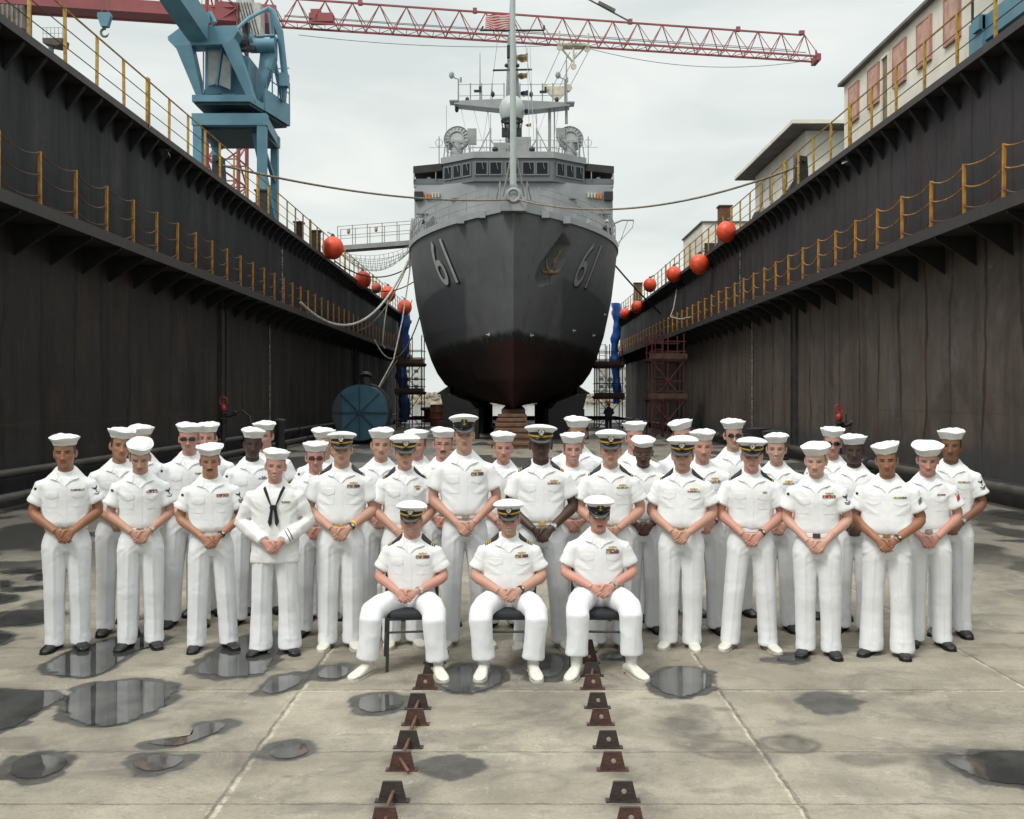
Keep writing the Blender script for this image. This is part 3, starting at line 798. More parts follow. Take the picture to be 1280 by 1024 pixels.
# ---- orange fender balls hung along the top edges
G2 = 'orange ball fenders hung along the dock walls'
def fender(px, py, rp, sx, label, m=None):
    D = 8.72 * F / abs(px - VX); r = rp * D / F
    c = P(px, py, D)
    t = thing('ball_fender', label, 'fender', (c.x, c.y, c.z), group=G2)
    b = MB(); b.ball(c, (r, r, r * 1.08), 24, 16); b.build('ball', m or m_orange, t, smooth=True)
    b = MB(); b.lathe([(r * .24, 0), (r * .2, r * .16), (r * .12, r * .2), (r * .12, r * .3)], (c.x, c.y, c.z + r * 1.0), 12); b.build('neck', m_dark, t, smooth=True)
    b = MB(); b.tube([(c.x, c.y, c.z + r * 1.2), (sx * (XF - .01), c.y + .1, max(ZT + .05, c.z + r * 1.5))], .03, 6); b.build('lanyard', m_rope, t)
for a in [(416, 310, 13.5, -1, 'biggest orange ball fender on the left dock wall, nearest the camera', None), (453.5, 350, 10.5, -1, 'orange ball fender on the left wall, second from the camera', None),
          (470.5, 360, 6.3, -1, 'small dull orange ball fender between two larger ones on the left wall', 'dull'), (485, 367.5, 9.5, -1, 'orange ball fender on the left wall with a white rope across it', None),
          (506, 384, 9.0, -1, 'orange ball fender at the far end of the left wall, next to the hull', None),
          (908, 290, 12.5, 1, 'biggest orange ball fender on the right dock wall, in front of a steel post', None), (874.5, 330.5, 12, 1, 'orange ball fender on the right wall, second from the camera', None),
          (842.5, 343, 9.7, 1, 'orange ball fender on the right wall, third from the camera', None), (812.5, 356.5, 8.3, 1, 'orange ball fender on the right wall, fourth from the camera', None),
          (796.5, 384, 7.6, 1, 'orange ball fender lowest on the right wall, nearest to the camera of the far three', None), (781.5, 392, 6.6, 1, 'middle one of the three far orange ball fenders on the right wall', None), (769.5, 391, 5.6, 1, 'farthest orange ball fender on the right wall, beside the hull', None)]:
    fender(*a[:5], m=mat('faded_orange_vinyl', (0.42, 0.075, 0.04), 0.5, var=0.2) if a[5] else None)

# ---- blue cylinder tank on the left
def tank():
    c = P(450, 504, 44.0); r = 35 * 44 / F
    t = thing('steel_tank', 'big blue cylindrical steel tank lying by the left dock wall', 'tank', (c.x, c.y, 0))
    zc = r + .18
    b = MB(); b.tube([(c.x, c.y, zc), (c.x - .35, c.y + 4.6, zc)], r * .985, 40); b.build('shell', m_tanks, t, smooth=True)
    b = MB(); b.tube([(c.x, c.y - .06, zc), (c.x, c.y + .02, zc)], r, 40); b.build('end_plate', m_tank, t, smooth=True)
    for k in range(4):
        a = math.pi * k / 4
        s = MB(); s.bar((c.x - r * .97 * math.cos(a), c.y - .085 - .002 * k, zc - r * .97 * math.sin(a)), (c.x + r * .97 * math.cos(a), c.y - .085 - .002 * k, zc + r * .97 * math.sin(a)), .035, .05, up=(0, 1, 0)); s.build('rib', mat('tank_rib', (0.018, 0.04, 0.06), .5, var=.2), t)
    b = MB(); b.tube([(c.x + .15, c.y + .8, zc + r * .9), (c.x + .15, c.y + .8, zc + r + .35)], .24, 16); b.tube([(c.x + .15, c.y + .75, zc + r + .30), (c.x + .15, c.y + .85, zc + r + .42)], .30, 16); b.build('manhole', m_dark, t, smooth=True)
    for yy in (1.0, 4.0):
        b = MB(); b.box((c.x, c.y + yy, .2), (r * 1.5, .3, .4)); b.build('saddle', m_dark, t)
    b = MB(); pts = [(c.x + r * 1.06 * math.cos(a), c.y + .8, zc + r * 1.06 * math.sin(a)) for a in np.linspace(.35, 1.35, 9)]
    b.tube(pts, .05, 8); b.build('hoop_pipe', m_tanks, t, smooth=True)
tank()

# ---- scaffolds, tarpaulins
def scaffold(x0, x1, y0, y1, zs, ztop, label, m, deck=True):
    t = thing('scaffold_tower', label, 'scaffold', ((x0+x1)/2, (y0+y1)/2, 0), group='scaffold towers beside the hull')
    for x in (x0, (x0+x1)/2, x1):
        for y in (y0, y1):
            b = MB(); b.tube([(x, y, 0), (x, y, ztop)], .034, 8); b.build('upright', m, t)
    for z in zs:
        for y in (y0, y1):
            b = MB(); b.bar((x0 - .1, y, z), (x1 + .1, y, z), .07, .09); b.bar((x0 - .1, y, z + .5), (x1 + .1, y, z + .5), .05); b.bar((x0 - .1, y, z + 1.0), (x1 + .1, y, z + 1.0), .05); b.build('ledger', m, t)
        if deck:
            b = MB(); b.box(((x0+x1)/2, (y0+y1)/2, z + .1), (x1-x0 + .3, y1-y0 + .2, .12)); b.box(((x0+x1)/2, y0 - .12, z + .25), (x1-x0 + .3, .04, .26)); b.build('deck', m_scaf, t)
    for i, (a, c) in enumerate(zip([0] + zs[:-1], zs)):
        b = MB(); b.bar((x0, y0 - .05, a), (x1, y0 - .05, c), .05); b.bar((x1, y0 - .08, a), (x0, y0 - .08, c), .05); b.build('brace', m, t)
    b = MB()
    for k in range(int(ztop / .35)): b.bar((x0 + .15, y0 - .12, .3 + .35 * k), (x0 + .55, y0 - .12, .3 + .35 * k), .03)
    b.bar((x0 + .15, y0 - .12, .1), (x0 + .15, y0 - .12, ztop), .04); b.bar((x0 + .55, y0 - .12, .1), (x0 + .55, y0 - .12, ztop), .04); b.build('ladder', m, t)
def SX(px, D): return (px - VX) * D / F
D_ = 66.0
scaffold(SX(496, D_), SX(527, D_), D_, D_ + 2, [2.3, 4.2], 6.2, 'rusty scaffold tower between the left wall and the hull', m_scaf)
scaffold(SX(746, D_), SX(778, D_), D_, D_ + 2, [2.0, 4.1], 5.6, 'rusty scaffold tower between the hull and the right wall', m_scaf)
scaffold(SX(815, 50), SX(855, 50), 50, 52, [1.9, 3.9], 5.3, 'red scaffold tower against the right dock wall', m_scafr)
def tarp(px, w, y0p, y1p, D, label):
    a = P(px, y0p, D); bq = P(px, y1p, D); n = 34; mth = 14
    vs = []; fs = []; rr = random.Random(px)
    for i in range(n + 1):
        t = i / n; z = lerp(a.z, bq.z, t)
        puff = 1 + .16 * math.sin(t * 24) + .1 * math.sin(t * 55 + 1)
        off = .12 * math.sin(t * 9)
        for j in range(mth):
            th = 2 * math.pi * j / mth
            rx = w * D / F / 2 * puff * (1 + .12 * math.sin(3 * th + t * 30))
            vs.append((a.x + off + rx * math.cos(th), D + 0.9 * rx * math.sin(th), z))
    b = MB(); b.loft([vs[i * mth:(i + 1) * mth] for i in range(n + 1)])
    tag(b.build('tarpaulin', m_tarp, smooth=True, angle=80), label, 'tarpaulin', 'blue tarpaulins bundled at the dock ends')
tarp(504, 13, 392, 528, 80, 'blue tarpaulin bundle hanging at the far end of the left dock wall')
tarp(769.5, 10, 379, 505, 84, 'blue tarpaulin bundle hanging at the far end of the right dock wall')

# ---- keel blocks and cradles under the ship
def block_pile(x, y, z1, w, d, n, label, group, m, flare=.0):
    t = thing('keel_block', label, 'keel block', (x, y, 0), group=group)
    for i in range(n):
        h = z1 / n; ww = w * (1 + flare * (n - 1 - i) / n)
        b = MB(); b.box((x + rng.uniform(-.02, .02), y, h * (i + .5)), (ww, d, h - .015)); b.build('timber', m, t)
for i in range(9):
    yy = 46.4 + i * 4.2
    block_pile(0, yy, 1.5 if i else 1.28, 1.2, 1.3, 5, 'stacked brown timber keel block under the forefoot of the ship' if i == 0 else 'stacked brown timber keel block further aft under the keel', 'keel blocks under the ship', m_wood, .55)
# stepped timber stack that shows in front of the forefoot
t = thing('timber_stack', 'stepped stack of brown timber baulks in front of the ship bow', 'timber', (0, 42.6, 0))
for i, (y, z, w) in enumerate([(40.9, .26, 1.62), (41.5, .52, 1.50), (42.1, .76, 1.42), (42.7, .98, 1.33), (43.3, 1.18, 1.25), (43.9, 1.36, 1.15)]):
    b = MB(); b.box((-.1, y, z / 2), (w, .58, z - .004)); b.box((-.1, y - .31, z - .06), (w * 1.02, .04, .12)); b.build('baulk', m_wood, t)
m_blk = mat('cradle_black', (0.012, 0.012, 0.013), .7, var=.3)
for sx, nm in ((-1, 'left'), (1, 'right')):
    for i in range(5):
        y = 50.5 + i * 8
        t = thing('hull_cradle', f'black stepped cradle block under the {nm} bilge of the hull' + (', nearest the bow' if i == 0 else ', further aft'), 'cradle', (sx * 2.7, y, 0), group='cradles under the hull' )
        b = MB(); b.box((sx * 2.75, y, .45), (2.0, 1.6, .9)); b.box((sx * 2.65, y, 1.2), (1.8, 1.4, .6)); b.build('base', m_blk, t)
        b = MB(); b.prism([(sx * 1.9, y - .6, 1.5), (sx * 3.5, y - .6, 1.5), (sx * 3.7, y - .6, 2.3), (sx * 3.2, y - .6, 2.2), (sx * 2.2, y - .6, 1.85)], (0, 1.2, 0)); b.build('shaped_pad', m_blk, t)

def barrel(px, py, D, r, h, label, m):
    c = G(px, py)
    c = Vector((SX(px, D), D, 0)); b = MB()
    b.lathe([(r, 0), (r, .05), (r*.96, .06), (r*.96, h*.33), (r, h*.34), (r*.96, h*.36), (r*.96, h*.66), (r, h*.67), (r*.96, h*.69), (r*.96, h-.05), (r, h-.04), (r, h), (r*.9, h-.02)], c, 18)
    tag(b.build('oil_drum', m, smooth=True), label, 'drum')
barrel(548, 530, 72, .62, 1.55, 'rust-red steel drum left of the cradle under the hull', mat('rust_red', (0.16, 0.045, 0.025), .7, var=.3))
bollard2 = MB(); cb = Vector((SX(536, 84), 84, 0)); bollard2.lathe([(.6, 0), (.6, .15), (.38, .2), (.38, .9), (.7, 1.0), (.7, 1.2), (.2, 1.3)], cb, 18)
tag(bollard2.build('mooring_bitt', m_dark, smooth=True), 'small black mooring bitt at the water edge left of the hull', 'bollard')

# ---- lugs on the floor: pairs of rusty trapezoid plates
m_lug = mat('lug_rust', (0.105, 0.042, 0.030), .75, col2=(0.040, 0.024, 0.020), vscale=14, bump=.4, bscale=60)
m_lug2 = mat('lug_dark', (0.050, 0.036, 0.031), .7, col2=(0.028, 0.021, 0.019), vscale=14, bump=.4, bscale=60)
m_hole = mat('lug_hole_edge', (0.30, 0.27, 0.23), .7, var=.3, vscale=30)
m_rod = mat('rod_rust', (0.17, 0.075, 0.045), .7, col2=(0.09, 0.045, 0.032), vscale=20)
ordn = ['nearest the camera', 'second from the camera', 'third from the camera', 'fourth from the camera', 'fifth from the camera', 'sixth from the camera', 'by the chair feet, nearer one', 'beside the seated shoes', 'under the chair, nearer one', 'deepest under the chair']
LUGL = {-1: ['rusty trapezoid plate in the left floor row, ' + o for o in ordn], 1: ['rusty trapezoid plate in the right floor row, ' + o for o in ordn]}
def lug(px, yb, side, i, rod):
    g = G(px, yb); w0, w1, h, th = .150, .100, .107, .018
    where = 'left' if side < 0 else 'right'
    t = thing('floor_lug', LUGL[side][i], 'floor lug', g, group=f'rusty lugs in the {where} row on the floor')
    b = MB(); b.prism([(-w0/2, 0, 0), (w0/2, 0, 0), (w1/2, 0, h), (-w1/2, 0, h)], (0, th, 0)); b.box((0, .015, .004), (w0 + .03, .05, .008))
    o = b.build('plate', m_lug if i % 2 == (0 if side < 0 else 0) else m_lug2, t, local=True)
    if rod:
        b = MB(); a = Vector((.01, -.01, h * .55))
        if rod == 1: b.tube([a + Vector((.004, .05, .012)), a + Vector((-.03, -.11, -.055))], .0105, 10)
        else: b.tube([a + Vector((-.03, .03, .02)), a + Vector((.035, -.05, -.04))], .0105, 10)
        b.build('rod', m_rod, t, local=True, smooth=True)
    else:
        b = MB(); b.tube([(.004, -.003, h * .54), (.004, .001, h * .54)], .0135, 14); b.build('hole', m_hole, t, local=True)
for i, (px, yb, rod) in enumerate([(481, 1037, 1), (490, 1003, 1), (502, 964, 2), (510, 936, 1), (519, 907, 1), (522, 887, 1), (531, 862, 0), (540, 845, 0), (543, 830, 0), (547, 816, 0)]): lug(px, yb, -1, i, rod)
for i, (px, yb, rod) in enumerate([(788, 1037, 0), (779, 1003, 0), (766, 964, 0), (760, 936, 0), (751, 907, 0), (747, 886, 0), (741, 862, 0), (740, 846, 1), (736, 830, 0), (733, 816, 0)]): lug(px, yb, 1, i, rod)

# ================================================================== THE SHIP
m_haze = mat('haze_grey', (0.275, 0.288, 0.292), 0.5, var=0.12, vscale=0.8, bump=0.05)
m_hazed = mat('bridge_band_grey', (0.125, 0.131, 0.142), 0.5, var=0.12, vscale=1.0)
m_deckg = mat('deck_grey', (0.08, 0.082, 0.085), 0.8, var=0.2)
m_radome = mat('radome_white', (0.40, 0.435, 0.425), 0.45, var=0.06)
m_mast = mat('mast_grey', (0.27, 0.28, 0.275), 0.5, var=0.12, vscale=2)
m_win = mat('bridge_glass', (0.008, 0.010, 0.012), 0.2, spec=0.25)
m_black = mat('black_fitting', (0.014, 0.014, 0.015), 0.55, var=0.3)
m_canvas = mat('awning_canvas', (0.036, 0.034, 0.032), 0.85, var=0.25, vscale=2, bump=.3, bscale=6)
m_brass = mat('anchor_brass', (0.17, 0.105, 0.035), 0.55, col2=(0.06, 0.045, 0.03), vscale=4)
m_num = mat('hull_number_grey', (0.42, 0.44, 0.43), 0.6, var=0.1)
m_numr = mat('hull_number_shaded', (0.25, 0.26, 0.26), 0.6, var=0.1)  # same paint as the left number, darkened as shade on the right bow

BZ = np.array([1.58, 1.75, 1.95, 2.4, 2.87, 3.5, 4.26, 5.6, 7.5, 9.4, 10.5])
BB = np.array([0.40, 1.5, 2.5, 3.6, 4.25, 4.65, 4.95, 5.30, 5.56, 5.65, 5.68])
Y0, SPAN = 44.0, 54.0
def zdeck(Y): return 10.4 - 0.045 * np.clip(Y - Y0, 0, 13) - 0.03 * np.clip(Y - 57, 0, 60)
def zkeel(Y): return 1.58 + 0 * Y
def stem(z):
    u = np.clip((z - 1.58) / 8.82, 0, 1)
    return Y0 + 3.3 * (1 - u) ** 1.15 + 1.6 * np.clip(.16 - u, 0, 1) ** 1.2 * 4
def hb(Y, z):
    """half breadth of the hull at depth Y, height z"""
    u = np.clip((z - 1.58) / 8.82, 0, 1)
    L = 16.0 - 5.0 * u ** 0.9; p = 1.72 + 0.5 * u
    s = np.clip((Y - stem(z)) / L, 0, 1)
    g = 1 - (1 - s) ** p
    aft = 1 - 0.22 * sm(80, 99, Y) * (1.4 - u)
    return np.interp(z, BZ, BB) * g * aft
def hull_hit(px, py):
    sgn = 1 if px > VX else -1
    for Y in np.arange(Y0, 60, 0.02):
        z = H + (VY - py) * Y / F; X = abs(px - VX) * Y / F
        if 1.6 < z < zdeck(Y) and hb(Y, z) >= X: return Y, z
    return None

ship = thing('ship', 'grey naval ship standing bow-on in the dry dock, painted 61 on both bows', 'ship', (0, 70, 1.5))
pocket_px = [(704, 291), (713, 306), (708, 322), (698, 340), (690, 354), (673, 359), (668, 347), (674, 332), (690, 310)]
pocket = np.array([hull_hit(*q) for q in pocket_px])
def make_hull():
    # parametrised by (t along, u up); fine over the bow
    ts = np.concatenate([np.linspace(0, 1, 40) ** 1.6 * 2.0, np.arange(2.08, 14, .085), np.linspace(14, SPAN, 24)])
    us = np.concatenate([np.linspace(0, .12, 10), np.linspace(.13, 1, 92)])
    b = MB()
    for sgn in (-1, 1):
        vs = []
        for u in us:
            for t in ts:
                Yd = Y0 + t
                z = 1.58 + (zdeck(min(Yd + 3.3 * (1 - u), 98)) - 1.58) * u
                st = stem(z); Y = st + t * (98 - st) / SPAN
                x = hb(Y, z)
                if sgn > 0 and 45 < Y < 52 and 5 < z < 10:
                    d = poly_dist(np.array([Y]), np.array([z]), pocket)[0]
                    if d < .02: x -= 0.85 * float(sm(-.0, .13, -d)) * (0.40 + .60 * float(sm(6.8, 8.6, z)))
                vs.append((sgn * max(x, 0.0), Y, z))
        n = len(ts); fs = []
        for i in range(len(us) - 1):
            for j in range(n - 1):
                a = i * n + j; fs.append((a, a + 1, a + n + 1, a + n))
        b.add(vs, fs)
        # bottom strip and transom are closed by simple faces
    nt_ = len(ts)
    o2 = nt_ * len(us)
    for j in range(nt_ - 1): b.f.append((j, j + 1, o2 + j + 1, o2 + j))
    for i in range(len(us) - 1): b.f.append((i * nt_ + nt_ - 1, (i + 1) * nt_ + nt_ - 1, o2 + (i + 1) * nt_ + nt_ - 1, o2 + i * nt_ + nt_ - 1))
    m = bpy.data.materials.new('hull_paint'); m.use_nodes = True; nt = m.node_tree; bs = nt.nodes['Principled BSDF']
    M, N, RAMP, MIX, pos, s = nodes(nt)
    n1 = N(pos, .5, 6, .65); n2 = N(pos, 1.5, 6, .7, sc=(1, 1, .25)); n3 = N(pos, 4, 5, .7, sc=(1, 1, .4))
    grey = MIX(RAMP(n1, .35, .65), (0.118, 0.122, 0.130), (0.142, 0.146, 0.152))
    # repainted lower bow: darker shade with its own outline
    edge = M('ADD', s['Z'], M('MULTIPLY', M('SUBTRACT', s['Y'], 49.0), .13))
    inner = RAMP(M('ADD', M('ABSOLUTE', s['X']), M('MULTIPLY', N(pos, 1.2, 3), .3)), 2.35, 2.6)
    lowm = M('MULTIPLY', M('SUBTRACT', 1, RAMP(edge, 7.55, 7.75)), inner)
    grey = MIX(M('MULTIPLY', lowm, .9), grey, (0.080, 0.083, 0.092))
    grey = MIX(M('MULTIPLY', RAMP(n2, .52, .7), .4), grey, (0.070, 0.070, 0.073))
    grey = MIX(M('MULTIPLY', RAMP(N(pos, 3.0, 6, .75, sc=(1, 1, .3)), .60, .72), .4), grey, (0.15, 0.152, 0.155))
    grey = MIX(M('MULTIPLY', RAMP(N(pos, 2.6, 6, .75, sc=(1, 1, .10)), .66, .74), .35), grey, (0.10, 0.062, 0.042))
    wl = M('ADD', M('ADD', s['Z'], M('MULTIPLY', M('SUBTRACT', s['Y'], 46.8), .055)), M('MULTIPLY', M('SUBTRACT', n3, .5), .12))
    under = MIX(RAMP(N(pos, .55, 6, .7), .42, .62), (0.014, 0.0105, 0.010), (0.027, 0.0135, 0.012))
    under = MIX(M('MULTIPLY', RAMP(M('ABSOLUTE', s['X']), 1.6, 0.05), .6), under, (0.040, 0.0125, 0.011))
    under = MIX(M('MULTIPLY', RAMP(n3, .58, .72), .35), under, (0.045, 0.032, 0.028))
    boot = MIX(RAMP(n3, .5, .66), (0.020, 0.019, 0.020), (0.045, 0.05, 0.055))
    col = MIX(RAMP(M('ADD', wl, M('MULTIPLY', M('SUBTRACT', N(pos, 1.7, 6, .75), .5), .7)), 4.5, 4.95), under, boot)
    col = MIX(RAMP(M('ADD', wl, M('MULTIPLY', M('SUBTRACT', N(pos, 2.0, 6, .75), .5), .5)), 4.92, 5.30), col, grey)
    nt.links.new(col, bs.inputs['Base Color']); bs.inputs['Roughness'].default_value = .7; bs.inputs['Specular IOR Level'].default_value = .25
    bp = nt.nodes.new('ShaderNodeBump'); bp.inputs['Strength'].default_value = .35; bp.inputs['Distance'].default_value = .03
    fy = M('ABSOLUTE', M('SUBTRACT', M('FRACT', M('DIVIDE', s['Y'], 1.35)), .5)); fz = M('ABSOLUTE', M('SUBTRACT', M('FRACT', M('DIVIDE', s['Z'], 1.7)), .5))
    seam = M('MAXIMUM', RAMP(fy, .488, .497), RAMP(fz, .490, .498))
    nt.links.new(M('ADD', M('ADD', M('MULTIPLY', N(pos, 1.1, 4, .6), .9), M('MULTIPLY', M('MULTIPLY', fy, fz), 1.2)), M('MULTIPLY', seam, .25)), bp.inputs['Height']); nt.links.new(bp.outputs[0], bs.inputs['Normal'])
    h = b.build('hull', m, ship, smooth=True, angle=35)
    return h
hull = make_hull()

def on_hull(sgn, Y, z, off=.02):
    x = float(hb(np.float64(Y), np.float64(z))); e = .05
    dxY = (hb(Y + e, z) - hb(Y - e, z)) / (2 * e); dxz = (hb(Y, z + e) - hb(Y, z - e)) / (2 * e)
    n = Vector((1, -dxY, -dxz)).normalized()
    return Vector((sgn * (x + n.x * off), Y + n.y * off, z + n.z * off))
def hull_number(sgn, Yc, zc, m, name, off, sh):
    vs, fs = digits_text('61', 3.1)
    bm = bmesh.new()
    bv = [bm.verts.new(v) for v in vs]
    for f in fs:
        try: bm.faces.new([bv[i] for i in f])
        except ValueError: pass
    bmesh.ops.triangulate(bm, faces=bm.faces)
    for _ in range(3):
        le = [e for e in bm.edges if e.calc_length() > .22]
        if le: bmesh.ops.subdivide_edges(bm, edges=le, cuts=1)
    bmesh.ops.triangulate(bm, faces=bm.faces); bm.verts.index_update()
    out = []
    for v in bm.verts:
        u, w = v.co.x * .60 + sh, v.co.y - sh * .8
        out.append(on_hull(sgn, Yc + sgn * u, zc + w, off))
    b = MB(); b.add(out, [tuple(v.index for v in f.verts) for f in bm.faces]); bm.free()
    return b.build(name, m, ship)
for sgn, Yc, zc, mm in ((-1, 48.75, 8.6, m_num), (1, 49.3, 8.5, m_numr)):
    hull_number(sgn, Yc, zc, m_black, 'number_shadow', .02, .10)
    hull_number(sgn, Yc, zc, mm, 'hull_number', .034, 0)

# stem bar, bilge keels, draught ticks
b = MB(); b.tube([(0, float(stem(z)) - .01, z) for z in np.linspace(1.62, 10.3, 40)], .045, 8); b.build('stem_bar', hull.data.materials[0], ship, smooth=True)
for sgn in (-1, 1):
    b = MB(); base = [(sgn * hb(Y, 2.75), Y, 2.75) for Y in np.linspace(58, 80, 8)]
    tip = [(sgn * (hb(Y, 2.75) + .62), Y, 2.35) for Y in np.linspace(58, 80, 8)]
    b.loft([[Vector(p), Vector(q), Vector(q) + Vector((0, 0, -.08)), Vector(p) + Vector((0, 0, -.5))] for p, q in zip(base, tip)]); b.build('bilge_keel', m_black, ship)
m_tick = mat('tick_white', (.5, .5, .48), .7)
for px, py in ((525, 402), (527, 412), (530, 420), (612, 418), (663, 419), (716, 413), (741, 419), (755, 393)):
    q = hull_hit(px, py)
    if q is None: continue
    sgn = 1 if px > VX else -1
    b = MB(); p = on_hull(sgn, q[0], q[1], .03); b.box(p, (.26, .03, .05)); b.box(p, (.04, .032, .16)); b.build('draught_tick', m_tick, ship)

# deck, gunwale
ys = np.concatenate([np.linspace(0, 1, 14) ** 1.6 * 3, np.arange(3.4, 14, .5), np.linspace(15, SPAN, 14)]) + Y0
b = MB(); L_ = [Vector((-hb(Y, zdeck(Y)), Y, zdeck(Y) - .02)) for Y in ys]; R_ = [Vector((-p.x, p.y, p.z)) for p in L_]
for i in range(len(ys) - 1): b.quad(L_[i], R_[i], R_[i+1], L_[i+1])
b.build('deck', m_deckg, ship)
for sgn in (-1, 1):
    b = MB(); rings = []
    for Y in ys:
        x = float(hb(Y, zdeck(Y))); z = float(zdeck(Y)); hh = .26 if Y > 45.2 else .55
        p = [Vector((sgn * (x + .06), Y - .05, z - .02)), Vector((sgn * (x + .07), Y - .05, z + hh)), Vector((sgn * (x - .03), Y - .02, z + hh)), Vector((sgn * (x - .03), Y, z - .02))]
        rings.append(p)
    b.loft(rings); b.build('gunwale', m_haze, ship)
    # fairlead notches
    for Yc in (45.35, 46.5):
        p = on_hull(sgn, Yc, float(zdeck(Yc)) - .02, .05); b = MB(); b.box(p + Vector((0, 0, .08)), (.34, .5, .32)); b.build('fairlead', m_haze, ship)
b = MB(); b.box((0, 44.05, 10.62), (1.15, .5, .62)); b.build('bow_chock', m_haze, ship)
b = MB(); pts = [(.27 * math.cos(a), 43.82, 10.98 + .27 * math.sin(a)) for a in np.linspace(0, 2 * math.pi, 25)]; b.tube(pts, .085, 10, caps=False); b.build('bullnose', m_haze, ship, smooth=True)
b = MB(); b.tube([(0, 43.95, 11.02), (0, 44.2, 10.98)], .2, 18); b.build('bullnose_hole', m_radome, ship, smooth=True)

# guard rails
def guard(sgn, Ya, Yb, n, nm='guard_rail'):
    b = MB(); prev = None
    for i in range(n):
        Y = Ya + (Yb - Ya) * i / (n - 1); x = float(hb(Y, zdeck(Y))) - .1; z = float(zdeck(Y)) + .2
        b.tube([(sgn * x, Y, z), (sgn * x, Y, z + 1.1)], .028, 6)
        c = Vector((sgn * x, Y, z))
        if prev is not None:
            for hz in (.4, .75, 1.08): b.tube([prev + Vector((0, 0, hz)), c + Vector((0, 0, hz))], .016, 5)
        prev = c
    b.build(nm, m_mast, ship)
for sgn in (-1, 1): guard(sgn, 45.2, 53.2, 8); guard(sgn, 53.6, 80, 14)

# ---- anchor in its pocket
q = hull_hit(686, 338)
p = on_hull(1, q[0], q[1], .12); anc = p
AS = .66
b = MB(); top = on_hull(1, q[0] + .2, q[1] + .95, .0)
b.tube([anc, top], [.08, .06], 10)
crown = anc + Vector((-.03, -.04, -.1)); b.ball(crown, (.17, .16, .14), 12, 8)
for s in (-1, 1):
    b.tube([crown + AS * Vector(v) for v in ((s * .1, -.02, 0), (s * .50, .0, .02), (s * .72, .06, .30))], [.09, .08, .03], 8)
    b.tube([crown + AS * Vector(v) for v in ((s * .05, .03, .0), (s * .26, .06, .40), (s * .30, .12, 1.05))], [.08, .08, .03], 8)
b.tube([crown, crown + Vector((0, -.02, -.5))], [.06, .04], 8)
b.build('anchor', m_brass, ship, smooth=True)

# ---- superstructure
def face_window(b, x, y, z, w, h, ang, d=.03):
    Mr = Matrix.Rotation(ang, 3, 'Z'); b.box((x, y, z), (w, d, h), Mr)
# lower deckhouse
fr = 54.6
b = MB(); b.prism([(-5.5, fr + .6, 10.0), (-3.95, fr, 10.0), (-2.1, fr - .9, 10.0), (2.1, fr - .9, 10.0), (3.95, fr, 10.0), (5.5, fr + .6, 10.0), (5.5, 74, 10.0), (-5.5, 74, 10.0)], (0, 0, 3.75)); b.build('deckhouse', m_haze, ship)
# bridge band (pilothouse)
pl = [(-3.92, 55.0), (-2.1, 53.55), (2.1, 53.55), (3.92, 55.0), (3.92, 62), (-3.92, 62)]
b = MB(); b.prism([(x, y, 13.751) for x, y in pl], (0, 0, 1.20)); ph = b.build('pilothouse', m_hazed, ship)
b = MB(); b.prism([(x * 1.025, y - .1, 14.951) for x, y in pl], (0, 0, .34)); b.build('bridge_roof', m_haze, ship)
b = MB(); b.prism([(x * 1.012, y - .05, 13.70) for x, y in pl], (0, 0, .10)); b.build('sill_ledge', m_hazed, ship)
def bridge_window(x, y, w, ang):
    z, h = 14.40, .62; Mr = Matrix.Rotation(ang, 3, 'Z')
    f = MB()
    for s in (-1, 1):
        f.box(Vector((x, y, z)) + Mr @ Vector((s * (w / 2 + .035), 0, 0)), (.07, .09, h + .14), Mr); f.box(Vector((x, y, z)) + Mr @ Vector((0, 0, s * (h / 2 + .035))), (w, .085, .07), Mr)
    fo = f.build('window_frame', mat('window_frame_grey', (0.15, 0.157, 0.165), .5), ph)
    g = MB(); g.box(Vector((x, y, z)) + Mr @ Vector((0, .0, 0)), (w, .05, h), Mr); g.build('pane', m_win, fo)
    wi = MB(); wi.bar(Vector((x, y, z)) + Mr @ Vector((.02, -.07, .36)), Vector((x, y, z)) + Mr @ Vector((.12, -.06, -.05)), .02); wi.build('wiper', m_mast, fo)
for x in (-1.74, -.96, -.08, .80, 1.54): bridge_window(x, 53.53, .58 if abs(x) > .3 else .62, 0)
ang = math.atan2(55.0 - 53.55, 3.92 - 2.1)
for k in (.24, .53, .82):
    for s in (-1, 1):
        x = s * lerp(2.1, 3.92, k); y = lerp(53.55, 55.0, k) - .03; bridge_window(x, y, .50, s * ang)
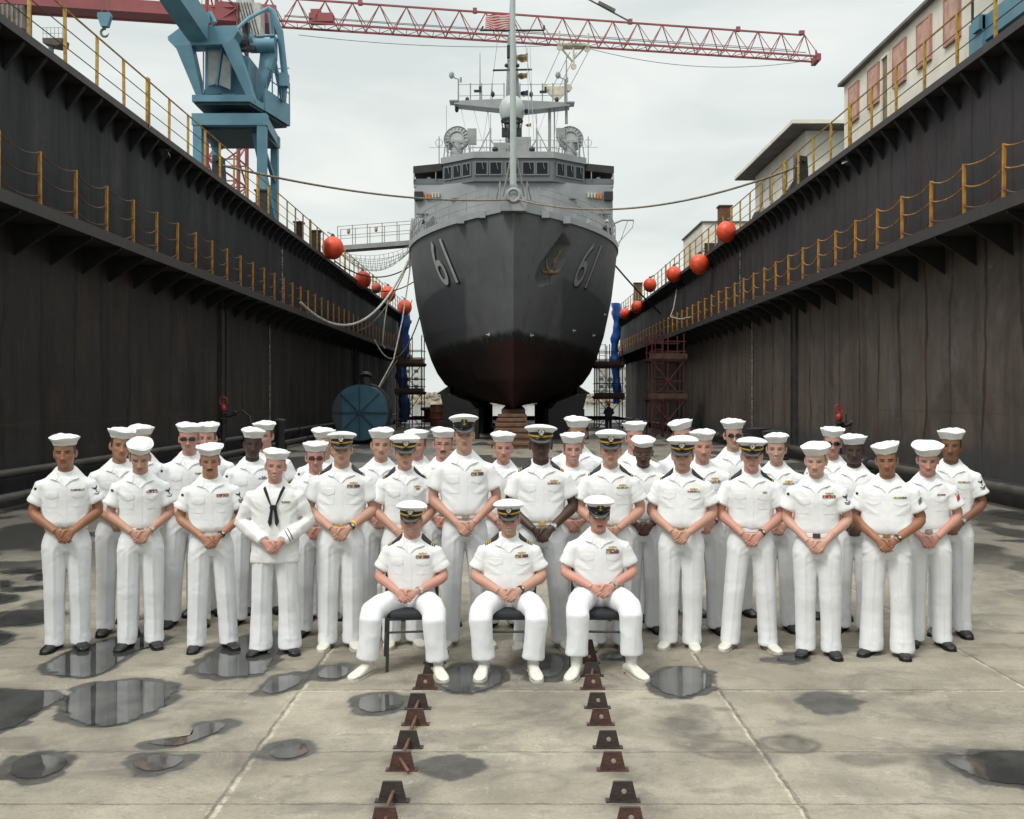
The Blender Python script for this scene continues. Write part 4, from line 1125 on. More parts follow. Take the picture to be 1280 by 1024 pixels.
for s in (-1, 1):
    # bridge wing
    b = MB(); b.box((s * 4.73, 56.6, 13.92), (1.62, 2.9, .36)); b.build('bridge_wing', m_haze, ship)
    b = MB(); b.box((s * 4.73, 55.14, 14.05), (1.62, .05, .28)); b.box((s * 5.53, 56.6, 14.05), (.05, 2.9, .28)); b.build('wing_bulwark', m_hazed, ship)
    b = MB(); b.prism([(s * 3.95, 55.0, 15.02), (s * 5.55, 55.0, 14.86), (s * 5.55, 55.0, 14.5), (s * 5.45, 55.0, 14.46), (s * 3.95, 55.0, 14.62)], (0, 3.0, 0)); b.build('awning', m_canvas, ship)
    b = MB(); b.tube([(s * 5.5, 55.05, 14.1), (s * 5.5, 55.05, 14.6)], .04, 6); b.tube([(s * 4.3, 55.05, 14.1), (s * 4.3, 55.05, 14.7)], .03, 6); b.tube([(s*4.7,55.3,14.1),(s*4.7,55.3,14.3)], .12, 8); b.build('awning_post', m_mast, ship)
    # side-light box and orange gear on the wing front
    b = MB(); b.box((s * 5.24, 54.98, 13.20), (.48, .34, .46)); b.build('sidelight_box', m_black, ship)
    b = MB(); b.box((s * 4.78, 54.86, 13.16), (.10, .2, .30)); b.box((s * 4.62, 54.8, 13.14), (.12, .2, .26)); b.build('life_jacket', mat('gear_orange', (0.55, 0.16, 0.04), .6), ship)
    b = MB()
    for k in range(3): b.box((s * (4.45 - .17 * k), 54.7 - .06 * k, 13.18), (.09, .2, .28))
    b.build('fire_station', mat('gear_pale', (0.5, 0.5, 0.45), .6), ship)
    b = MB(); b.box((s * 4.9, 54.93, 12.2), (.9, .12, .05)); b.box((s * 3.2, 54.2, 12.9), (.5, .15, .04)); b.build('ledge', m_hazed, ship)
# deck clutter on the forecastle
def clutter(x, y, z, kind):
    b = MB()
    if kind == 0: b.tube([(x, y, z), (x, y, z + .55)], .14, 10); b.ball((x, y, z + .6), .2, 10, 6); b.build('vent_cowl', m_mast, ship, smooth=True)
    elif kind == 1: b.box((x, y, z + .3), (.5, .5, .6)); b.box((x, y, z + .63), (.56, .56, .06)); b.build('locker', m_haze, ship)
    elif kind == 2: b.tube([(x, y, z), (x, y, z + .35)], .18, 12); b.tube([(x, y, z + .35), (x, y, z + .42)], .26, 12); b.build('capstan', m_mast, ship, smooth=True)
    else: b.tube([(x - .2, y, z), (x - .2, y, z + .4)], .08, 8); b.tube([(x + .2, y, z), (x + .2, y, z + .4)], .08, 8); b.box((x, y, z + .03), (.7, .25, .06)); b.build('deck_bitts', m_black, ship)
for x, y, k in ((-1.9, 47.4, 3), (1.9, 47.4, 3), (0, 47.5, 2), (-2.8, 49.5, 0), (2.9, 49.3, 0), (1.2, 50.2, 1), (-1.0, 50.6, 1), (3.8, 51.6, 3), (-3.6, 51.5, 3), (3.4, 50.2, 1)): clutter(x, y, 10.15, k)
# canvas-covered gear at the left rail, hose bundle, davit at the right
b = MB(); b.prism([(-4.7, 52.6, 10.1), (-3.9, 52.6, 10.1), (-3.8, 52.6, 10.9), (-4.25, 52.6, 11.7), (-4.75, 52.6, 11.1)], (0, .6, 0)); b.build('covered_gear', mat('grey_cover', (0.15, 0.155, 0.16), .8, var=.2), ship)
b = MB()
for k in range(6):
    x = -5.1 - .11 * k; b.tube([(x, 53.9, 9.2), (x + .02 * k, 53.6, 11.1 + .1 * math.sin(k * 2)), (x + .15, 53.9, 11.75), (x + .35, 54.5, 11.6)], .055, 7)
b.build('hose_bundle', m_mast, ship, smooth=True)
b = MB(); b.tube([(5.35, 54.2, 10.1), (5.35, 54.2, 11.2), (5.5, 54.1, 11.55), (5.9, 54.0, 11.7), (6.5, 53.9, 11.68)], .05, 8); b.tube([(6.5, 53.9, 11.68), (6.45, 54, 11.3), (5.6, 54.2, 10.4)], .02, 5); b.tube([(6.2, 53.9, 11.7), (5.7, 54.2, 10.3)], .018, 5); b.tube([(5.1, 54.1, 10.1), (5.1, 54.1, 11.5)], .04, 6); b.build('davit', m_mast, ship, smooth=True)
b = MB(); b.bar((2.8, 50, 10.2), (4.2, 52, 11.4), .05); b.bar((3.3, 50, 10.2), (3.9, 51.2, 11.3), .04); b.bar((4.3, 52, 10.2), (4.3, 52, 11.5), .05); b.bar((3.3, 49.2, 10.25), (3.0, 49.3, 11.2), .03); b.build('deck_frame', m_mast, ship)

# ---- roof gear: two big lamp drums with vented rims, rails, tripod frames
def lamp_drum(s):
    x, y, z = s * 3.17, 55.6, 16.52; r = .74
    b = MB(); Mr = Matrix.Rotation(s * R(12), 3, 'Z') @ Matrix.Rotation(R(78), 3, 'X')
    b.lathe([(.02, -.5), (r * .55, -.46), (r * .86, -.3), (r, -.05), (r, .12), (r * .94, .16), (r * .9, .1)], (x, y, z), 32, Mr); o = b.build('lamp_drum', m_haze, ship, smooth=True)
    b = MB(); b.lathe([(.01, .085), (r * .9, .1), (r * .9, .06)], (x, y, z), 32, Mr); b.build('drum_face', m_black, o, smooth=True)
    b = MB()
    for k in range(18):
        a = 2 * math.pi * k / 18
        b.bar(Vector((x, y, z)) + Mr @ Vector((.55 * r * math.cos(a), .55 * r * math.sin(a), .13)), Vector((x, y, z)) + Mr @ Vector((.9 * r * math.cos(a), .9 * r * math.sin(a), .13)), .05, .03)
    b.tube([Vector((x, y, z)) + Mr @ Vector((.55 * r * math.cos(a), .55 * r * math.sin(a), .13)) for a in np.linspace(0, 2 * math.pi, 25)], .05, 6, caps=False)
    b.build('drum_spokes', m_mast, o)
    b = MB(); b.tube([(x, y, 15.29), (x, y, z - .25)], [.42, .30], 14); b.box((x + s * -.05, y - .2, z - .2), (.9, .2, .12)); b.build('pedestal', m_haze, ship, smooth=True)
    b = MB()
    for dx in (-.72, -.5, .5, .78): b.bar((x + dx, y - .3, 15.29), (x + dx * .78, y - .25, z + (.2 if dx < 0 else 0)), .06)
    b.bar((x - .6, y - .35, z), (x + .62, y - .35, 15.35), .05); b.build('lamp_yoke', m_haze, ship)
    b = MB(); b.box((x - s * .55 if s > 0 else x + .85, y - .1, z + .1 if s < 0 else z + .3), (.5, .3, .85 if s < 0 else .5)); b.build('equipment_box', m_mast, ship)
for s in (-1, 1): lamp_drum(s)
b = MB()
xs = np.linspace(-3.7, 3.7, 11)
for x in xs: b.tube([(x, 54.3 + (abs(x) > 2.2) * (abs(x) - 2.2) * .8, 15.29), (x, 54.3 + (abs(x) > 2.2) * (abs(x) - 2.2) * .8, 16.15)], .022, 5)
for hz in (15.7, 16.12): b.tube([(x, 54.3 + (abs(x) > 2.2) * (abs(x) - 2.2) * .8, hz) for x in xs], .015, 5)
b.build('roof_rail', m_mast, ship)
for s in (-1, 1):
    b = MB(); b.bar((s * 1.3, 55, 15.3), (s * 1.28, 55.2, 17.0), .09); b.bar((s * 2.1, 55, 15.3), (s * 1.3, 55.2, 16.9), .06); b.bar((s * .55, 55, 15.3), (s * 1.3, 55.2, 16.4), .06); b.bar((s * .8, 55, 15.9), (s * 2.4, 55, 15.9), .03); b.tube([(s * 1.28, 55.2, 17), (s * 1.28, 55.2, 17.8)], .02, 5); b.tube([(s*2.4,55.2,15.3),(s*2.4,55.2,16.5)], .025, 5)
    b.tube([(s * 4.15, 55.4, 15.0), (s * 4.15, 55.4, 16.6)], .03, 5); b.tube([(s * 4.15 + .2 * math.cos(a), 55.4, 16.25 + .2 * math.sin(a)) for a in np.linspace(0, 2*math.pi, 13)], .015, 4, caps=False); b.tube([(s * 3.5, 55.4, 16.0), (s * 4.7, 55.4, 16.0)], .012, 4)
    b.build('roof_frame', m_mast, ship)
for x in (-1.0, 1.0):
    b = MB(); b.ball((x, 53.9, 15.5), .17, 12, 8); b.tube([(x, 53.9, 15.28), (x, 53.9, 15.4)], .05, 6); b.build('signal_lamp', m_black, ship, smooth=True)
b = MB(); b.box((-.62, 57, 16.0), (1.05, .6, 1.2)); b.box((.55, 57.3, 16.2), (.9, .6, 1.6)); b.box((-.7, 56.66, 16.1), (.5, .1, .5)); b.build('equipment_cabinet', m_mast, ship)
b = MB(); b.box((-.20, 56.5, 16.1), (.16, .1, .5)); b.build('red_marker', m_red, ship)

# ---- mast, radome, yard platform
MY = 59.0
def MPt(px, py, D=MY): return P(px, py, D)
b = MB(); b.tube([(0, MY + 1.2, 14.9), (-.05, MY + 1.0, 20.5), (-.12, MY + .9, 24.6), (-.12, MY + .9, 26.5)], [.55, .42, .16, .08], 12); b.build('mast', m_mast, ship, smooth=True)
rc = MPt(640, 136, 58.0); rr_ = 16 * 58 / F
b = MB(); b.lathe([(.02, rr_ * 1.02), (rr_ * .45, rr_ * .92), (rr_ * .8, rr_ * .62), (rr_, rr_ * .12), (rr_ * .98, -rr_ * .35), (rr_ * .86, -rr_ * .80), (rr_ * .82, -rr_ * .86), (.02, -rr_ * .87)], rc, 28); b.build('radome', m_radome, ship, smooth=True)
b = MB()
for a in np.linspace(0, 2 * math.pi, 9)[:-1]: b.bar(rc + Vector((.62 * math.cos(a), .62 * math.sin(a), -.7)), rc + Vector((.42 * math.cos(a), .42 * math.sin(a), -1.6)), .06)
b.box(rc + Vector((-.42, -.1, -1.42)), (.35, .5, .45)); b.box(rc + Vector((.42, -.1, -1.42)), (.3, .5, .45)); b.tube([rc + Vector((0, 0, -.7)), rc + Vector((0, 0, -2.9))], [.2, .26], 10)
b.tube([rc + Vector((.6 * math.cos(a), .6 * math.sin(a), -.72)) for a in np.linspace(0, 2 * math.pi, 17)], .06, 6, caps=False); b.build('radome_cradle', m_black, ship)
yl, yr = MPt(568, 129), MPt(712, 131)
b = MB()
for e in (yl, yr):
    cx = Vector((0, MY, e.z - .0)); s = 1 if e.x > 0 else -1
    b.prism([(s * .5, MY - .5, e.z + .12), (e.x, MY - .4, e.z + .02), (e.x, MY - .4, e.z - .16), (s * .5, MY - .5, e.z - .5)], (0, 1.0, 0))
    b.box(e + Vector((0, 0, .03)), (.55, .9, .07))
b.build('yard_platform', m_haze, ship)
b = MB()
for px in (573, 588, 602, 615, 630, 650, 664, 678, 691, 706):
    b.tube([MPt(px, 130), MPt(px, 104 + .0 * px)], .035, 6)
for a_, c_ in ((573, 630), (650, 706)):
    for yy in (105, 119): b.tube([MPt(a_, yy + 1), MPt(c_, yy)], .018, 5)
b.build('yard_rail', m_mast, ship)
for x, d in ((573, 1), (706, 1)):
    b = MB(); b.tube([MPt(x, 129), MPt(x, 99), MPt(x - 4, 98)], .045, 6); b.tube([MPt(x + 3, 97), MPt(x + 3, 103)], .06, 6); b.tube([MPt(x - 4, 98), MPt(x - 8, 94)], .04, 6); b.ball(MPt(x - 8.5, 94), (.16, .1, .22), 10, 6)
    b.build('wind_sensor', m_mast, ship, smooth=True)
b = MB(); b.tube([MPt(600, 130), MPt(600, 66)], [.05, .018], 6); b.tube([MPt(708, 155), MPt(708, 71)], [.09, .03], 6); b.tube([MPt(687, 190), MPt(687, 133)], .09, 8); b.tube([MPt(693, 190), MPt(693, 133)], .04, 6); b.tube([MPt(558, 190), MPt(558, 132)], .015, 5); b.build('whip_antenna', m_mast, ship)
for px, py in ((597, 114), (679, 115)):
    b = MB(); b.box(MPt(px, py), (.42, .25, .09)); b.tube([MPt(px + 3, py), MPt(px + 3, py - 6)], .07, 6); b.build('yard_light', m_black, ship)
for px, py in ((584, 125), (616, 118), (696, 125), (664, 118), (571, 137)):
    b = MB(); b.ball(MPt(px, py), (.12, .12, .18), 8, 6); b.build('yard_lamp', m_black, ship, smooth=True)
b = MB(); b.tube([MPt(616, 88), MPt(665, 87)], .06, 8); b.tube([MPt(600, 38), MPt(680, 38)], .06, 8); b.tube([MPt(680, 38), MPt(680, 32)], .06, 6); b.tube([MPt(601, 38), MPt(604, 33)], .05, 6); b.build('crosstree', m_black, ship, smooth=True)
b = MB(); lx = 636.5
b.bar(MPt(lx - 1.6, 118, 58.8), MPt(lx - 1.6, 46, 58.8), .04); b.bar(MPt(lx + 1.6, 118, 58.8), MPt(lx + 1.6, 46, 58.8), .04)
for yy in range(48, 118, 4): b.bar(MPt(lx - 1.6, yy, 58.8), MPt(lx + 1.6, yy, 58.8), .035)
b.build('mast_ladder', m_mast, ship)
b = MB(); b.box(MPt(636, 65, 58.7), (.22, .3, .7)); b.ball(MPt(633, 82, 58.7), .12, 8, 6); b.ball(MPt(647, 82, 58.7), .12, 8, 6); b.build('mast_fitting', m_black, ship)
b = MB()
for a_, c_, d0, d1 in (((622, 50), (612, 130), 59, 59), ((576, 134), (588, 190), 59, 56), ((592, 136), (606, 190), 59, 56), ((610, 138), (602, 190), 59, 56), ((662, 50), (668, 190), 59, 56), ((659, 60), (662, 190), 59, 56), ((698, 137), (690, 190), 59, 56), ((668, 138), (676, 190), 59, 56), ((656, 50), (666, 130), 59, 59), ((684, 134), (664, 190), 59, 56), ((610, 138), (614, 190), 59, 56)):
    b.tube([P(*a_, d0), P(*c_, d1)], .014, 4)
b.build('halyard', m_mast, ship)

# jack staff at the bow with its struts
js = MB(); js.tube([(-.02, 44.55, 10.4), (-.02, 44.55, 12), (-.04, 44.62, 20.3)], [.16, .145, .12], 14); js.build('jack_staff', m_radome, ship, smooth=True)
b = MB()
for s in (-1, 1): b.tube([(0, 44.6, 13.4), (s * .62, 45.3, 10.6)], .045, 6); b.tube([(s * .62, 45.3, 10.5), (s * .62, 45.3, 11.9)], .04, 6); b.tube([(s * .62, 45.3, 11.9), (s * .95, 46.2, 10.6)], .03, 6)
b.box((0, 44.55, 11.5), (.34, .3, .18)); b.build('staff_strut', m_mast, ship)
b = MB(); b.box((-.05, 44.6, 20.25), (.7, .12, .1)); b.build('staff_cap', m_mast, ship)

# ---- flags (flown from the mast: things of their own)
def flag(px0, py0, px1, py1, D, name, label, cols, cat, group=None, wave=.10, taper=0.):
    a = P(px0, py0, D); c = P(px1, py1, D); n, m_ = 26, 26
    w = c.x - a.x; h = a.z - c.z
    b = MB(); vs = []; fs = []
    for i in range(m_ + 1):
        v = i / m_
        for j in range(n + 1):
            u = j / n
            dy = wave * math.sin(u * 9 + v * 2.5) * (0.3 + u) ; dz = .06 * h * math.sin(u * 8 + 1) + taper * h * u * (.5 - v)
            vs.append((a.x + w * u, D + dy, a.z - h * v + dz - .04 * h * u * u))
    for i in range(m_):
        b.cc = (*cols(i / m_), 1)
        for j in range(n):
            q = [vs[i*(n+1)+j], vs[i*(n+1)+j+1], vs[(i+1)*(n+1)+j+1], vs[(i+1)*(n+1)+j]]
            b.add(q, [(0, 1, 2, 3)])
    me = b
    o = b.build(name, attr_mat('flag_cloth', rough=.8, var=.1, vscale=4), None, smooth=False)
    sol = o.modifiers.new('thick', 'SOLIDIFY'); sol.thickness = .012
    tag(o, label, cat, group)
st = [(0.50, 0.045, 0.05) if k % 2 == 0 else (0.62, 0.58, 0.56) for k in range(13)]
flag(639.5, 17.5, 607, 37.5, 60.0, 'flag', 'red and white striped flag flying from the ship mast under the long red jib', lambda v: st[min(12, int(v * 13))], 'flag', wave=.22)
brn = lambda v: (0.26, 0.19, 0.07) if (v < .35 or v > .75) else (0.12, 0.085, 0.05)
flag(660, 67, 646, 78, 59.6, 'signal_flag', 'uppermost brown and yellow signal flag on the ship halyard', brn, 'flag', 'signal flags on the ship mast', taper=-.3)
flag(659, 91.5, 646.5, 98.5, 59.6, 'signal_flag', 'second brown and yellow signal flag, just below the upper crosstree', brn, 'flag', 'signal flags on the ship mast')
flag(660, 113, 650, 121, 59.6, 'signal_flag', 'dark blue signal flag above the white radome', lambda v: (.03, .035, .06), 'flag', 'signal flags on the ship mast', taper=-.4)
flag(664, 154, 656, 159, 57.6, 'signal_flag', 'small lowest signal flag, brown, right of the radome', lambda v: (0.28, 0.17, 0.05), 'flag', 'signal flags on the ship mast', taper=-.8)
b_ = 661
flag(661, 136.5, 655.5, 142, 57.6, 'signal_flag', 'small black-blue signal flag tucked beside the radome', lambda v: (.02, .024, .04), 'flag', 'signal flags on the ship mast')

# ---- gangway from the dock wall to the ship, with its safety net
gw = thing('gangway', 'grey gangway with rails from the left dock wall to the ship deck', 'gangway', (-7.4, 56, 9.9))
ga, gb = P(424, 310, 56.2), P(516, 303, 56.2)
b = MB(); b.bar(ga, gb, 1.0, .10); b.bar(ga + Vector((0, -.5, -.1)), gb + Vector((0, -.5, -.1)), .06, .22); b.bar(ga + Vector((0, .5, -.1)), gb + Vector((0, .5, -.1)), .06, .22); b.build('walkway', m_mast, gw)
for dy in (-.5, .5):
    b = MB()
    for k in range(6):
        p = ga.lerp(gb, k / 5) + Vector((0, dy, 0)); b.tube([p, p + Vector((0, 0, 1.15))], .024, 6)
    for hz in (.6, 1.12): b.tube([ga + Vector((0, dy, hz)), gb + Vector((0, dy, hz))], .018, 5)
    b.build('hand_rail', m_mast, gw)
for k in (.15, .52):
    b = MB(); p = ga.lerp(gb, k) + Vector((0, -.55, .85)); b.box(p, (.16, .1, .14)); b.ball(p + Vector((0, -.04, -.1)), (.09, .08, .12), 8, 6); b.build('deck_lamp', mat('lamp_amber', (.28, .2, .08), .4), gw)
b = MB(); n = 16; m_ = 8; pts = {}
for i in range(n + 1):
    for j in range(m_ + 1):
        u = i / n; v = j / m_
        p = ga.lerp(gb, u) + Vector((0, -.6 + 1.4 * v, -.25)); p.z -= 1.5 * 4 * u * (1 - u) * (.35 + .65 * math.sin(math.pi * v)) * .8
        pts[i, j] = p
for i in range(n + 1): b.tube([pts[i, j] for j in range(m_ + 1)], .012, 4)
for j in range(m_ + 1): b.tube([pts[i, j] for i in range(n + 1)], .012, 4)
tag(b.build('safety_net', m_wrope), 'sagging pale safety net slung under the gangway', 'net')

# ---- mooring lines, hoses
def rope(name, pts, r, m, label, cat='rope'):
    b = MB(); b.tube(pts, r, 7); tag(b.build(name, m, smooth=True), label, cat)
fl_, fr_ = Vector((-9.12, 31.1, 9.35)), Vector((9.2, 32.0, 9.55))
rope('mooring_line', catenary(fl_, (-.2, 43.75, 10.78), .38, 24), .038, m_rope, 'brown mooring line from the left dock wall to the ship bullnose')
rope('mooring_line', catenary((.2, 43.75, 10.78), fr_, .85, 24), .038, m_rope, 'brown mooring line from the ship bullnose to the right dock wall')
rope('mooring_line', catenary((5.55, 56, 9.7), (9.15, 62, 7.3), .1, 10), .05, m_black, 'short black line from the right side of the hull down to the dock wall')
rope('white_hose', catenary((-9.0, 42, 6.1), (-5.5, 55, 10.4), 2.35, 26), .062, m_wrope, 'thick pale hose hanging in a deep loop between left walkway and ship')
rope('white_hose', catenary((-9.0, 58, 6.0), (-5.62, 55.5, 10.2), .9, 16), .035, m_wrope, 'thin pale hose from the ship side down to the far left walkway')
rope('electric_cable', catenary((-9.0, 50, 8.95), (-5.62, 55, 9.4), .75, 16), .035, m_black, 'upper black cable slung from the left wall top to the ship side')
rope('electric_cable', catenary((-9.0, 52, 8.6), (-5.6, 56, 8.6), .75, 16), .03, m_black, 'lower black cable slung from the left wall to the ship side')
rope('white_hose', catenary((-8.95, 64, 5.8), (-5.4, 58, 7.0), 1.9, 16), .04, m_wrope, 'pale hose drooping low between the far left walkway and the hull')
rope('white_hose', [P(516, 300, 55), P(512, 340, 54), P(503, 400, 52), P(492, 450, 50), P(470, 490, 48), P(440, 492, 46.5)], .035, m_wrope, 'long pale hose falling from the ship deck to the blue tank')
rope('white_hose', [P(485, 375, 61), P(481, 400, 61), P(478, 430, 60), P(481, 436, 60)], .04, m_wrope, 'short pale hose hanging below the ball fenders on the left wall')
rope('electric_cable', [P(515, 375, 54), P(505, 410, 56), P(497, 450, 58), P(470, 492, 50)], .02, m_rope, 'thin brown cable from the hull down behind the blue tank')
rope('white_hose', [P(846, 362, 54.5), P(842, 385, 54.2), P(838, 396, 54), P(850, 399, 53), P(866, 396, 51)], .03, m_wrope, 'pale rope hanging on the right walkway rail')
def fairlead_post(p, label):
    b = MB(); b.prism([(p.x - .17, p.y - .1, ZT), (p.x + .17, p.y - .1, ZT), (p.x + .12, p.y - .1, p.z + .12), (p.x - .12, p.y - .1, p.z + .16)], (0, .5, 0)); b.tube([(p.x, p.y - .2, p.z), (p.x, p.y + .5, p.z)], .07, 10)
    tag(b.build('roller_fairlead', m_black), label, 'fairlead')
fairlead_post(Vector((-9.25, 31.1, 9.5)), 'black roller fairlead on the top edge of the left wall, holding the mooring line')
fairlead_post(Vector((9.3, 32.0, 9.7)), 'black roller fairlead on the top edge of the right wall, holding the mooring line')

# ================================================================== CRANES AND DECKHOUSES
m_cred = mat('crane_red', (0.33, 0.085, 0.088), 0.6, col2=(0.25, 0.06, 0.065), vscale=.6)
m_cblue = mat('crane_blue', (0.115, 0.255, 0.325), 0.5, col2=(0.080, 0.195, 0.262), vscale=1.2, bump=.06)
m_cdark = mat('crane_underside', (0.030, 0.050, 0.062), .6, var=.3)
m_cglass = mat('cab_glass', (0.30, 0.33, 0.32), 0.1, col2=(0.17, 0.19, 0.19), vscale=1.2)
m_cream = mat('hook_cream', (0.55, 0.50, 0.38), 0.55, var=.15, vscale=3)
m_corr = mat('counterweight_grey', (0.20, 0.17, 0.15), .8, var=.25, vscale=2)
m_cable = mat('steel_cable', (0.12, 0.11, 0.10), .5, var=.2)

tc = thing('tower_crane', 'tall red lattice tower crane whose long jib crosses the sky above the ship', 'crane', (-20.3, 69.6, -1.2))
Ja, Jb = P(319, 28, 70.0), P(1020, 74, 77.6)
jd = (Jb - Ja).normalized(); js_ = Vector((-jd.y, jd.x, 0)).normalized()
Llen = (Jb - Ja).length
def J(t, s=0, h=0): return Ja + jd * t + js_ * s + Vector((0, 0, h))
HT = 1.85
b = MB()
for s in (-.62, .62): b.bar(J(-1.5, s), J(Llen, s), .12, .13)
b.bar(J(-1.5, 0, HT), J(Llen - 1.2, 0, HT - .05), .12, .12)
b.build('chord', m_cred, tc)
nb = 22
b = MB(); step = Llen / nb
for i in range(nb):
    t0, t1 = i * step, (i + 1) * step; tm = (t0 + t1) / 2
    for s in (-.62, .62):
        b.bar(J(t0, s), J(tm, 0, HT - .02), .055); b.bar(J(tm, 0, HT - .02), J(t1, s), .055)
    b.bar(J(t0, -.62), J(t0, .62), .05); b.bar(J(t0, -.62), J(tm, .62), .035); b.bar(J(tm, .62), J(t1, -.62), .035); b.bar(J(tm, -.62), J(tm, .62), .04)
b.build('lattice', m_cred, tc)
b = MB(); b.box(J(Llen, 0, -.05), (.35, 1.5, .5)); b.bar(J(Llen, 0, -.2), J(Llen, 0, .7), .1); b.box(J(Llen - 1.2, 0, HT + .12), (.4, .3, .3)); b.build('jib_tip', m_cred, tc)
b = MB(); b.box(J(4.6, 0, .55), (1.7, .8, .6)); b.box(J(4.2, 0, .95), (.7, .5, .4)); b.build('winch', m_cred, tc)
for t_ in (7.3, 15.6, 27.4, 36.0):
    b = MB(); b.box(J(t_, 0, HT + .05), (.3, .3, .35)); b.build('pulley', m_cred, tc)
# counter jib girder with handrail
b = MB()
for s in (-.8, .8): b.bar(J(-17.5, s, .25), J(-1.0, s, .25), .28, .85)
b.box(J(-9, 0, -.1), (17, 1.5, .06), Matrix.Rotation(math.atan2(jd.y, jd.x), 3, 'Z'))
b.bar(J(-2.6, 0, .25), J(1.5, 0, .25), 2.2, 1.3); b.build('counter_jib', m_cred, tc)
b = MB()
for k in range(12): b.tube([J(-16.5 + 1.3 * k, -.9, .6), J(-16.5 + 1.3 * k, -.9, 1.75)], .035, 6)
for hz in (1.2, 1.75): b.tube([J(-16.6, -.9, hz), J(-2.2, -.9, hz)], .03, 5)
b.build('counter_jib_rail', mat('rail_pale', (0.42, 0.42, 0.40), .5, var=.1), tc)
cw0, cw1 = J(-17.2, -.9, -.2), J(-14.9, -.9, -.2)
b = MB(); b.prism([cw0, cw1, cw1 + Vector((0, 0, -1.55)), cw0 + Vector((0, 0, -1.55))], js_ * 1.8)
for k in range(8):
    p = cw0.lerp(cw1, (k + .5) / 8); b.box(p + Vector((0, -.04, -.78)), (.12, .1, 1.5))
b.build('counterweight', m_corr, tc)
# mast
mc = J(-1.9, 0, 0); hw = 1.08
b = MB()
for sx in (-1, 1):
    for sy in (-1, 1): b.bar((mc.x + sx * hw, mc.y + sy * hw, -1.2), (mc.x + sx * hw, mc.y + sy * hw, mc.z + 5), .20)
b.build('mast_leg', m_cred, tc)
b = MB(); z = -1.0; k = 0
while z < mc.z + 4.5:
    for sy in (-1, 1):
        b.bar((mc.x - hw, mc.y + sy * hw, z), (mc.x + hw, mc.y + sy * hw, z), .09)
        a, c = (-hw, hw) if k % 2 else (hw, -hw)
        b.bar((mc.x + a, mc.y + sy * hw, z), (mc.x + c, mc.y + sy * hw, z + 1.5), .09)
        b.bar((mc.x + sy * hw, mc.y + a, z), (mc.x + sy * hw, mc.y + c, z + 1.5), .09); b.bar((mc.x + sy * hw, mc.y - hw, z), (mc.x + sy * hw, mc.y + hw, z), .09)
    z += 1.5; k += 1
b.build('mast_lattice', m_cred, tc)
b = MB(); b.box(mc + Vector((2.1, -1.3, -.6)), (1.4, 1.2, 2.2)); b.box(mc + Vector((1.6, -1.2, 1.0)), (1.0, .8, .8)); b.build('cab', mat('crane_cab_pale', (.42, .42, .40), .5, var=.2, vscale=3), tc)
b = MB()
for k in range(7): b.bar(mc + Vector((.9 + .2 * k, -1.95, .5)), mc + Vector((1.5 + .2 * k, -1.95, -1.7)), .05)
b.build('cab_grille', m_black, tc)
# pendant bars and the slack rope under the jib
b = MB(); b.tube([J(12.5, 0, 8.6), J(27.5, 0, HT)], .07, 6); b.tube([J(-1, 0, 13), J(12.5, 0, 8.6)], .07, 6); b.bar(J(26.2, 0, HT + .75), J(24.9, 0, HT + 1.3), .25); b.build('pendant', m_cable, tc)
b = MB(); b.tube(catenary(J(3, -.3, -.8), J(23.0, -.3, -.2), .45, 14), .022, 5); b.tube(catenary(J(23.0, -.3, -.2), J(Llen - 1, -.3, -.3), 1.0, 14), .022, 5); b.tube([J(2, -.3, .45), J(Llen - 1, -.3, .35)], .03, 5); b.tube([J(2, .3, .75), J(Llen - 2, .3, .7)], .025, 5); b.build('trolley_rope', m_cable, tc)
# trolley, falls and hook block
TT = 22.9
b = MB(); b.box(J(TT, 0, -.25), (2.1, .9, .16)); b.bar(J(TT - .95, 0, -.3), J(TT, 0, -1.35), .11); b.bar(J(TT + .95, 0, -.3), J(TT, 0, -1.35), .11)
for s in (-1.1, 1.1): b.bar(J(TT + s, -.6, -.3), J(TT + s, -.6, .6), .09)
for s in (-1.05, 1.05, 0): b.tube([J(TT + s, -.52, -.55 - (1.35 if s == 0 else 0)), J(TT + s, -.40, -.55 - (1.35 if s == 0 else 0))], .22, 14)
b.bar(J(TT, -.45, -.5), J(TT, -.45, -1.8), .10); b.build('trolley', m_cream, tc, smooth=True)
hk = P(696, 117, 74.2)
b = MB()
for dx, tx in ((-1.1, -1.05), (-.3, -.25), (.25, .25), (1.1, 1.1)): b.tube([J(TT + tx, -.4, -.8), hk + Vector((dx * .9, 0, .55))], .022, 5)
b.build('hoist_fall', m_cable, tc)
b = MB(); b.prism([hk + Vector(v) for v in ((-.85, -.15, .50), (.85, -.15, .50), (.85, -.15, .25), (.12, -.15, -.5), (-.12, -.15, -.5), (-.85, -.15, .25))], (0, .3, 0))
for s in (-1, 1): b.tube([hk + Vector((s * .9, -.22, .38)), hk + Vector((s * .8, .22, .38))], .25, 16)
b.tube([hk + Vector((0, 0, -.5)), hk + Vector((0, 0, -.95)), hk + Vector((.3, 0, -1.15)), hk + Vector((.25, 0, -.9))], [.12, .1, .09, .04], 8); b.build('hook_block', m_cream, tc, smooth=True)

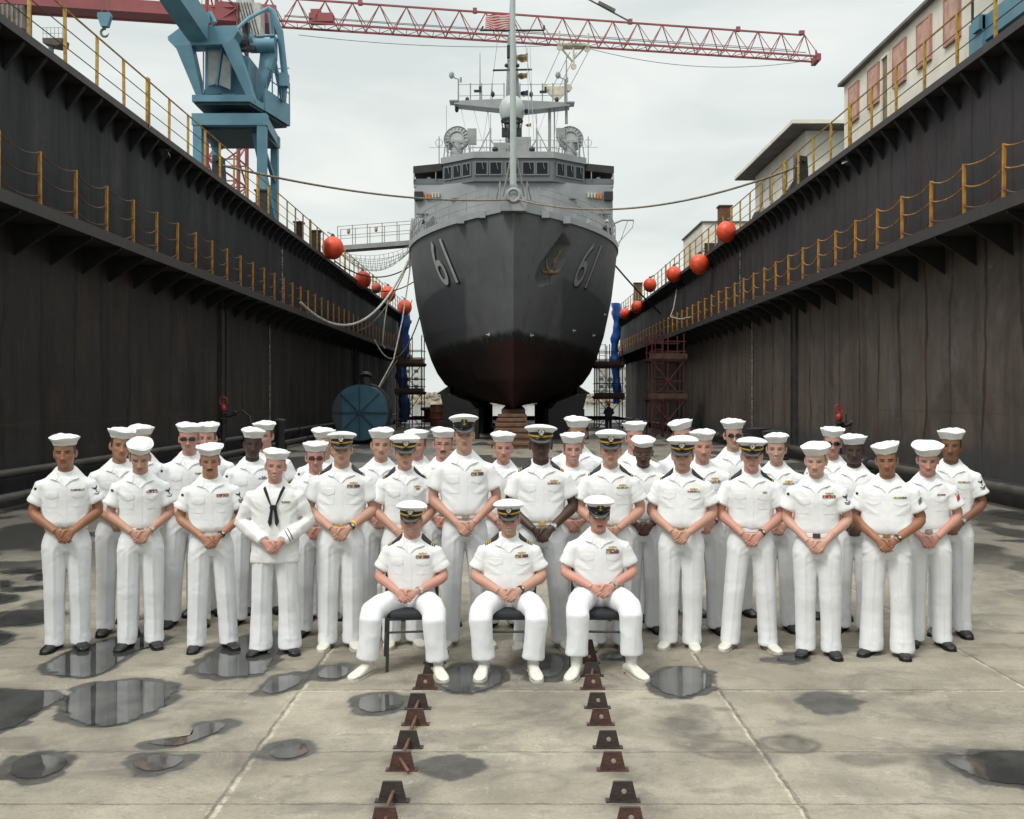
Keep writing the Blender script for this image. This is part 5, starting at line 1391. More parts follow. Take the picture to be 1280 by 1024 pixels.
# ---- blue gantry crane on the left wall
bc = thing('gantry_crane', 'blue gantry crane on top of the left dock wall', 'crane', (-11.5, 41, ZT), group='blue gantry cranes on the dock walls')
def Q(zx, zy, D): return P(200 + zx / 4.267, zy / 4.267, D)
fr_leg, fl_leg, rr_leg, rl_leg = Q(545, 640, 39.6), Q(205, 650, 39.6), Q(612, 690, 43.0), Q(300, 690, 43.0)
ztop = fr_leg.z
for p, w in ((fr_leg, .34), (fl_leg, .34), (rr_leg, .30), (rl_leg, .30)):
    b = MB(); b.bar((p.x, p.y, ZT), (p.x, p.y, ztop), w, w, up=(0, 1, 0)); b.build('portal_leg', m_cblue, bc)
b = MB(); b.bar((rr_leg.x + .2, rr_leg.y - .3, ZT), (rr_leg.x - .2, fr_leg.y + .6, ztop), .22); b.bar((fr_leg.x, fr_leg.y, ztop - .9), (rr_leg.x, rr_leg.y, ztop - 1.8), .14); b.build('leg_brace', m_cblue, bc)
b = MB(); b.box(((fr_leg.x + fl_leg.x) / 2, 39.6, ztop - .02), (fr_leg.x - fl_leg.x + .42, .40, .46)); b.box(((rr_leg.x + rl_leg.x) / 2, 43.0, ztop - .02), (rr_leg.x - rl_leg.x + .4, .36, .46))
for p, q in ((fr_leg, rr_leg), (fl_leg, rl_leg)): b.bar((p.x, p.y, ztop), (q.x, q.y, ztop), .34, .44)
b.build('portal_beam', m_cblue, bc)
b = MB(); b.box(((fr_leg.x + fl_leg.x) / 2 - .1, 41.3, ztop - .1), (2.5, 3.0, .5)); b.tube([((fr_leg.x + fl_leg.x) / 2, 41.2, ztop), ((fr_leg.x + fl_leg.x) / 2, 41.2, ztop + .55)], 1.0, 24); b.build('slew_ring', m_cdark, bc)
for p in (fr_leg, fl_leg, rr_leg, rl_leg):
    b = MB(); b.box((p.x, p.y, ZT + .25), (.6, 1.2, .5)); b.build('bogie', m_cblue, bc)
zp = ztop + .62
A_, B_, C_, D2 = Q(170, 560, 39.2), Q(478, 545, 39.2), Q(690, 600, 42.8), Q(330, 600, 43.6)
pl_ = [Vector((q.x, q.y, zp)) for q in (A_, B_, C_, D2)]
b = MB(); b.prism([q + Vector((0, 0, 0)) for q in pl_], (0, 0, .26)); b.build('slew_platform', m_cblue, bc)
b = MB(); b.prism([q * .0 + Vector((lerp(q.x, (A_.x + C_.x) / 2, .06), lerp(q.y, 41.3, .06), zp - .10)) for q in pl_], (0, 0, .098)); b.build('platform_underside', m_cdark, bc)
ct = (pl_[1] + pl_[2]) / 2
b = MB(); b.bar(pl_[1].lerp(pl_[2], .35) + Vector((0, 0, .45)), pl_[2] + Vector((0, 0, .45)), .08, .9); b.bar(pl_[2] + Vector((0, 0, .45)), pl_[2].lerp(pl_[3], .5) + Vector((0, 0, .45)), .08, .9); b.build('platform_plate', m_cblue, bc)
b = MB(); prev = None
for k in range(5):
    p = pl_[1].lerp(pl_[2], .4 + .15 * k) + Vector((0, 0, .9)); b.tube([p, p + Vector((0, 0, .95))], .03, 6)
    if prev is not None:
        for h_ in (.5, .93): b.tube([prev + Vector((0, 0, h_)), p + Vector((0, 0, h_))], .025, 5)
    prev = p
b.tube([prev + Vector((-1.9, .3, 1.6)), prev + Vector((0, 0, 1.6))], .025, 5)
b.build('platform_rail', m_cblue, bc)
# crossbeam with tapered legs (a wide V frame), boom
D0 = 39.3
cb_ = [Q(40, 212, D0), Q(78, 175, D0), Q(165, 142, D0), Q(405, 135, D0), Q(416, 165, D0), Q(385, 215, D0), Q(330, 236, D0), Q(75, 246, D0)]
b = MB(); b.prism(cb_, (0, .75, 0)); b.build('crossbeam', m_cblue, bc)
for a1, a2, f1, f2 in (((80, 244), (166, 240), (232, 545), (206, 545)), ((330, 236), (398, 205), (508, 545), (476, 545))):
    b = MB(); b.prism([Q(*a1, D0 - .003), Q(*a2, D0 - .003), Q(*f1, D0 + .3), Q(*f2, D0 + .3)], (0, .6, 0)); b.build('frame_leg', m_cblue, bc)
b = MB()
bt = Vector((-13.35, 33.0, 18.5)); bo = Q(205, 150, D0 - .1)
d_ = (bt - bo); u_ = Vector((0, 0, 1)); w_ = d_.cross(u_).normalized()
def brect(c, w, h): return [c + w_ * w + u_ * h, c - w_ * w + u_ * h, c - w_ * w - u_ * h, c + w_ * w - u_ * h]
b.loft([brect(bo, .40, .5), brect(bo + d_ * .3, .42, .5), brect(bt, .25, .3)]); b.build('boom', m_cblue, bc)
b = MB(); b.bar(Q(45, 205, D0 + .2), Q(145, 130, D0 + .3), .10); b.tube([Q(262, 68, D0 + .4), Q(290, 125, D0 + .4)], .12, 8); b.tube([Q(255, 70, D0 + .2), Q(255, 125, D0 + .2)], .08, 8); b.build('boom_stay', m_cblue, bc)
# cab
cF = 39.75
cabp = [Q(240, 250, cF), Q(335, 245, cF), Q(382, 330, cF + .0), Q(380, 490, cF), Q(310, 470, cF), Q(240, 505, cF)]
b = MB(); b.prism([Q(245, 252, cF), Q(336, 248, cF), Q(392, 275, cF + .5), Q(392, 500, cF + .5), Q(300, 500, cF), Q(238, 505, cF)], (0, 1.3, 0)); b.box((Q(320, 530, cF).x, cF + .9, Q(320, 518, cF).z), (1.1, 1.4, .4)); cab = b.build('cab', m_cblue, bc)
b = MB(); b.prism([Q(256, 270, cF - .03), Q(325, 268, cF - .03), Q(296, 448, cF - .03), Q(258, 458, cF - .03)], (0, .028, 0)); b.build('window', m_cglass, cab)
b = MB(); b.prism([Q(338, 285, cF - .03), Q(376, 330, cF - .03), Q(376, 478, cF - .03), Q(314, 452, cF - .03)], (0, .028, 0)); b.build('window', m_cglass, cab)
b = MB(); b.tube([Q(330, 250, cF - .05), Q(302, 455, cF - .05)], .045, 6); b.tube([Q(232, 245, cF - .2), Q(232, 500, cF - .2)], .03, 6); b.build('window_post', m_cblue, cab)
b = MB(); b.box((Q(420, 460, 40.6).x, 41.0, Q(420, 460, 40.6).z), (1.0, 1.6, 2.2)); b.build('machine_house', m_cblue, bc)
# rear mast, drum, counter frame
b = MB(); b.prism([Q(505, 545, 40.9), Q(530, 545, 40.9), Q(612, 300, 41.2), Q(612, 185, 41.2), Q(540, 230, 41.2)], (0, .5, 0)); b.build('rear_frame', m_cblue, bc)
b = MB(); b.tube([Q(400, 165, 40), Q(470, 100, 40.8), Q(575, 45, 41.6)], .075, 8); b.tube([Q(575, 42, 41.6), Q(600, 60, 41.6), Q(640, 170, 41.7), Q(665, 400, 41.8), Q(660, 545, 41.9)], [.10, .13, .14, .14, .11], 8); b.tube([Q(590, 70, 42), Q(610, 330, 42), Q(655, 540, 42.2)], .10, 8); b.tube([Q(515, 195, 41), Q(610, 190, 41.2)], .06, 8); b.build('back_stay', m_cblue, bc, smooth=True)
b = MB(); b.box(Q(662, 430, 41.7), (.36, .4, .55)); b.build('control_box', m_cblue, bc)
b = MB(); b.tube([Q(470, 220, 41), Q(500, 215, 41)], .34, 18); b.tube([Q(480, 245, 41), Q(610, 245, 41.2)], .30, 12); b.build('winch_drum', m_cblue, bc, smooth=True)
b = MB(); b.ball(Q(445, 225, 40.8), (.3, .3, .42), 10, 8); b.box(Q(465, 262, 40.8), (.7, .4, .16)); b.box(Q(460, 165, 40.8), (.25, .3, .6)); b.build('winch_motor', m_black, bc)
# hook hanging from its boom tip
hkp = P(131, 25, 33.0)
b = MB(); b.tube([bt + Vector((-.1, 0, 0)), hkp + Vector((-.1, 0, .2))], .014, 5); b.tube([bt + Vector((.1, 0, 0)), hkp + Vector((.1, 0, .2))], .014, 5); b.build('hoist_fall', m_cable, bc)
b = MB(); b.prism([hkp + Vector(v) for v in ((-.20, -.1, .22), (.20, -.1, .22), (.22, -.1, .10), (.12, -.1, -.24), (-.10, -.1, -.24), (-.22, -.1, .10))], (0, .2, 0)); b.build('hook_block', m_cblue, bc)
b = MB(); pts = [hkp + Vector((0, 0, -.22)), hkp + Vector((0, 0, -.3))] + [hkp + Vector((.13 * math.sin(a) - .0, 0, -.42 + .13 * math.cos(a))) for a in np.linspace(math.pi * 1.85, math.pi * .55, 10)]
b.tube(pts, [.05] * 3 + [.045] * 7 + [.02, .015], 8); b.build('hook', mat('hook_steel', (.10, .14, .16), .4), bc, smooth=True)

# ---- the other blue crane: only its foot on the right wall is in view
b2 = thing('gantry_crane', 'foot of a blue gantry crane on the right wall at the photo edge', 'crane', (10.1, 19.5, ZT), group='blue gantry cranes on the dock walls')
b = MB(); b.box((9.75, 17.7, ZT + .72), (.45, 5.2, .5)); b.build('sill_beam', m_cblue, b2)
b = MB(); b.box((9.72, 20.4, ZT + .5), (.5, .6, .95)); b.box((9.5, 20.25, ZT + .85), (.2, .3, .3)); b.tube([(9.6, 20.1, ZT + .22), (9.9, 20.1, ZT + .22)], .2, 14); b.build('bogie', m_cblue, b2)
b = MB(); b.loft([[Vector((9.85, 18.4, ZT + .97)), Vector((9.97, 18.4, ZT + .97)), Vector((9.97, 19.2, ZT + .97)), Vector((9.85, 19.2, ZT + .97))], [Vector((9.7, 18.2, ZT + 4)), Vector((10.1, 18.2, ZT + 4)), Vector((10.1, 19.6, ZT + 4)), Vector((9.7, 19.6, ZT + 4))]]); b.build('portal_leg', m_cblue, b2)
b = MB(); b.box((9.8, 18.9, ZT + 4.25), (1.2, 3.0, .5)); b.box((12.4, 18.9, ZT + 4.25), (4, .8, .5)); b.build('portal_beam', m_cblue, b2)
b = MB(); b.tube([(9.5, 20.6, ZT + 1.0), (9.5, 20.6, ZT + 3.0)], .03, 6); b.build('conduit', m_black, b2)

# ---- deckhouses on the right wall
m_hw = mat('deckhouse_white', (0.78, 0.745, 0.65), 0.65, col2=(0.66, 0.62, 0.53), vscale=1.6, bump=.08)
m_hroof = mat('deckhouse_roof', (0.15, 0.145, 0.14), 0.75, var=.25, vscale=2)
m_shut = mat('pink_shutter', (0.56, 0.36, 0.285), 0.7, col2=(0.42, 0.22, 0.165), vscale=4, bump=.2)
m_frame = mat('shutter_frame', (0.40, 0.20, 0.16), 0.6, var=.25)
h1 = thing('deckhouse', 'white deckhouse with pink shuttered windows on the right wall', 'deckhouse', (10.9, 25.3, ZT))
b = MB(); b.box((10.9, 25.3, ZT + 1.2), (2.4, 7.8, 2.4)); b.build('wall', m_hw, h1)
b = MB(); b.box((10.9, 25.3, ZT + 2.44), (2.7, 8.1, .08)); b.build('roof', m_hroof, h1)
for Yc in (28.3, 26.75, 24.95, 23.45, 21.95):
    f = MB(); f.box((9.683, Yc, ZT + 1.62), (.036, .80, 1.06)); f.box((9.66, Yc + .37, ZT + 1.62), (.05, .05, 1.06)); f.box((9.66, Yc - .37, ZT + 1.62), (.05, .05, 1.06)); f.box((9.66, Yc, ZT + 2.13), (.05, .7, .05)); f.box((9.66, Yc, ZT + 1.11), (.05, .7, .05))
    fo = f.build('window', m_frame, h1); g = MB(); g.box((9.655, Yc, ZT + 1.62), (.022, .66, .95)); g.build('shutter', m_shut, fo)
b = MB(); b.box((9.683, 25.85, ZT + 1.05), (.036, .42, 2.05)); b.build('door', mat('door_ochre', (0.20, 0.15, 0.09), .7, var=.3, vscale=5), h1)
b = MB(); b.box((9.66, 25.62, ZT + 1.05), (.07, .05, 2.1)); b.box((9.66, 26.08, ZT + 1.05), (.07, .05, 2.1)); b.box((9.655, 25.85, ZT + 2.12), (.07, .5, .06)); b.build('door_frame', m_hw, h1)
h2 = thing('deckhouse', 'white deckhouse with an overhanging dark flat roof on the right wall', 'deckhouse', (12.4, 41.4, ZT))
b = MB(); b.box((12.4, 41.4, ZT + 1.65), (2.8, 7.8, 3.3)); b.build('wall', m_hw, h2)
b = MB(); b.box((12.15, 41.5, ZT + 3.40), (3.7, 9.6, .16)); b.build('roof', m_hroof, h2)
b = MB(); b.box((10.29, 41.5, ZT + 3.42), (.03, 9.6, .14)); b.box((12.15, 36.69, ZT + 3.42), (3.7, .03, .14)); b.build('roof_edge', m_hw, h2)
for Yc, w in ((38.6, .7), (40.2, .7), (42.4, .5), (44.0, .5)):
    f = MB(); f.box((10.985, Yc, ZT + 2.15), (.05, w + .16, 1.15)); fo = f.build('window', m_hw, h2); g = MB(); g.box((10.955, Yc, ZT + 2.15), (.02, w, 1.0)); g.build('pane', m_win, fo)
def cable_drum(x, y, r, label):
    b = MB(); b.tube([(x, y - .25, ZT + r), (x, y + .25, ZT + r)], r, 22); b.tube([(x, y - .32, ZT + r), (x, y - .26, ZT + r)], r * 1.12, 22); b.box((x, y, ZT + r * .5), (r * 1.9, .5, r))
    tag(b.build('winch', m_black, smooth=True), label, 'winch', 'black winches on the right wall')
cable_drum(10.0, 34.6, .42, 'black winch on the right wall, nearer the pink-shuttered deckhouse'); cable_drum(9.95, 36.0, .33, 'smaller black winch on the right wall, beside the one near the deckhouse')
h3 = thing('deckhouse', 'small far deckhouse with a dark doorway on the right wall', 'deckhouse', (12.3, 61.2, ZT))
b = MB(); b.box((12.3, 61.2, ZT + 1.7), (2.6, 6.6, 3.4)); b.build('wall', m_hw, h3)
b = MB(); b.box((12.3, 61.2, ZT + 3.44), (2.8, 6.8, .08)); b.build('roof', m_hroof, h3)
b = MB(); b.box((11.45, 57.86, ZT + 1.1), (.7, .08, 2.2)); b.build('door', m_black, h3)
def steel_post(x, y, w, h, label, m):
    b = MB(); b.box((x, y, ZT + h / 2), (w, w, h)); b.box((x, y, ZT + h + .03), (w + .1, w + .1, .06)); b.box((x - w * .0, y, ZT + .06), (w + .24, w + .24, .12))
    tag(b.build('steel_post', m), label, 'post', 'steel posts on the dock wall tops')
m_rpost = mat('post_rust', (0.16, 0.060, 0.035), .7, col2=(0.06, .05, .05), vscale=1.5)
steel_post(9.45, 44.6, .52, 1.75, 'thick rusty steel post on the right wall above the biggest fender', m_rpost)
steel_post(9.5, 76, .6, 1.9, 'thick rusty steel post on the right wall, near the blue tarpaulin', m_rpost)
steel_post(-9.5, 37.6, .4, 1.0, 'dark steel post on the left wall in front of the blue crane', m_black)
steel_post(-9.4, 47.3, .4, 1.1, 'dark steel post on the left wall, just short of the biggest fender', m_black)
steel_post(-9.45, 43.8, .35, .9, 'dark steel post on the left wall, just beyond the blue crane legs', m_black)
def floodlight(px, py, sx, label):
    D = (XU - .15) * F / abs(px - VX); c = P(px, py, D)
    t = thing('floodlight', label, 'floodlight', c, group='floodlights under the top decks')
    b = MB(); b.box(c, (.22, .34, .26), (0, sx * .5, .3)); b.build('housing', m_dark, t)
    b = MB(); b.box(c + Vector((-sx * .12, -.02, -.03)), (.02, .28, .2), (0, sx * .5, .3)); b.build('glass', mat('lamp_glass', (.3, .3, .28), .2), t)
    b = MB(); b.bar(c + Vector((0, 0, .1)), c + Vector((sx * .15, 0, .35)), .05); b.build('bracket', m_dark, t)
floodlight(205, 191, -1, 'floodlight under the left top deck, nearer the camera'); floodlight(323, 265, -1, 'floodlight under the left top deck, further from the camera')
floodlight(1063, 199, 1, 'floodlight under the right top deck, nearer the camera'); floodlight(947, 270, 1, 'floodlight under the right top deck, further from the camera')
# distant ship mast platform showing over the left wall
lp = thing('mast_platform', 'small grey platform with rails behind the left wall, under the counterweight', 'platform', P(70, 60, 62) * 1.0)
pc = P(70, 52, 62)
b = MB(); b.prism([pc + Vector(v) for v in ((-.62, -.5, .05), (.62, -.5, .05), (.55, -.5, -.30), (.25, -.5, -.42), (-.6, -.5, -.25))], (0, 1.0, 0)); b.build('tub', mat('tub_brown', (0.075, .055, .05), .7, var=.2), lp)
b = MB()
for k in range(6): b.tube([pc + Vector((-.6 + .24 * k, -.45, .05)), pc + Vector((-.6 + .24 * k, -.45, .7))], .018, 5)
for hz in (.35, .7): b.tube([pc + Vector((-.6, -.45, hz)), pc + Vector((.6, -.45, hz))], .015, 5)
b.build('rail', m_haze, lp)
b = MB(); b.tube([(pc.x - .3, pc.y, -1.2), (pc.x - .3, pc.y, pc.z - .2)], .16, 10); b.build('pole', m_haze, lp)

# ================================================================== PEOPLE
def cloth_mat(name, col, bump=.22):
    m = bpy.data.materials.new(name); m.use_nodes = True; nt = m.node_tree; b = nt.nodes['Principled BSDF']
    tc_ = nt.nodes.new('ShaderNodeTexCoord'); o = tc_.outputs['Object']; L = nt.links.new
    n = nt.nodes.new('ShaderNodeTexNoise'); n.inputs['Scale'].default_value = 7; n.inputs['Detail'].default_value = 5; L(o, n.inputs['Vector'])
    r = nt.nodes.new('ShaderNodeValToRGB'); r.color_ramp.elements[0].position = .35; r.color_ramp.elements[0].color = (*[c * .94 for c in col], 1)
    r.color_ramp.elements[1].position = .65; r.color_ramp.elements[1].color = (*col, 1); L(n.outputs['Fac'], r.inputs[0]); L(r.outputs[0], b.inputs['Base Color'])
    b.inputs['Roughness'].default_value = .82; b.inputs['Specular IOR Level'].default_value = .25; b.inputs['Sheen Weight'].default_value = .15
    n2 = nt.nodes.new('ShaderNodeTexNoise'); n2.inputs['Scale'].default_value = 13; n2.inputs['Detail'].default_value = 3; n2.inputs['Distortion'].default_value = .8; L(o, n2.inputs['Vector'])
    bp = nt.nodes.new('ShaderNodeBump'); bp.inputs['Strength'].default_value = bump; bp.inputs['Distance'].default_value = .012; L(n2.outputs['Fac'], bp.inputs['Height']); L(bp.outputs[0], b.inputs['Normal'])
    MATS[name] = m; return m
m_shirt = cloth_mat('white_shirt_cotton', (0.80, 0.805, 0.81)); m_trou = cloth_mat('white_trouser_cotton', (0.775, 0.785, 0.80))
m_capw = cloth_mat('white_cap_cotton', (0.74, 0.74, 0.73), .15); m_sock = cloth_mat('white_sock', (0.72, 0.72, 0.72))
m_jump = cloth_mat('white_jumper_cotton', (0.78, 0.78, 0.77)); m_coat = cloth_mat('navy_coverall', (0.020, 0.022, 0.035))
m_kerch = cloth_mat('black_neckerchief', (0.016, 0.017, 0.019))
m_skin = attr_mat('skin', rough=.48, bump=.08, bscale=160, spec=.42, sss=.0, var=.10, vscale=26)
m_hairm = mat('hair_dark', (0.020, 0.014, 0.010), .6, var=.4, vscale=60); m_hairr = mat('hair_ginger', (0.20, 0.085, 0.035), .6, var=.3, vscale=60)
m_bshoe = mat('black_leather', (0.012, 0.012, 0.013), .32, var=.3, vscale=20); m_wshoe = mat('white_leather', (0.66, 0.64, 0.57), .42, var=.08, vscale=12)
m_wsole = mat('white_sole', (0.50, 0.47, 0.40), .6, var=.15); m_bsole = mat('black_sole', (0.010, 0.010, 0.010), .7)
m_band = mat('cap_band_black', (0.010, 0.010, 0.012), .55); m_visor = mat('visor_patent', (0.010, 0.010, 0.011), .12, spec=.7)
m_gold = mat('gold_lace', (0.62, 0.40, 0.075), .35, metal=.35, var=.15, vscale=60); m_silver = mat('silver_badge', (0.52, 0.50, 0.42), .35, metal=.4, var=.25, vscale=80)
m_brassb = mat('buckle_brass', (0.40, 0.25, 0.10), .35, metal=.5, var=.2, vscale=60); m_pewter = mat('buckle_silver', (0.34, 0.30, 0.24), .35, metal=.4, var=.3, vscale=70)
m_bdg = mat('badge_black', (0.012, 0.013, 0.018), .7); m_bdr = mat('badge_red', (0.42, 0.03, 0.04), .7); m_bdg2 = mat('badge_grey', (0.16, 0.17, 0.19), .7)
m_lens = mat('sunglass_lens', (0.008, 0.008, 0.010), .06, spec=.7); m_lensr = mat('sunglass_lens_red', (0.045, 0.008, 0.008), .08, spec=.7); m_wire2 = mat('spectacle_wire', (0.25, 0.22, 0.18), .35, metal=.6)
m_watch = mat('watch_black', (0.012, 0.012, 0.013), .35); m_watchs = mat('watch_steel', (0.45, 0.45, 0.43), .25, metal=.7); m_face = mat('watch_face', (0.45, 0.44, 0.40), .2); m_yband = mat('yellow_wristband', (0.75, 0.50, 0.03), .5)
m_ribbon = attr_mat('ribbon_silk', rough=.6, var=.05, vscale=80)
m_btn = mat('shirt_button', (0.62, 0.62, 0.60), .35)

# ---------- remesh queue: overlapping lumps are fused into one continuous skin
JOBS = {}
def job(key, mb, voxel): JOBS[key] = (mb, voxel)
def run_jobs():
    tmp = {}
    for k, (mb, vx) in JOBS.items():
        me = mb.mesh('tmp'); o = bpy.data.objects.new('tmp', me); COL.objects.link(o)
        r = o.modifiers.new('r', 'REMESH'); r.mode = 'VOXEL'; r.voxel_size = vx; tmp[k] = o
    dg = bpy.context.evaluated_depsgraph_get(); out = {}
    for k, o in tmp.items():
        e = o.evaluated_get(dg).data
        v = np.empty(len(e.vertices) * 3, np.float32); e.vertices.foreach_get('co', v)
        li = np.empty(len(e.loops), np.int32); e.loops.foreach_get('vertex_index', li)
        ls = np.empty(len(e.polygons), np.int32); e.polygons.foreach_get('loop_start', ls)
        lt = np.empty(len(e.polygons), np.int32); e.polygons.foreach_get('loop_total', lt)
        ed = np.empty(len(e.edges) * 2, np.int32); e.edges.foreach_get('vertices', ed)
        out[k] = (v.reshape(-1, 3).astype(np.float64), li, ls, lt, ed.reshape(-1, 2))
    for o in tmp.values():
        me = o.data; bpy.data.objects.remove(o); bpy.data.meshes.remove(me)
    JOBS.clear(); return out
def relax(v, ed, it, lam=.5, w=None):
    n = len(v); deg = np.bincount(ed.ravel(), minlength=n)[:, None]
    for _ in range(it):
        s = np.zeros_like(v)
        for c in range(3):
            s[:, c] = np.bincount(ed[:, 0], v[ed[:, 1], c], n) + np.bincount(ed[:, 1], v[ed[:, 0], c], n)
        d = (s / np.maximum(deg, 1) - v) * lam
        v = v + (d if w is None else d * w[:, None])
    return v
def normals(v, li, ls, lt):
    q = li.reshape(-1, 4) if (lt == 4).all() else None
    n = np.zeros_like(v)
    if q is None:
        a = v[li[ls]]; b = v[li[ls + 1]]; c = v[li[ls + 2]]; fn = np.cross(b - a, c - a)
        for k in range(3): np.add.at(n, li[ls + k], fn)
    else:
        fn = np.cross(v[q[:, 2]] - v[q[:, 0]], v[q[:, 3]] - v[q[:, 1]])
        for k in range(4):
            for c in range(3): n[:, c] += np.bincount(q[:, k], fn[:, c], len(v))
    return n / (np.linalg.norm(n, axis=1, keepdims=True) + 1e-12)
def to_mesh(name, v, li, ls, lt, col=None):
    me = bpy.data.meshes.new(name)
    me.vertices.add(len(v)); me.vertices.foreach_set('co', v.astype(np.float32).ravel())
    me.loops.add(len(li)); me.loops.foreach_set('vertex_index', li)
    me.polygons.add(len(ls)); me.polygons.foreach_set('loop_start', ls)
    me.update(calc_edges=True)
    if col is not None:
        at = me.color_attributes.new('Col', 'FLOAT_COLOR', 'POINT'); at.data.foreach_set('color', np.concatenate([col, np.ones((len(col), 1))], 1).astype(np.float32).ravel())
    me.shade_smooth(); return me
def link(name, me, m, parent, loc=None, rot=None, scale=None):
    if not me.materials:
        me.materials.append(m)
    o = bpy.data.objects.new(name, me); COL.objects.link(o); o.parent = parent
    if loc is not None: o.location = loc
    if rot is not None: o.rotation_euler = rot
    if scale is not None: o.scale = scale
    return o

def ering(z, hw, fd, bd=None, n=36, yc=0.0, xc=0.0, e=2.4):
    bd = bd or fd; pts = []
    for j in range(n):
        t = 2 * math.pi * j / n; c, s = math.cos(t), math.sin(t)
        x = hw * math.copysign(abs(c) ** (2 / e), c); y = (bd if s > 0 else fd) * math.copysign(abs(s) ** (2 / e), s)
        pts.append(Vector((xc + x, yc + y, z)))
    return pts

# ---------- head
HZ = np.array([0, .012, .028, .045, .065, .09, .115, .14, .165, .19, .21, .225, .233])
HWd = np.array([.020, .041, .052, .0585, .064, .0705, .0745, .0765, .0765, .071, .058, .037, .012])
HFr = np.array([.066, .084, .0895, .091, .091, .092, .0925, .095, .0945, .086, .066, .038, .012])
HBk = np.array([-.025, -.01, .010, .032, .058, .083, .096, .101, .101, .092, .073, .045, .014])
HS = 1.07
def head_mb(jaw=1.0, nose=1.0, smile=False):
    b = MB(); n = 56; rings = []
    for z in np.concatenate([np.linspace(0, .21, 50), [.217, .225, .230, .233]]):
        w = np.interp(z, HZ, HWd) * (1 + (jaw - 1) * max(0, 1 - z / .11)); f = np.interp(z, HZ, HFr); k = np.interp(z, HZ, HBk)
        ym = lerp(-.01, .0, z / .23); ring = []
        for j in range(n):
            t = 2 * math.pi * j / n; c, s = math.cos(t), math.sin(t)
            x = w * math.copysign(abs(c) ** (2 / 2.25), c)
            y = (ym + (k - ym) * abs(s) ** (2 / 2.1)) if s > 0 else (ym - (f + ym) * abs(s) ** (2 / 2.35))
            if s < 0:
                fr = sm(.0, .5, -s); ax = abs(x); d = 0
                # nose: bridge to tip, wings, cut under
                if z < .122:
                    tt = np.clip((z - .072) / .048, 0, 1); h = lerp(.027, .007, tt ** .85) * nose
                    if z < .072: h *= float(sm(.057, .071, z))
                    d -= h * math.exp(-(ax / lerp(.0125, .0085, tt)) ** 2)
                    d -= .011 * nose * math.exp(-((ax - .013) / .007) ** 2 - ((z - .069) / .007) ** 2)
                d += .0105 * math.exp(-((ax - .031) / .016) ** 2 - ((z - .1115) / .0105) ** 2)          # eye sockets
                d -= .0055 * math.exp(-((ax - .031) / .011) ** 2 - ((z - .110) / .006) ** 2)            # lids
                d -= .0050 * math.exp(-((ax - .028) / .022) ** 2 - ((z - .130) / .008) ** 2)            # brow ridge
                d -= .0045 * math.exp(-((ax - .047) / .014) ** 2 - ((z - .086) / .014) ** 2)            # cheekbone
                d += .0035 * math.exp(-((ax - .040) / .012) ** 2 - ((z - .056) / .016) ** 2)
                mw = .024 if smile else .020
                d -= .0060 * math.exp(-(ax / mw) ** 4 - ((z - .0525) / .0045) ** 2) + .0066 * math.exp(-(ax / (mw * .9)) ** 4 - ((z - .0415) / .0055) ** 2)
                d += .0050 * math.exp(-(ax / (mw * 1.15)) ** 4 - ((z - .0475) / .0024) ** 2)
                d += .0030 * math.exp(-(ax / .02) ** 2 - ((z - .030) / .006) ** 2)
                d -= .0055 * math.exp(-(ax / .017) ** 2 - ((z - .015) / .012) ** 2)                     # chin
                y += d * fr
            ring.append(Vector((x, y, z)))
        rings.append(ring)
    b.loft(rings)
    for s in (-1, 1):
        Mr = Matrix.Rotation(s * R(-24), 3, 'Z') @ Matrix.Rotation(R(-8), 3, 'X')
        b.ball((s * .0785, .012, .102), (.0080, .019, .030), 14, 10, Mr); b.ball((s * .078, .004, .078), (.0065, .010, .011), 10, 6)
    return b

# ---------- shared measures: base figure 1.81 m to the top of its hat, front is -Y
VAR = [dict(sw=1.00, bw=1.00, bd=1.00, seed=1), dict(sw=.96, bw=.92, bd=.93, seed=2), dict(sw=1.05, bw=1.04, bd=1.04, seed=3), dict(sw=1.03, bw=1.10, bd=1.14, seed=4), dict(sw=1.02, bw=.97, bd=.98, seed=5)]
def arm_joints(var, sit=False, dz=0.0):
    sw = VAR[var]['sw']
    sh = Vector((.174 * sw, .005, 1.383)); 
    if sit: return sh, Vector((.262 * sw, -.025, 1.165)), Vector((.070, -.245, 1.075))
    return sh, Vector((.257 * sw, .010, 1.150)), Vector((.066, -.165 - .02 * (VAR[var]['bd'] - 1) * 10, .990 + dz))

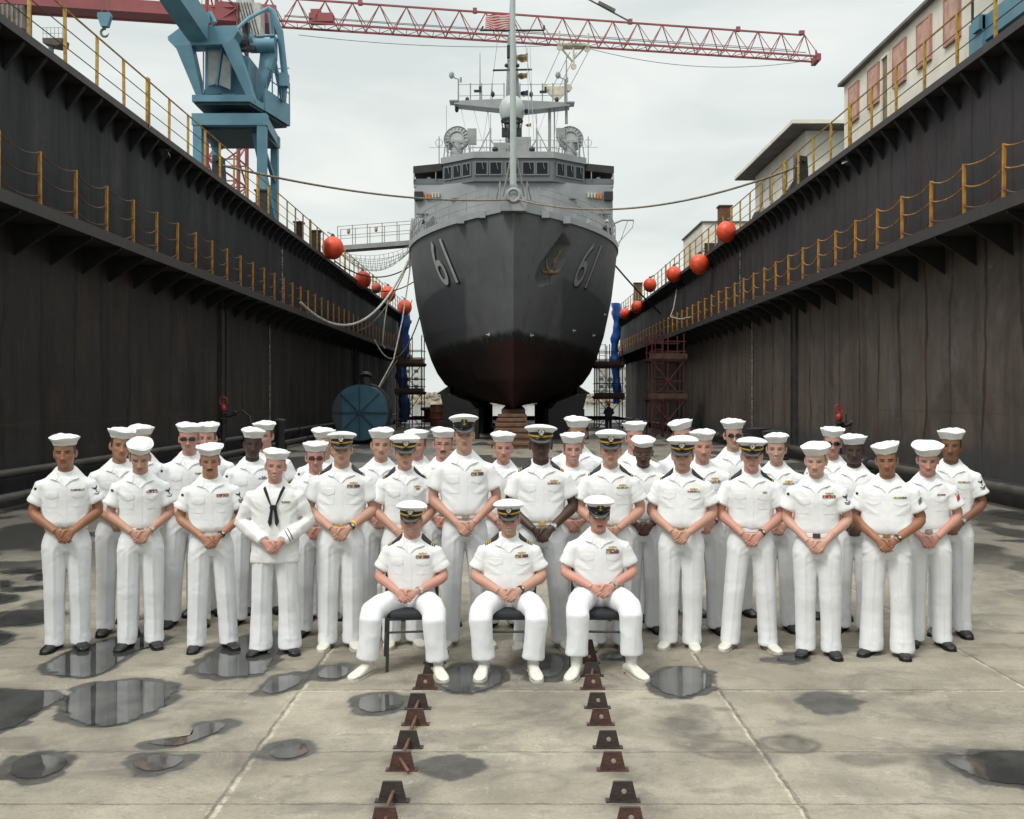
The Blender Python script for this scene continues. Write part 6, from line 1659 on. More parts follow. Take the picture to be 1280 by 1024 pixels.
def add_hand(b, wrist, side, over, sit=False):
    """one hand: palm, four unequal fingers, thumb. side -1 viewer-left; over = lies in front"""
    s = side
    d = Vector((-s * .70, -.30 if over else -.12, -.62)).normalized()
    if sit: d = Vector((-s * .72, -.48 if over else -.36, -.42)).normalized()
    nrm = Vector((-s * .62, 0, .78)); nrm = (nrm - d * nrm.dot(d)).normalized()      # across the knuckles
    out = d.cross(nrm); out = out if out.y < 0 else -out                               # back of hand faces the viewer
    base = wrist + (out * .012 if over else out * -.006)
    K = base + d * .082 + out * (.006 if over else 0)
    # palm as a flat tapering block
    rings = []
    for t, w, th in ((-.02, .024, .019), (.012, .029, .018), (.045, .040, .017), (.082, .042, .014), (.092, .036, .010)):
        c = base + d * t
        rings.append([c + nrm * (w * math.cos(a)) + out * (th * math.sin(a)) for a in np.linspace(0, 2 * math.pi, 15)[:-1]])
    b.loft(rings)
    L = (.062, .070, .067, .052); bend = .95 if over else .7
    for i in range(4):
        k = K + nrm * ((1.5 - i) * .0195) - d * (.004 * abs(i - 1.2))
        q1 = (d * 1.0 - out * .25 * bend - nrm * (.02 * (i - 1.5))).normalized(); q2 = (d * .8 - out * .85 * bend).normalized(); q3 = (d * .35 - out * 1.1 * bend).normalized()
        p1 = k + q1 * L[i] * .48; p2 = p1 + q2 * L[i] * .36; p3 = p2 + q3 * L[i] * .30
        b.tube([k - d * .02, k + out * .003, p1 + out * .001, p2, p3], [.0085, .0098, .0090, .0082, .0060], 8)
        b.ball(p3, .0062, 8, 6); b.ball(k + out * .003, .0102, 8, 6)
    t0 = base + d * .018 + nrm * .022; t1 = base + d * .05 + nrm * .046 + out * .008; t2 = base + d * .078 + nrm * .043 + out * .014; t3 = base + d * .098 + nrm * .030 + out * .015
    b.tube([t0, t1, t2, t3], [.015, .0125, .0105, .0075], 10); b.ball(t3, .0076, 8, 6)

def body_mb(p):
    var, sit = p['var'], p.get('sit', False); V = VAR[var]; b = MB()
    hm = head_mb(p.get('jaw', 1), p.get('nose', 1), p.get('smile', False)); M = p['HM']
    hm.v = [tuple(M @ Vector(v)) for v in hm.v]; b.join(hm)
    nt_ = p.get('neck', 1.0)
    top = M @ Vector((0, .016, .055)); b.tube([(0, .022, 1.40), (0, .018, 1.47), Vector((0, .016, 1.50)).lerp(top, .35), top], [.080 * nt_, .066 * nt_, .0615 * nt_, .059 * nt_], 24)
    b.loft([ering(z, hw * V['bw'] ** .5, fd) for z, hw, fd in ((.86, .10, .07), (1.0, .11, .07), (1.2, .12, .075), (1.34, .14, .075), (1.41, .12, .06), (1.46, .06, .05))])
    sh, el, wr = arm_joints(var, sit, p.get('dz', 0)); fat = .5 + .5 * V['bw']; fat *= p.get('arm', 1)
    first = p.get('over', 1)
    for s in (-1, 1):
        m = lambda v: Vector((v.x * s, v.y, v.z))
        a, e, w = m(sh), m(el), m(wr); mu = a.lerp(e, .5); m1 = e.lerp(w, .22) + Vector((s * .008, 0, 0)); m2 = e.lerp(w, .62)
        w2 = w
        b.tube([a + Vector((-s * .05, 0, 0)), a, mu, e.lerp(a, .12), e.lerp(w, .06), m1, m2, w2], [.034, .040 * fat, .043 * fat, .042 * fat, .043 * fat, .0445 * fat, .036 * fat, (.0265 * fat, .0235 * fat)], 18)
        add_hand(b, w2, s, first == s, sit)
    if sit:
        for s in (-1, 1): b.tube([(s * .08, 0, .96), (s * .14, -.25, .965), (s * p['knee'], -.43, .92), (s * p['foot'], -.43, .52)], [.05, .042, .038, .028], 10)
    else:
        for s in (-1, 1): b.tube([(s * .07, 0, .92), (s * (.09 + .5 * TRV[p['tv']]['st']), 0, .5), (s * (.098 + TRV[p['tv']]['st']), .012, .07)], [.06, .045, .030], 10)
    return b

def skin_colours(v, p):
    base = np.array(p['skin']); n = len(v)
    Mi = p['HM'].inverted(); A = np.array(Mi); h = v @ A[:3, :3].T + A[:3, 3]
    x, y, z = h[:, 0], h[:, 1], h[:, 2]; ax = np.abs(x); front = y < -.03
    inh = (z > -.02)
    c = np.tile(base, (n, 1)); nz = fbm(v * 22, 3)
    c *= (0.93 + .14 * nz)[:, None]
    lum = base.mean(); red = np.array([1.10, .86, .84])
    def blend(mask, col): 
        nonlocal c
        c = c * (1 - mask[:, None]) + np.array(col) * mask[:, None]
    g = lambda cx, cz, sx, sz: np.exp(-((ax - cx) / sx) ** 2 - ((z - cz) / sz) ** 2) * (front & inh)
    c = c * (1 + (red - 1) * (.8 * g(.045, .078, .018, .018) + .8 * g(0, .072, .016, .012))[:, None])
    # arms a little ruddier towards the hands
    arm = (v[:, 2] < (1.2)) * 1.0
    c = c * (1 + (np.array([1.04, .94, .92]) - 1) * arm[:, None])
    if p.get('stubble', 0): blend(p['stubble'] * sm(.075, .05, z) * (ax < .07) * front * inh * (1 - g(0, .047, .02, .008)), base * .45)
    G1 = lambda q, w: np.exp(-(q / w) ** 2)
    fi = (front & inh) * 1.0
    lipm = G1(z - .0475, .0085) * sm(.027, .017, ax) * fi; blend(lipm * .8, base * np.array([.84, .52, .50]))
    if p.get('smile'):
        zz = z - .0470 - 9.0 * ax ** 2
        blend(G1(zz, .0062) * sm(.030, .022, ax) * fi * .9, base * np.array([.55, .30, .28]))
        blend(np.clip(G1(zz, .0048) * 1.5, 0, 1) * sm(.023, .016, ax) * fi * p.get('teeth', .9), (.58, .54, .48))
        blend(G1(ax - (.034 + .25 * (z - .055)), .003) * sm(.082, .066, z) * sm(.040, .050, z) * fi * .45, base * .45)  # smile folds: crease shade painted into the skin
    else:
        blend(G1(z - .0472 - p.get('frown', 0) * ax ** 2, .0026) * sm(.028, .020, ax) * fi * .85, base * .28)
    blend(G1(z - .0640, .0030) * G1(ax - .008, .005) * fi * .6, base * .25)
    hair = np.array(p.get('hair', (.025, .017, .012)))
    browz = .1285 + .05 * (ax - .018) - 2.2 * np.maximum(0, ax - .034) ** 2 * 8
    blend(np.clip(G1(z - browz, .0042) * 1.25, 0, 1) * sm(.010, .016, ax) * sm(.054, .046, ax) * fi * p.get('brow', .8), hair)
    sq = .0036 if p.get('squint') else .0050
    ex = (ax - .0315) / .0155; ez = (z - .1105) / sq; r2 = ex ** 2 + ez ** 2
    blend(G1(ax - .0315, .019) * G1(z - .1135, .0095) * fi * .45, base * .38)  # eye hollows: shade put into the skin colour
    eye = sm(1.35, .65, r2) * fi
    blend(eye * .8, tuple(.07 + .26 * base)); blend(sm(.0075, .0045, np.sqrt((ax - .0315) ** 2 + ((z - .1105) * 1.2) ** 2)) * eye, p.get('iris', (.018, .012, .009)))
    blend(G1(np.sqrt(r2) - 1.1, .32) * (z > .1095) * fi * (np.abs(ex) < 1.2) * .85, base * .14)
    blend(G1(z - .1005, .0028) * G1(ax - .030, .013) * fi * .30, base * .50)  # crease under the eye, painted darker as shade
    if not p.get('bald'):
        hm = sm(.085, .10, z) * sm(.055, .064, ax) * sm(-.052, -.040, y) * sm(.006, -.008, np.abs(y - .012) - .022) * 0
        side = (z > .098) & (ax > .056) & (y > -.060 + (.176 - z) * .25) & ~((np.abs(y - .010) < .024) & (ax > .0775) & (z < .135))
        back = (z > .045) & (y > .045)
        top = (z > .165)
        blend((side | back | top) * inh * p.get('hairm', .85), hair)
    return np.clip(c, 0, 1)

# ---------- clothes
def shirt_mb(var, jumper=False):
    V = VAR[var]; sw, bw, bd = V['sw'], V['bw'], V['bd']; b = MB()
    rows = [(.985, .148 * bw, .108 * bd), (1.012, .156 * bw, .113 * bd), (1.036, .178 * bw, .135 * bd), (1.068, .187 * bw, .143 * bd), (1.14, .186 * bw, .139 * bd), (1.22, lerp(.187 * bw, .189 * sw, .5), .134 * bd ** .6), (1.30, .197 * sw, .133), (1.35, .200 * sw, .128),
            (1.39, .190 * sw, .116), (1.42, .170 * sw, .103), (1.447, .137 * sw, .090), (1.470, .104, .079), (1.488, .082, .072), (1.500, .072, .068)]
    if jumper: rows = [(.80, .205, .155), (.85, .200, .152), (.95, .192, .148)] + rows[3:]
    b.loft([ering(z, hw, fd, fd * .88, n=44, yc=.012) for z, hw, fd in rows])
    sh, el, wr = arm_joints(var)
    for s in (-1, 1):
        m = lambda v: Vector((v.x * s, v.y, v.z)); a, e, w = m(sh), m(el), m(wr)
        if jumper:
            b.tube([a + Vector((-s * .07, 0, -.012)), a + Vector((s * .005, 0, -.012)), a.lerp(e, .5), e + Vector((s * .01, .01, 0)), e.lerp(w, .5), e.lerp(w, .92)], [.054, .068, .066, .066, .060, .052], 22)
        else:
            c = a.lerp(e, .70) + Vector((s * .006, 0, 0))
            b.tube([a + Vector((-s * .075, 0, -.012)), a + Vector((-s * .03, 0, -.006)), a + Vector((s * .012, 0, -.018)), a.lerp(e, .40), c], [(.050, .070), (.060, .076), (.060, .074), (.0665, .077), (.075, .085)], 26, up=(1, 0, 0))
    return b
def trousers_mb(tv):
    b = MB(); q = TRV[tv]
    hw = q['hip']
    rows = [(1.025, .152 * hw, .112), (1.0, .156 * hw, .116), (.96, .170 * hw, .124), (.91, .187 * hw, .132), (.87, .190 * hw, .130), (.835, .183 * hw, .120), (.812, .155, .10)]
    if q.get('sit'):
        b.loft([ering(z, a, f, n=40, yc=.01) for z, a, f in [(1.025, .156 * hw, .118), (1.0, .170 * hw, .135), (.96, .192 * hw, .16), (.91, .200 * hw, .170), (.885, .185 * hw, .155)]])
        for s in (-1, 1):
            kx, fx = q['knee'], q['foot']
            b.tube([(s * .085, .05, .955), (s * .11, -.10, .965), (s * lerp(.09, kx, .7), -.27, .96), (s * kx, -.405, .945), (s * (kx + .004), -.455, .885), (s * lerp(kx, fx, .4), -.455, .74), (s * fx, -.450, .575)],
                   [(.108, .108), (.107, .108), (.096, .098), (.085, .088), (.081, .085), (.075, .080), (.077, .086)], 24)
        return b
    b.loft([ering(z, a, f, n=40, yc=.006) for z, a, f in rows])
    for s in (-1, 1):
        st = q['st'] + q.get('lean', 0) * s
        hemx = .101 + st; be = q['bell']
        b.loft([ering(z, a, d, n=30, xc=s * xc, yc=yc, e=2.3) for z, xc, yc, a, d in (
            (.93, .088, .004, .084, .108), (.86, .092, .004, .0965, .122), (.80, .0935, .004, .0960, .120), (.70, lerp(.0935, hemx, .22), .0, .0920, .112), (.60, lerp(.0935, hemx, .40), -.004, .0870, .103), (.48, lerp(.0935, hemx, .58), -.008, .0825, .095),
            (.36, lerp(.0935, hemx, .72), .004, .0790 * be ** .4, .093), (.24, lerp(.0935, hemx, .85), .012, .0775 * be ** .7, .095 * be ** .5), (.12, hemx - .003, .010, .0770 * be, .099 * be), (.042, hemx, .004, .0775 * be, .106 * be))])
    return b
TRV = [dict(hip=1.0, st=0.0, bell=1.0), dict(hip=.93, st=.008, bell=1.02), dict(hip=1.08, st=.012, bell=1.04), dict(hip=1.0, st=.055, bell=1.0), dict(hip=1.03, st=.022, bell=1.22), dict(hip=.98, st=.030, bell=1.0, lean=.0),
       dict(sit=True, hip=1.0, knee=.235, foot=.265), dict(sit=True, hip=1.06, knee=.205, foot=.185), dict(sit=True, hip=1.0, knee=.195, foot=.205)]

def ridged(p, o=3): return 1 - np.abs(2 * fbm(p, o) - 1)
def shirt_wrinkles(v, n, seed, jumper):
    x, y, z = v.T; s = seed * 7.31
    arm = sm(.175, .215, np.abs(x))
    low = sm(1.16, 1.03, z); front = (y < .02)
    f1 = ridged(np.stack([x * 13 + s, y * 10, z * 2.4 + s], 1), 2) - .6         # hanging folds
    u = np.abs(x) * .8 + z * .55; w = z * .8 - np.abs(x) * .6
    f2 = ridged(np.stack([u * 5 + s, w * 15 + 3, y * 5], 1), 2) - .6            # pulls from the armpit
    f3 = ridged(np.stack([x * 6 + s, y * 6, z * 15], 1), 2) - .6
    amp = .0140 * low * f1 + .0060 * (1 - low) * f1 + .0135 * f2 * sm(.04, .17, np.abs(x)) * sm(1.43, 1.32, z) * (1 - arm) + .0100 * f2 * arm + .0030 * f3 * low + .004 * f2 * (1 - arm)
    if jumper: amp = amp * 1.25 + .004 * f3 * arm
    d = n * amp[:, None]
    # open collar: shallow V below the neck, shown by the collar laid over it
    V_ = sm(.012, -.004, np.abs(x) - np.clip((z - 1.378) * .62, 0, .06)) * (y < 0) * sm(1.372, 1.39, z)
    d[:, 1] += .0055 * V_
    return v + d
def trouser_wrinkles(v, n, seed, q):
    x, y, z = v.T; s = seed * 5.17; ax = np.abs(x)
    if q.get('sit'):
        f = ridged(np.stack([x * 14 + s, y * 6, z * 6], 1), 2) - .6; f2 = ridged(np.stack([x * 7 + s, y * 14, z * 13], 1), 2) - .6
        lap = sm(-.05, -.15, -np.abs(y + .05)) ; knee = np.exp(-((y + .40) / .08) ** 2 - ((z - .88) / .08) ** 2)
        return v + n * (.0085 * f + .0120 * f2 * (sm(-.16, -.02, y) + knee * .8))[:, None]
    cr = np.exp(-((z - .85) / .07) ** 2); hem = sm(.26, .10, z); kn = np.exp(-((z - .50) / .10) ** 2)
    f1 = ridged(np.stack([x * 12 + s, y * 9, z * 1.8], 1), 2) - .6
    u = z + ax * .75; f2 = ridged(np.stack([u * 16 + s, ax * 4, y * 4], 1), 2) - .6
    f3 = ridged(np.stack([x * 5 + s, y * 5, z * 13 + s], 1), 2) - .6
    amp = .0080 * f1 + .0125 * f2 * cr + .0090 * f3 * hem + .0050 * f3 * kn + .0022 * f2
    lx = lerp(.0935, .101 + q['st'], np.clip((.9 - z) / .78, 0, 1))
    crease = np.exp(-((ax - lx) / .012) ** 2) * (y < -.02) * sm(.88, .80, z) * sm(.06, .14, z)
    d = n * amp[:, None]; d[:, 1] -= .0105 * crease
    return v + d

# ---------- head poses and the roll call
def HMat(pitch, yaw, roll, fwd=0.0):
    Rm = Matrix.Rotation(R(yaw), 4, 'Z') @ Matrix.Rotation(R(roll), 4, 'Y') @ Matrix.Rotation(R(pitch), 4, 'X')
    return Matrix.Translation((0, .012 - fwd, 1.538)) @ Rm @ Matrix.Scale(HS, 4) @ Matrix.Translation((0, -.016, -.016))
PALE, PINK, FAIR, TAN, OLIVE, BROWN, DARK, DEEP = (.53, .335, .26), (.50, .275, .218), (.47, .285, .212), (.30, .150, .088), (.36, .20, .125), (.20, .098, .058), (.085, .045, .031), (.062, .035, .026)
BLACKH, BROWNH, SANDY, GING = (.014, .010, .008), (.055, .033, .020), (.17, .10, .055), (.20, .09, .04)
CREW = [
 # px, hat top y, distance, look
 dict(px=85, hy=543, D=8.40, var=0, tv=0, skin=TAN, hair=BLACKH, hat='dixie', squint=1, yaw=-4, rib=3, badge=1, buckle='brass', over=1, w=1.0, lab='tanned sailor with a coppery buckle and one-chevron badge, farthest left in the front row'),
 dict(px=176, hy=551, D=8.45, var=1, tv=1, skin=FAIR, hair=BROWNH, hat='dixie', pitch=17, yaw=0, rib=5, badge=1, buckle='pewter', watch='steel', over=1, jaw=.86, stubble=.3, lab='gaunt sailor bowing his head so the hat crown shows, wearing a wristwatch'),
 dict(px=266, hy=555, D=8.40, var=0, tv=5, skin=OLIVE, hair=BLACKH, hat='dixie', pitch=5, rib=6, badge=3, buckle=None, watch='black', over=-1, mous='dark', lab='moustached sailor with three-chevron badge and big black wristwatch'),
 dict(px=344, hy=561, D=8.27, var=2, tv=4, skin=PINK, hair=SANDY, hat='dixie', roll=4, yaw=3, smile=1, squint=1, jumper=1, over=-1, rib=2, lab='smiling sailor in long-sleeved jumper with black neckerchief'),
 dict(px=425, hy=539, D=8.45, var=2, tv=0, skin=FAIR, hair=BROWNH, hat='officer', boards=1, rib=6, pin=1, buckle='gold', wshoe=1, watch='black', wband=1, over=1, w=1.03, lab='officer with yellow wristband and peaked cap, standing next to the neckerchief sailor'),
 dict(px=850, hy=545, D=8.45, var=3, tv=0, skin=FAIR, hair=BROWNH, hat='officer', pitch=6, boards=1, rib=3, pin=1, buckle='brass', wshoe=1, over=1, w=1.0, lab='officer with orange-brown buckle and white shoes, first standing right of the seated men'),
 dict(px=936, hy=547, D=8.40, var=4, tv=3, skin=PINK, hair=SANDY, hat='officer', pitch=4, boards=1, rib=1, buckle=None, wshoe=1, watch='black', over=1, w=1.0, lab='officer standing legs wide apart with one tiny ribbon on his shirt'),
 dict(px=1023, hy=553, D=8.19, var=1, tv=0, skin=PALE, hair=SANDY, hat='dixie', pitch=5, yaw=-3, rib=6, pin=1, badge=2, buckle='brown', over=1, tattoo=1, w=1.02, hs=1.06, brow=.4, lab='pale sailor with forearm tattoo and two-chevron badge in the front row'),
 dict(px=1108, hy=553, D=8.19, var=3, tv=4, skin=TAN, hair=BLACKH, hat='dixie', pitch=3, roll=-3, hroll=-7, rib=3, badge='grey', buckle='brass', watch='black', over=-1, w=1.0, jaw=1.08, lab='stocky tanned sailor in flared trousers with tilted white hat and scowl'),
 dict(px=1161, hy=553, D=8.50, var=1, tv=1, skin=PINK, hair=BROWNH, hat='dixie', pitch=9, hs=1.10, rib=2, badge='red', buckle='pewter', over=-1, lab='sailor with red striped sleeve badge, second from the right end'),
 dict(px=1187, hy=536, D=8.91, var=4, tv=0, skin=BROWN, hair=BLACKH, hat='dixie', yaw=-6, rib=3, badge=2, watch='steel', over=1, squint=1, lab='dark-skinned sailor at the far right end, taller than his neighbour'),
 dict(px=147, hy=535, D=8.97, var=2, tv=0, skin=OLIVE, hair=BLACKH, hat='dixie', yaw=8, roll=3, rib=2, buckle='pewter', lab='sailor with parted lips in the second row, between the tanned and the bowing sailors'),
 dict(px=177, hy=531, D=9.50, var=0, tv=0, skin=PINK, hair=BROWNH, hat='dixie', rib=0, glasses=1, sl=1, lab='sailor almost hidden behind the bowing sailor, only hat and brow showing'),
 dict(px=233, hy=528, D=9.28, var=0, tv=5, skin=PINK, hair=SANDY, hat='dixie', shades='black', rib=2, buckle='brass', yaw=0, over=1, lab='sailor in black sunglasses standing behind the moustached sailor on the left'),
 dict(px=257, hy=528, D=9.75, var=2, tv=0, skin=PINK, hair=BROWNH, hat='dixie', yaw=-4, rib=0, sl=1, lab='sailor peering over the shoulder of the black-sunglasses sailor on the left'),
 dict(px=312, hy=535, D=9.35, var=0, tv=0, skin=DEEP, hair=BLACKH, hat='dixie', rib=4, sl=1, roll=2, lab='dark-skinned sailor behind the neckerchief sailor on the left'),
 dict(px=332, hy=526, D=9.85, var=2, tv=0, skin=PINK, hair=BROWNH, hat='dixie', yaw=-8, rib=0, sl=1, lab='tall pink-faced sailor in the back row, behind the dark-skinned sailor on the left'),
 dict(px=394, hy=552, D=8.90, var=1, tv=0, skin=PINK, hair=BROWNH, hat='dixie', shades='red', rib=0, yaw=3, lab='sailor in reddish sunglasses half hidden by the yellow-wristband officer'),
 dict(px=402, hy=535, D=9.55, var=0, tv=0, skin=FAIR, hair=BROWNH, hat='dixie', rib=0, lab='sailor almost hidden behind the reddish-sunglasses sailor, hat showing'),
 dict(px=473, hy=535, D=9.15, var=2, tv=0, skin=FAIR, hair=BROWNH, hat='dixie', rib=0, yaw=3, lab='sailor with shadowed eyes between the yellow-wristband officer and the next officer'),
 dict(px=504, hy=543, D=8.53, var=1, tv=0, skin=FAIR, hair=BROWNH, hat='officer', pitch=5, boards=1, rib=1, pin=1, buckle='gold', wshoe=1, over=-1, lab='young officer with a thin black ribbon line on his pocket, behind the left seated man'),
 dict(px=524, hy=537, D=9.60, var=0, tv=0, skin=PINK, hair=BROWNH, hat='dixie', rib=0, yaw=-4, roll=3, lab='sailor whose face peeks out behind the young officer and the tall chief'),
 dict(px=551, hy=534, D=9.35, var=0, tv=0, skin=PINK, hair=BROWNH, hat='dixie', rib=0, mous='brown', glasses=1, lab='moustached bespectacled sailor just left of the tall chief'),
 dict(px=583, hy=517, D=8.53, var=2, tv=5, skin=FAIR, hair=BROWNH, hat='chief', rib=6, pin=1, buckle='pewter', wshoe=1, over=-1, w=1.0, lab='tallest man, a chief in black-visored cap standing behind the left seated men'),
 dict(px=629, hy=540, D=9.20, var=1, tv=1, skin=PINK, hair=SANDY, hat='dixie', rib=0, lab='sailor seen between the tall chief and the tall dark-skinned officer'),
 dict(px=678, hy=530, D=8.45, var=2, tv=3, skin=DEEP, hair=BLACKH, hat='officer', boards=2, rib=3, pin=1, buckle='gold', wshoe=1, watch='steel', over=1, w=1.02, lab='tall dark-skinned officer with steel watch behind the middle seated officer'),
 dict(px=719, hy=541, D=9.05, var=0, tv=0, skin=PINK, hair=BROWNH, hat='dixie', smile=1, rib=2, yaw=2, lab='smirking sailor right of the tall dark-skinned officer'),
 dict(px=720, hy=521, D=9.85, var=2, tv=0, skin=OLIVE, hair=BLACKH, hat='dixie', rib=0, hs=1.06, lab='rearmost sailor directly behind the smirking sailor, only brow and hat showing'),
 dict(px=761, hy=537, D=8.45, var=4, tv=0, skin=FAIR, hair=BROWNH, hat='officer', pitch=3, boards=1, rib=3, pin=1, buckle='pewter', wshoe=1, over=-1, lab='officer standing right behind the seated moustached chief'),
 dict(px=790, hy=527, D=9.55, var=0, tv=0, skin=PINK, hair=BROWNH, hat='dixie', pitch=-4, yaw=6, roll=-3, rib=0, lab='back row sailor with raised chin, right of the officer behind the seated chief'),
 dict(px=803, hy=546, D=9.05, var=2, tv=0, skin=DARK, hair=BLACKH, hat='dixie', pitch=10, hs=.95, rib=0, mous='dark', glasses=1, watch='black', lab='dark-skinned sailor with moustache and spectacles, hat set square'),
 dict(px=855, hy=524, D=9.75, var=0, tv=0, skin=FAIR, hair=BROWNH, hat='dixie', roll=-4, hroll=-8, rib=0, lab='rear sailor with tilted hat hidden behind the orange-buckle officer'),
 dict(px=881, hy=537, D=9.00, var=2, tv=0, skin=PINK, hair=SANDY, hat='dixie', yaw=3, rib=6, pin=1, watch='black', over=1, lab='broad pink-faced sailor between the two officers on the right'),
 dict(px=917, hy=524, D=9.75, var=0, tv=0, skin=FAIR, hair=BROWNH, hat='dixie', shades='black', rib=0, smile=0, lab='back row sailor in sunglasses behind the wide-legged officer'),
 dict(px=972, hy=541, D=9.10, var=4, tv=0, skin=FAIR, hair=BROWNH, hat='dixie', yaw=-4, smile=1, rib=3, pin=1, lab='broadly smiling sailor behind and right of the wide-legged officer'),
 dict(px=1040, hy=534, D=9.60, var=0, tv=0, skin=PINK, hair=BROWNH, hat='dixie', shades='black', rib=0, lab='back row sailor in sunglasses behind the tattooed sailor'),
 dict(px=1067, hy=543, D=9.00, var=1, tv=0, skin=DEEP, hair=BLACKH, hat='dixie', yaw=2, rib=0, sl=1, lab='dark-skinned sailor between the tattooed and the stocky tanned sailors'),
 # seated
 dict(px=515, hy=627, D=8.02, sit=1, rz=-4, var=0, tv=6, knee=.235, foot=.265, skin=PINK, hair=SANDY, w=1.07, hat='officer', pitch=5, yaw=4, smile=1, squint=1, boards=2, rib=6, pin=1, wshoe=1, watch='steel', over=-1, lab='seated smiling officer with wide-set knees on the left chair'),
 dict(px=636, hy=625, D=8.02, sit=1, rz=0, var=3, tv=7, knee=.205, foot=.185, skin=FAIR, hair=BROWNH, w=1.07, hat='officer', pitch=4, smile=1, squint=1, boards=3, rib=6, pin=1, wshoe=1, watch='black', over=1, buckle='gold', lab='seated broadly smiling officer on the middle chair, hands clasped'),
 dict(px=748, hy=621, D=8.02, sit=1, rz=1, var=2, tv=8, knee=.195, foot=.205, skin=PINK, hair=GING, w=1.07, hat='chief', pitch=7, mous='ging', rib=9, pin=1, wshoe=1, watch='steel', over=1, lab='seated chief with ginger moustache and black-visored cap on the right chair'),
]
for i, p in enumerate(CREW):
    p['HM'] = HMat(p.get('pitch', 0) + 2, p.get('yaw', 0), p.get('roll', 0), .01 + .0012 * p.get('pitch', 0))
    fr_ = p['D'] < 8.6
    rg = random.Random(i * 13 + 5)
    p['HM'] = p['HM'] @ Matrix.Diagonal((rg.uniform(.95, 1.07), rg.uniform(.97, 1.03), rg.uniform(.965, 1.045), 1))
    p.setdefault('nose', rg.uniform(.95, 1.35)); p.setdefault('jaw', rg.uniform(.92, 1.10)); p.setdefault('brow', rg.uniform(.6, .95)); p.setdefault('frown', rg.uniform(-7, 7)); p.setdefault('neck', rg.uniform(.95, 1.08)); p.setdefault('arm', rg.uniform(.94, 1.08)); p.setdefault('stubble', rg.choice((0, 0, .15, .28))); p.setdefault('dz', rg.uniform(-.022, .016)); p.setdefault('over', rg.choice((-1, 1)))
    job(('body', i), body_mb(p), .0048 if fr_ else .0062)
for k in range(5): job(('shirt', k), shirt_mb(k), .0085)
job(('jumper',), shirt_mb(2, True), .0085)
for k in range(len(TRV)): job(('trou', k), trousers_mb(k), .0085)
RES = run_jobs()

SHIRT, BVH, TROU = {}, {}, {}
def decal(bvh, poly, origin, ux, uz, d, off, skirt=True, hole=None, maxe=.018):
    """polygon in (u,v) laid on a surface by casting along d, lifted by off"""
    bm = bmesh.new(); bv = [bm.verts.new((u, v, 0)) for u, v in poly]; bm.faces.new(bv)
    bmesh.ops.triangulate(bm, faces=bm.faces)
    for _ in range(4):
        le = [e for e in bm.edges if e.calc_length() > maxe]
        if not le: break
        bmesh.ops.subdivide_edges(bm, edges=le, cuts=1); bmesh.ops.triangulate(bm, faces=bm.faces)
    bm.verts.index_update(); d = Vector(d).normalized(); ok = {}; base = {}
    for v in bm.verts:
        o = Vector(origin) + Vector(ux) * v.co.x + Vector(uz) * v.co.y - d * .5
        h = bvh.ray_cast(o, d, 1.2)
        if h[0] is not None: ok[v.index] = h[0] - d * off; base[v.index] = h[0] + d * .003
    b = MB(); mp = {}
    for k, p in ok.items(): mp[k] = len(b.v); b.v.append(tuple(p)); b.c.append(None)
    for f in bm.faces:
        ids = [v.index for v in f.verts]
        if all(i in mp for i in ids): b.f.append(tuple(mp[i] for i in ids))
    if skirt:
        lo = {}
        for e in bm.edges:
            if len(e.link_faces) == 1:
                a, c = e.verts[0].index, e.verts[1].index
                if a in mp and c in mp:
                    for i in (a, c):
                        if i not in lo: lo[i] = len(b.v); b.v.append(tuple(base[i])); b.c.append(None)
                    b.f.append((mp[a], mp[c], lo[c], lo[a]))
    bm.free(); return b
FX, FZ, FD, FO = (1, 0, 0), (0, 0, 1), (0, 1, 0), (0, 0, 0)
def front_decal(bvh, poly, off, **k): return decal(bvh, poly, FO, FX, FZ, FD, off, **k)

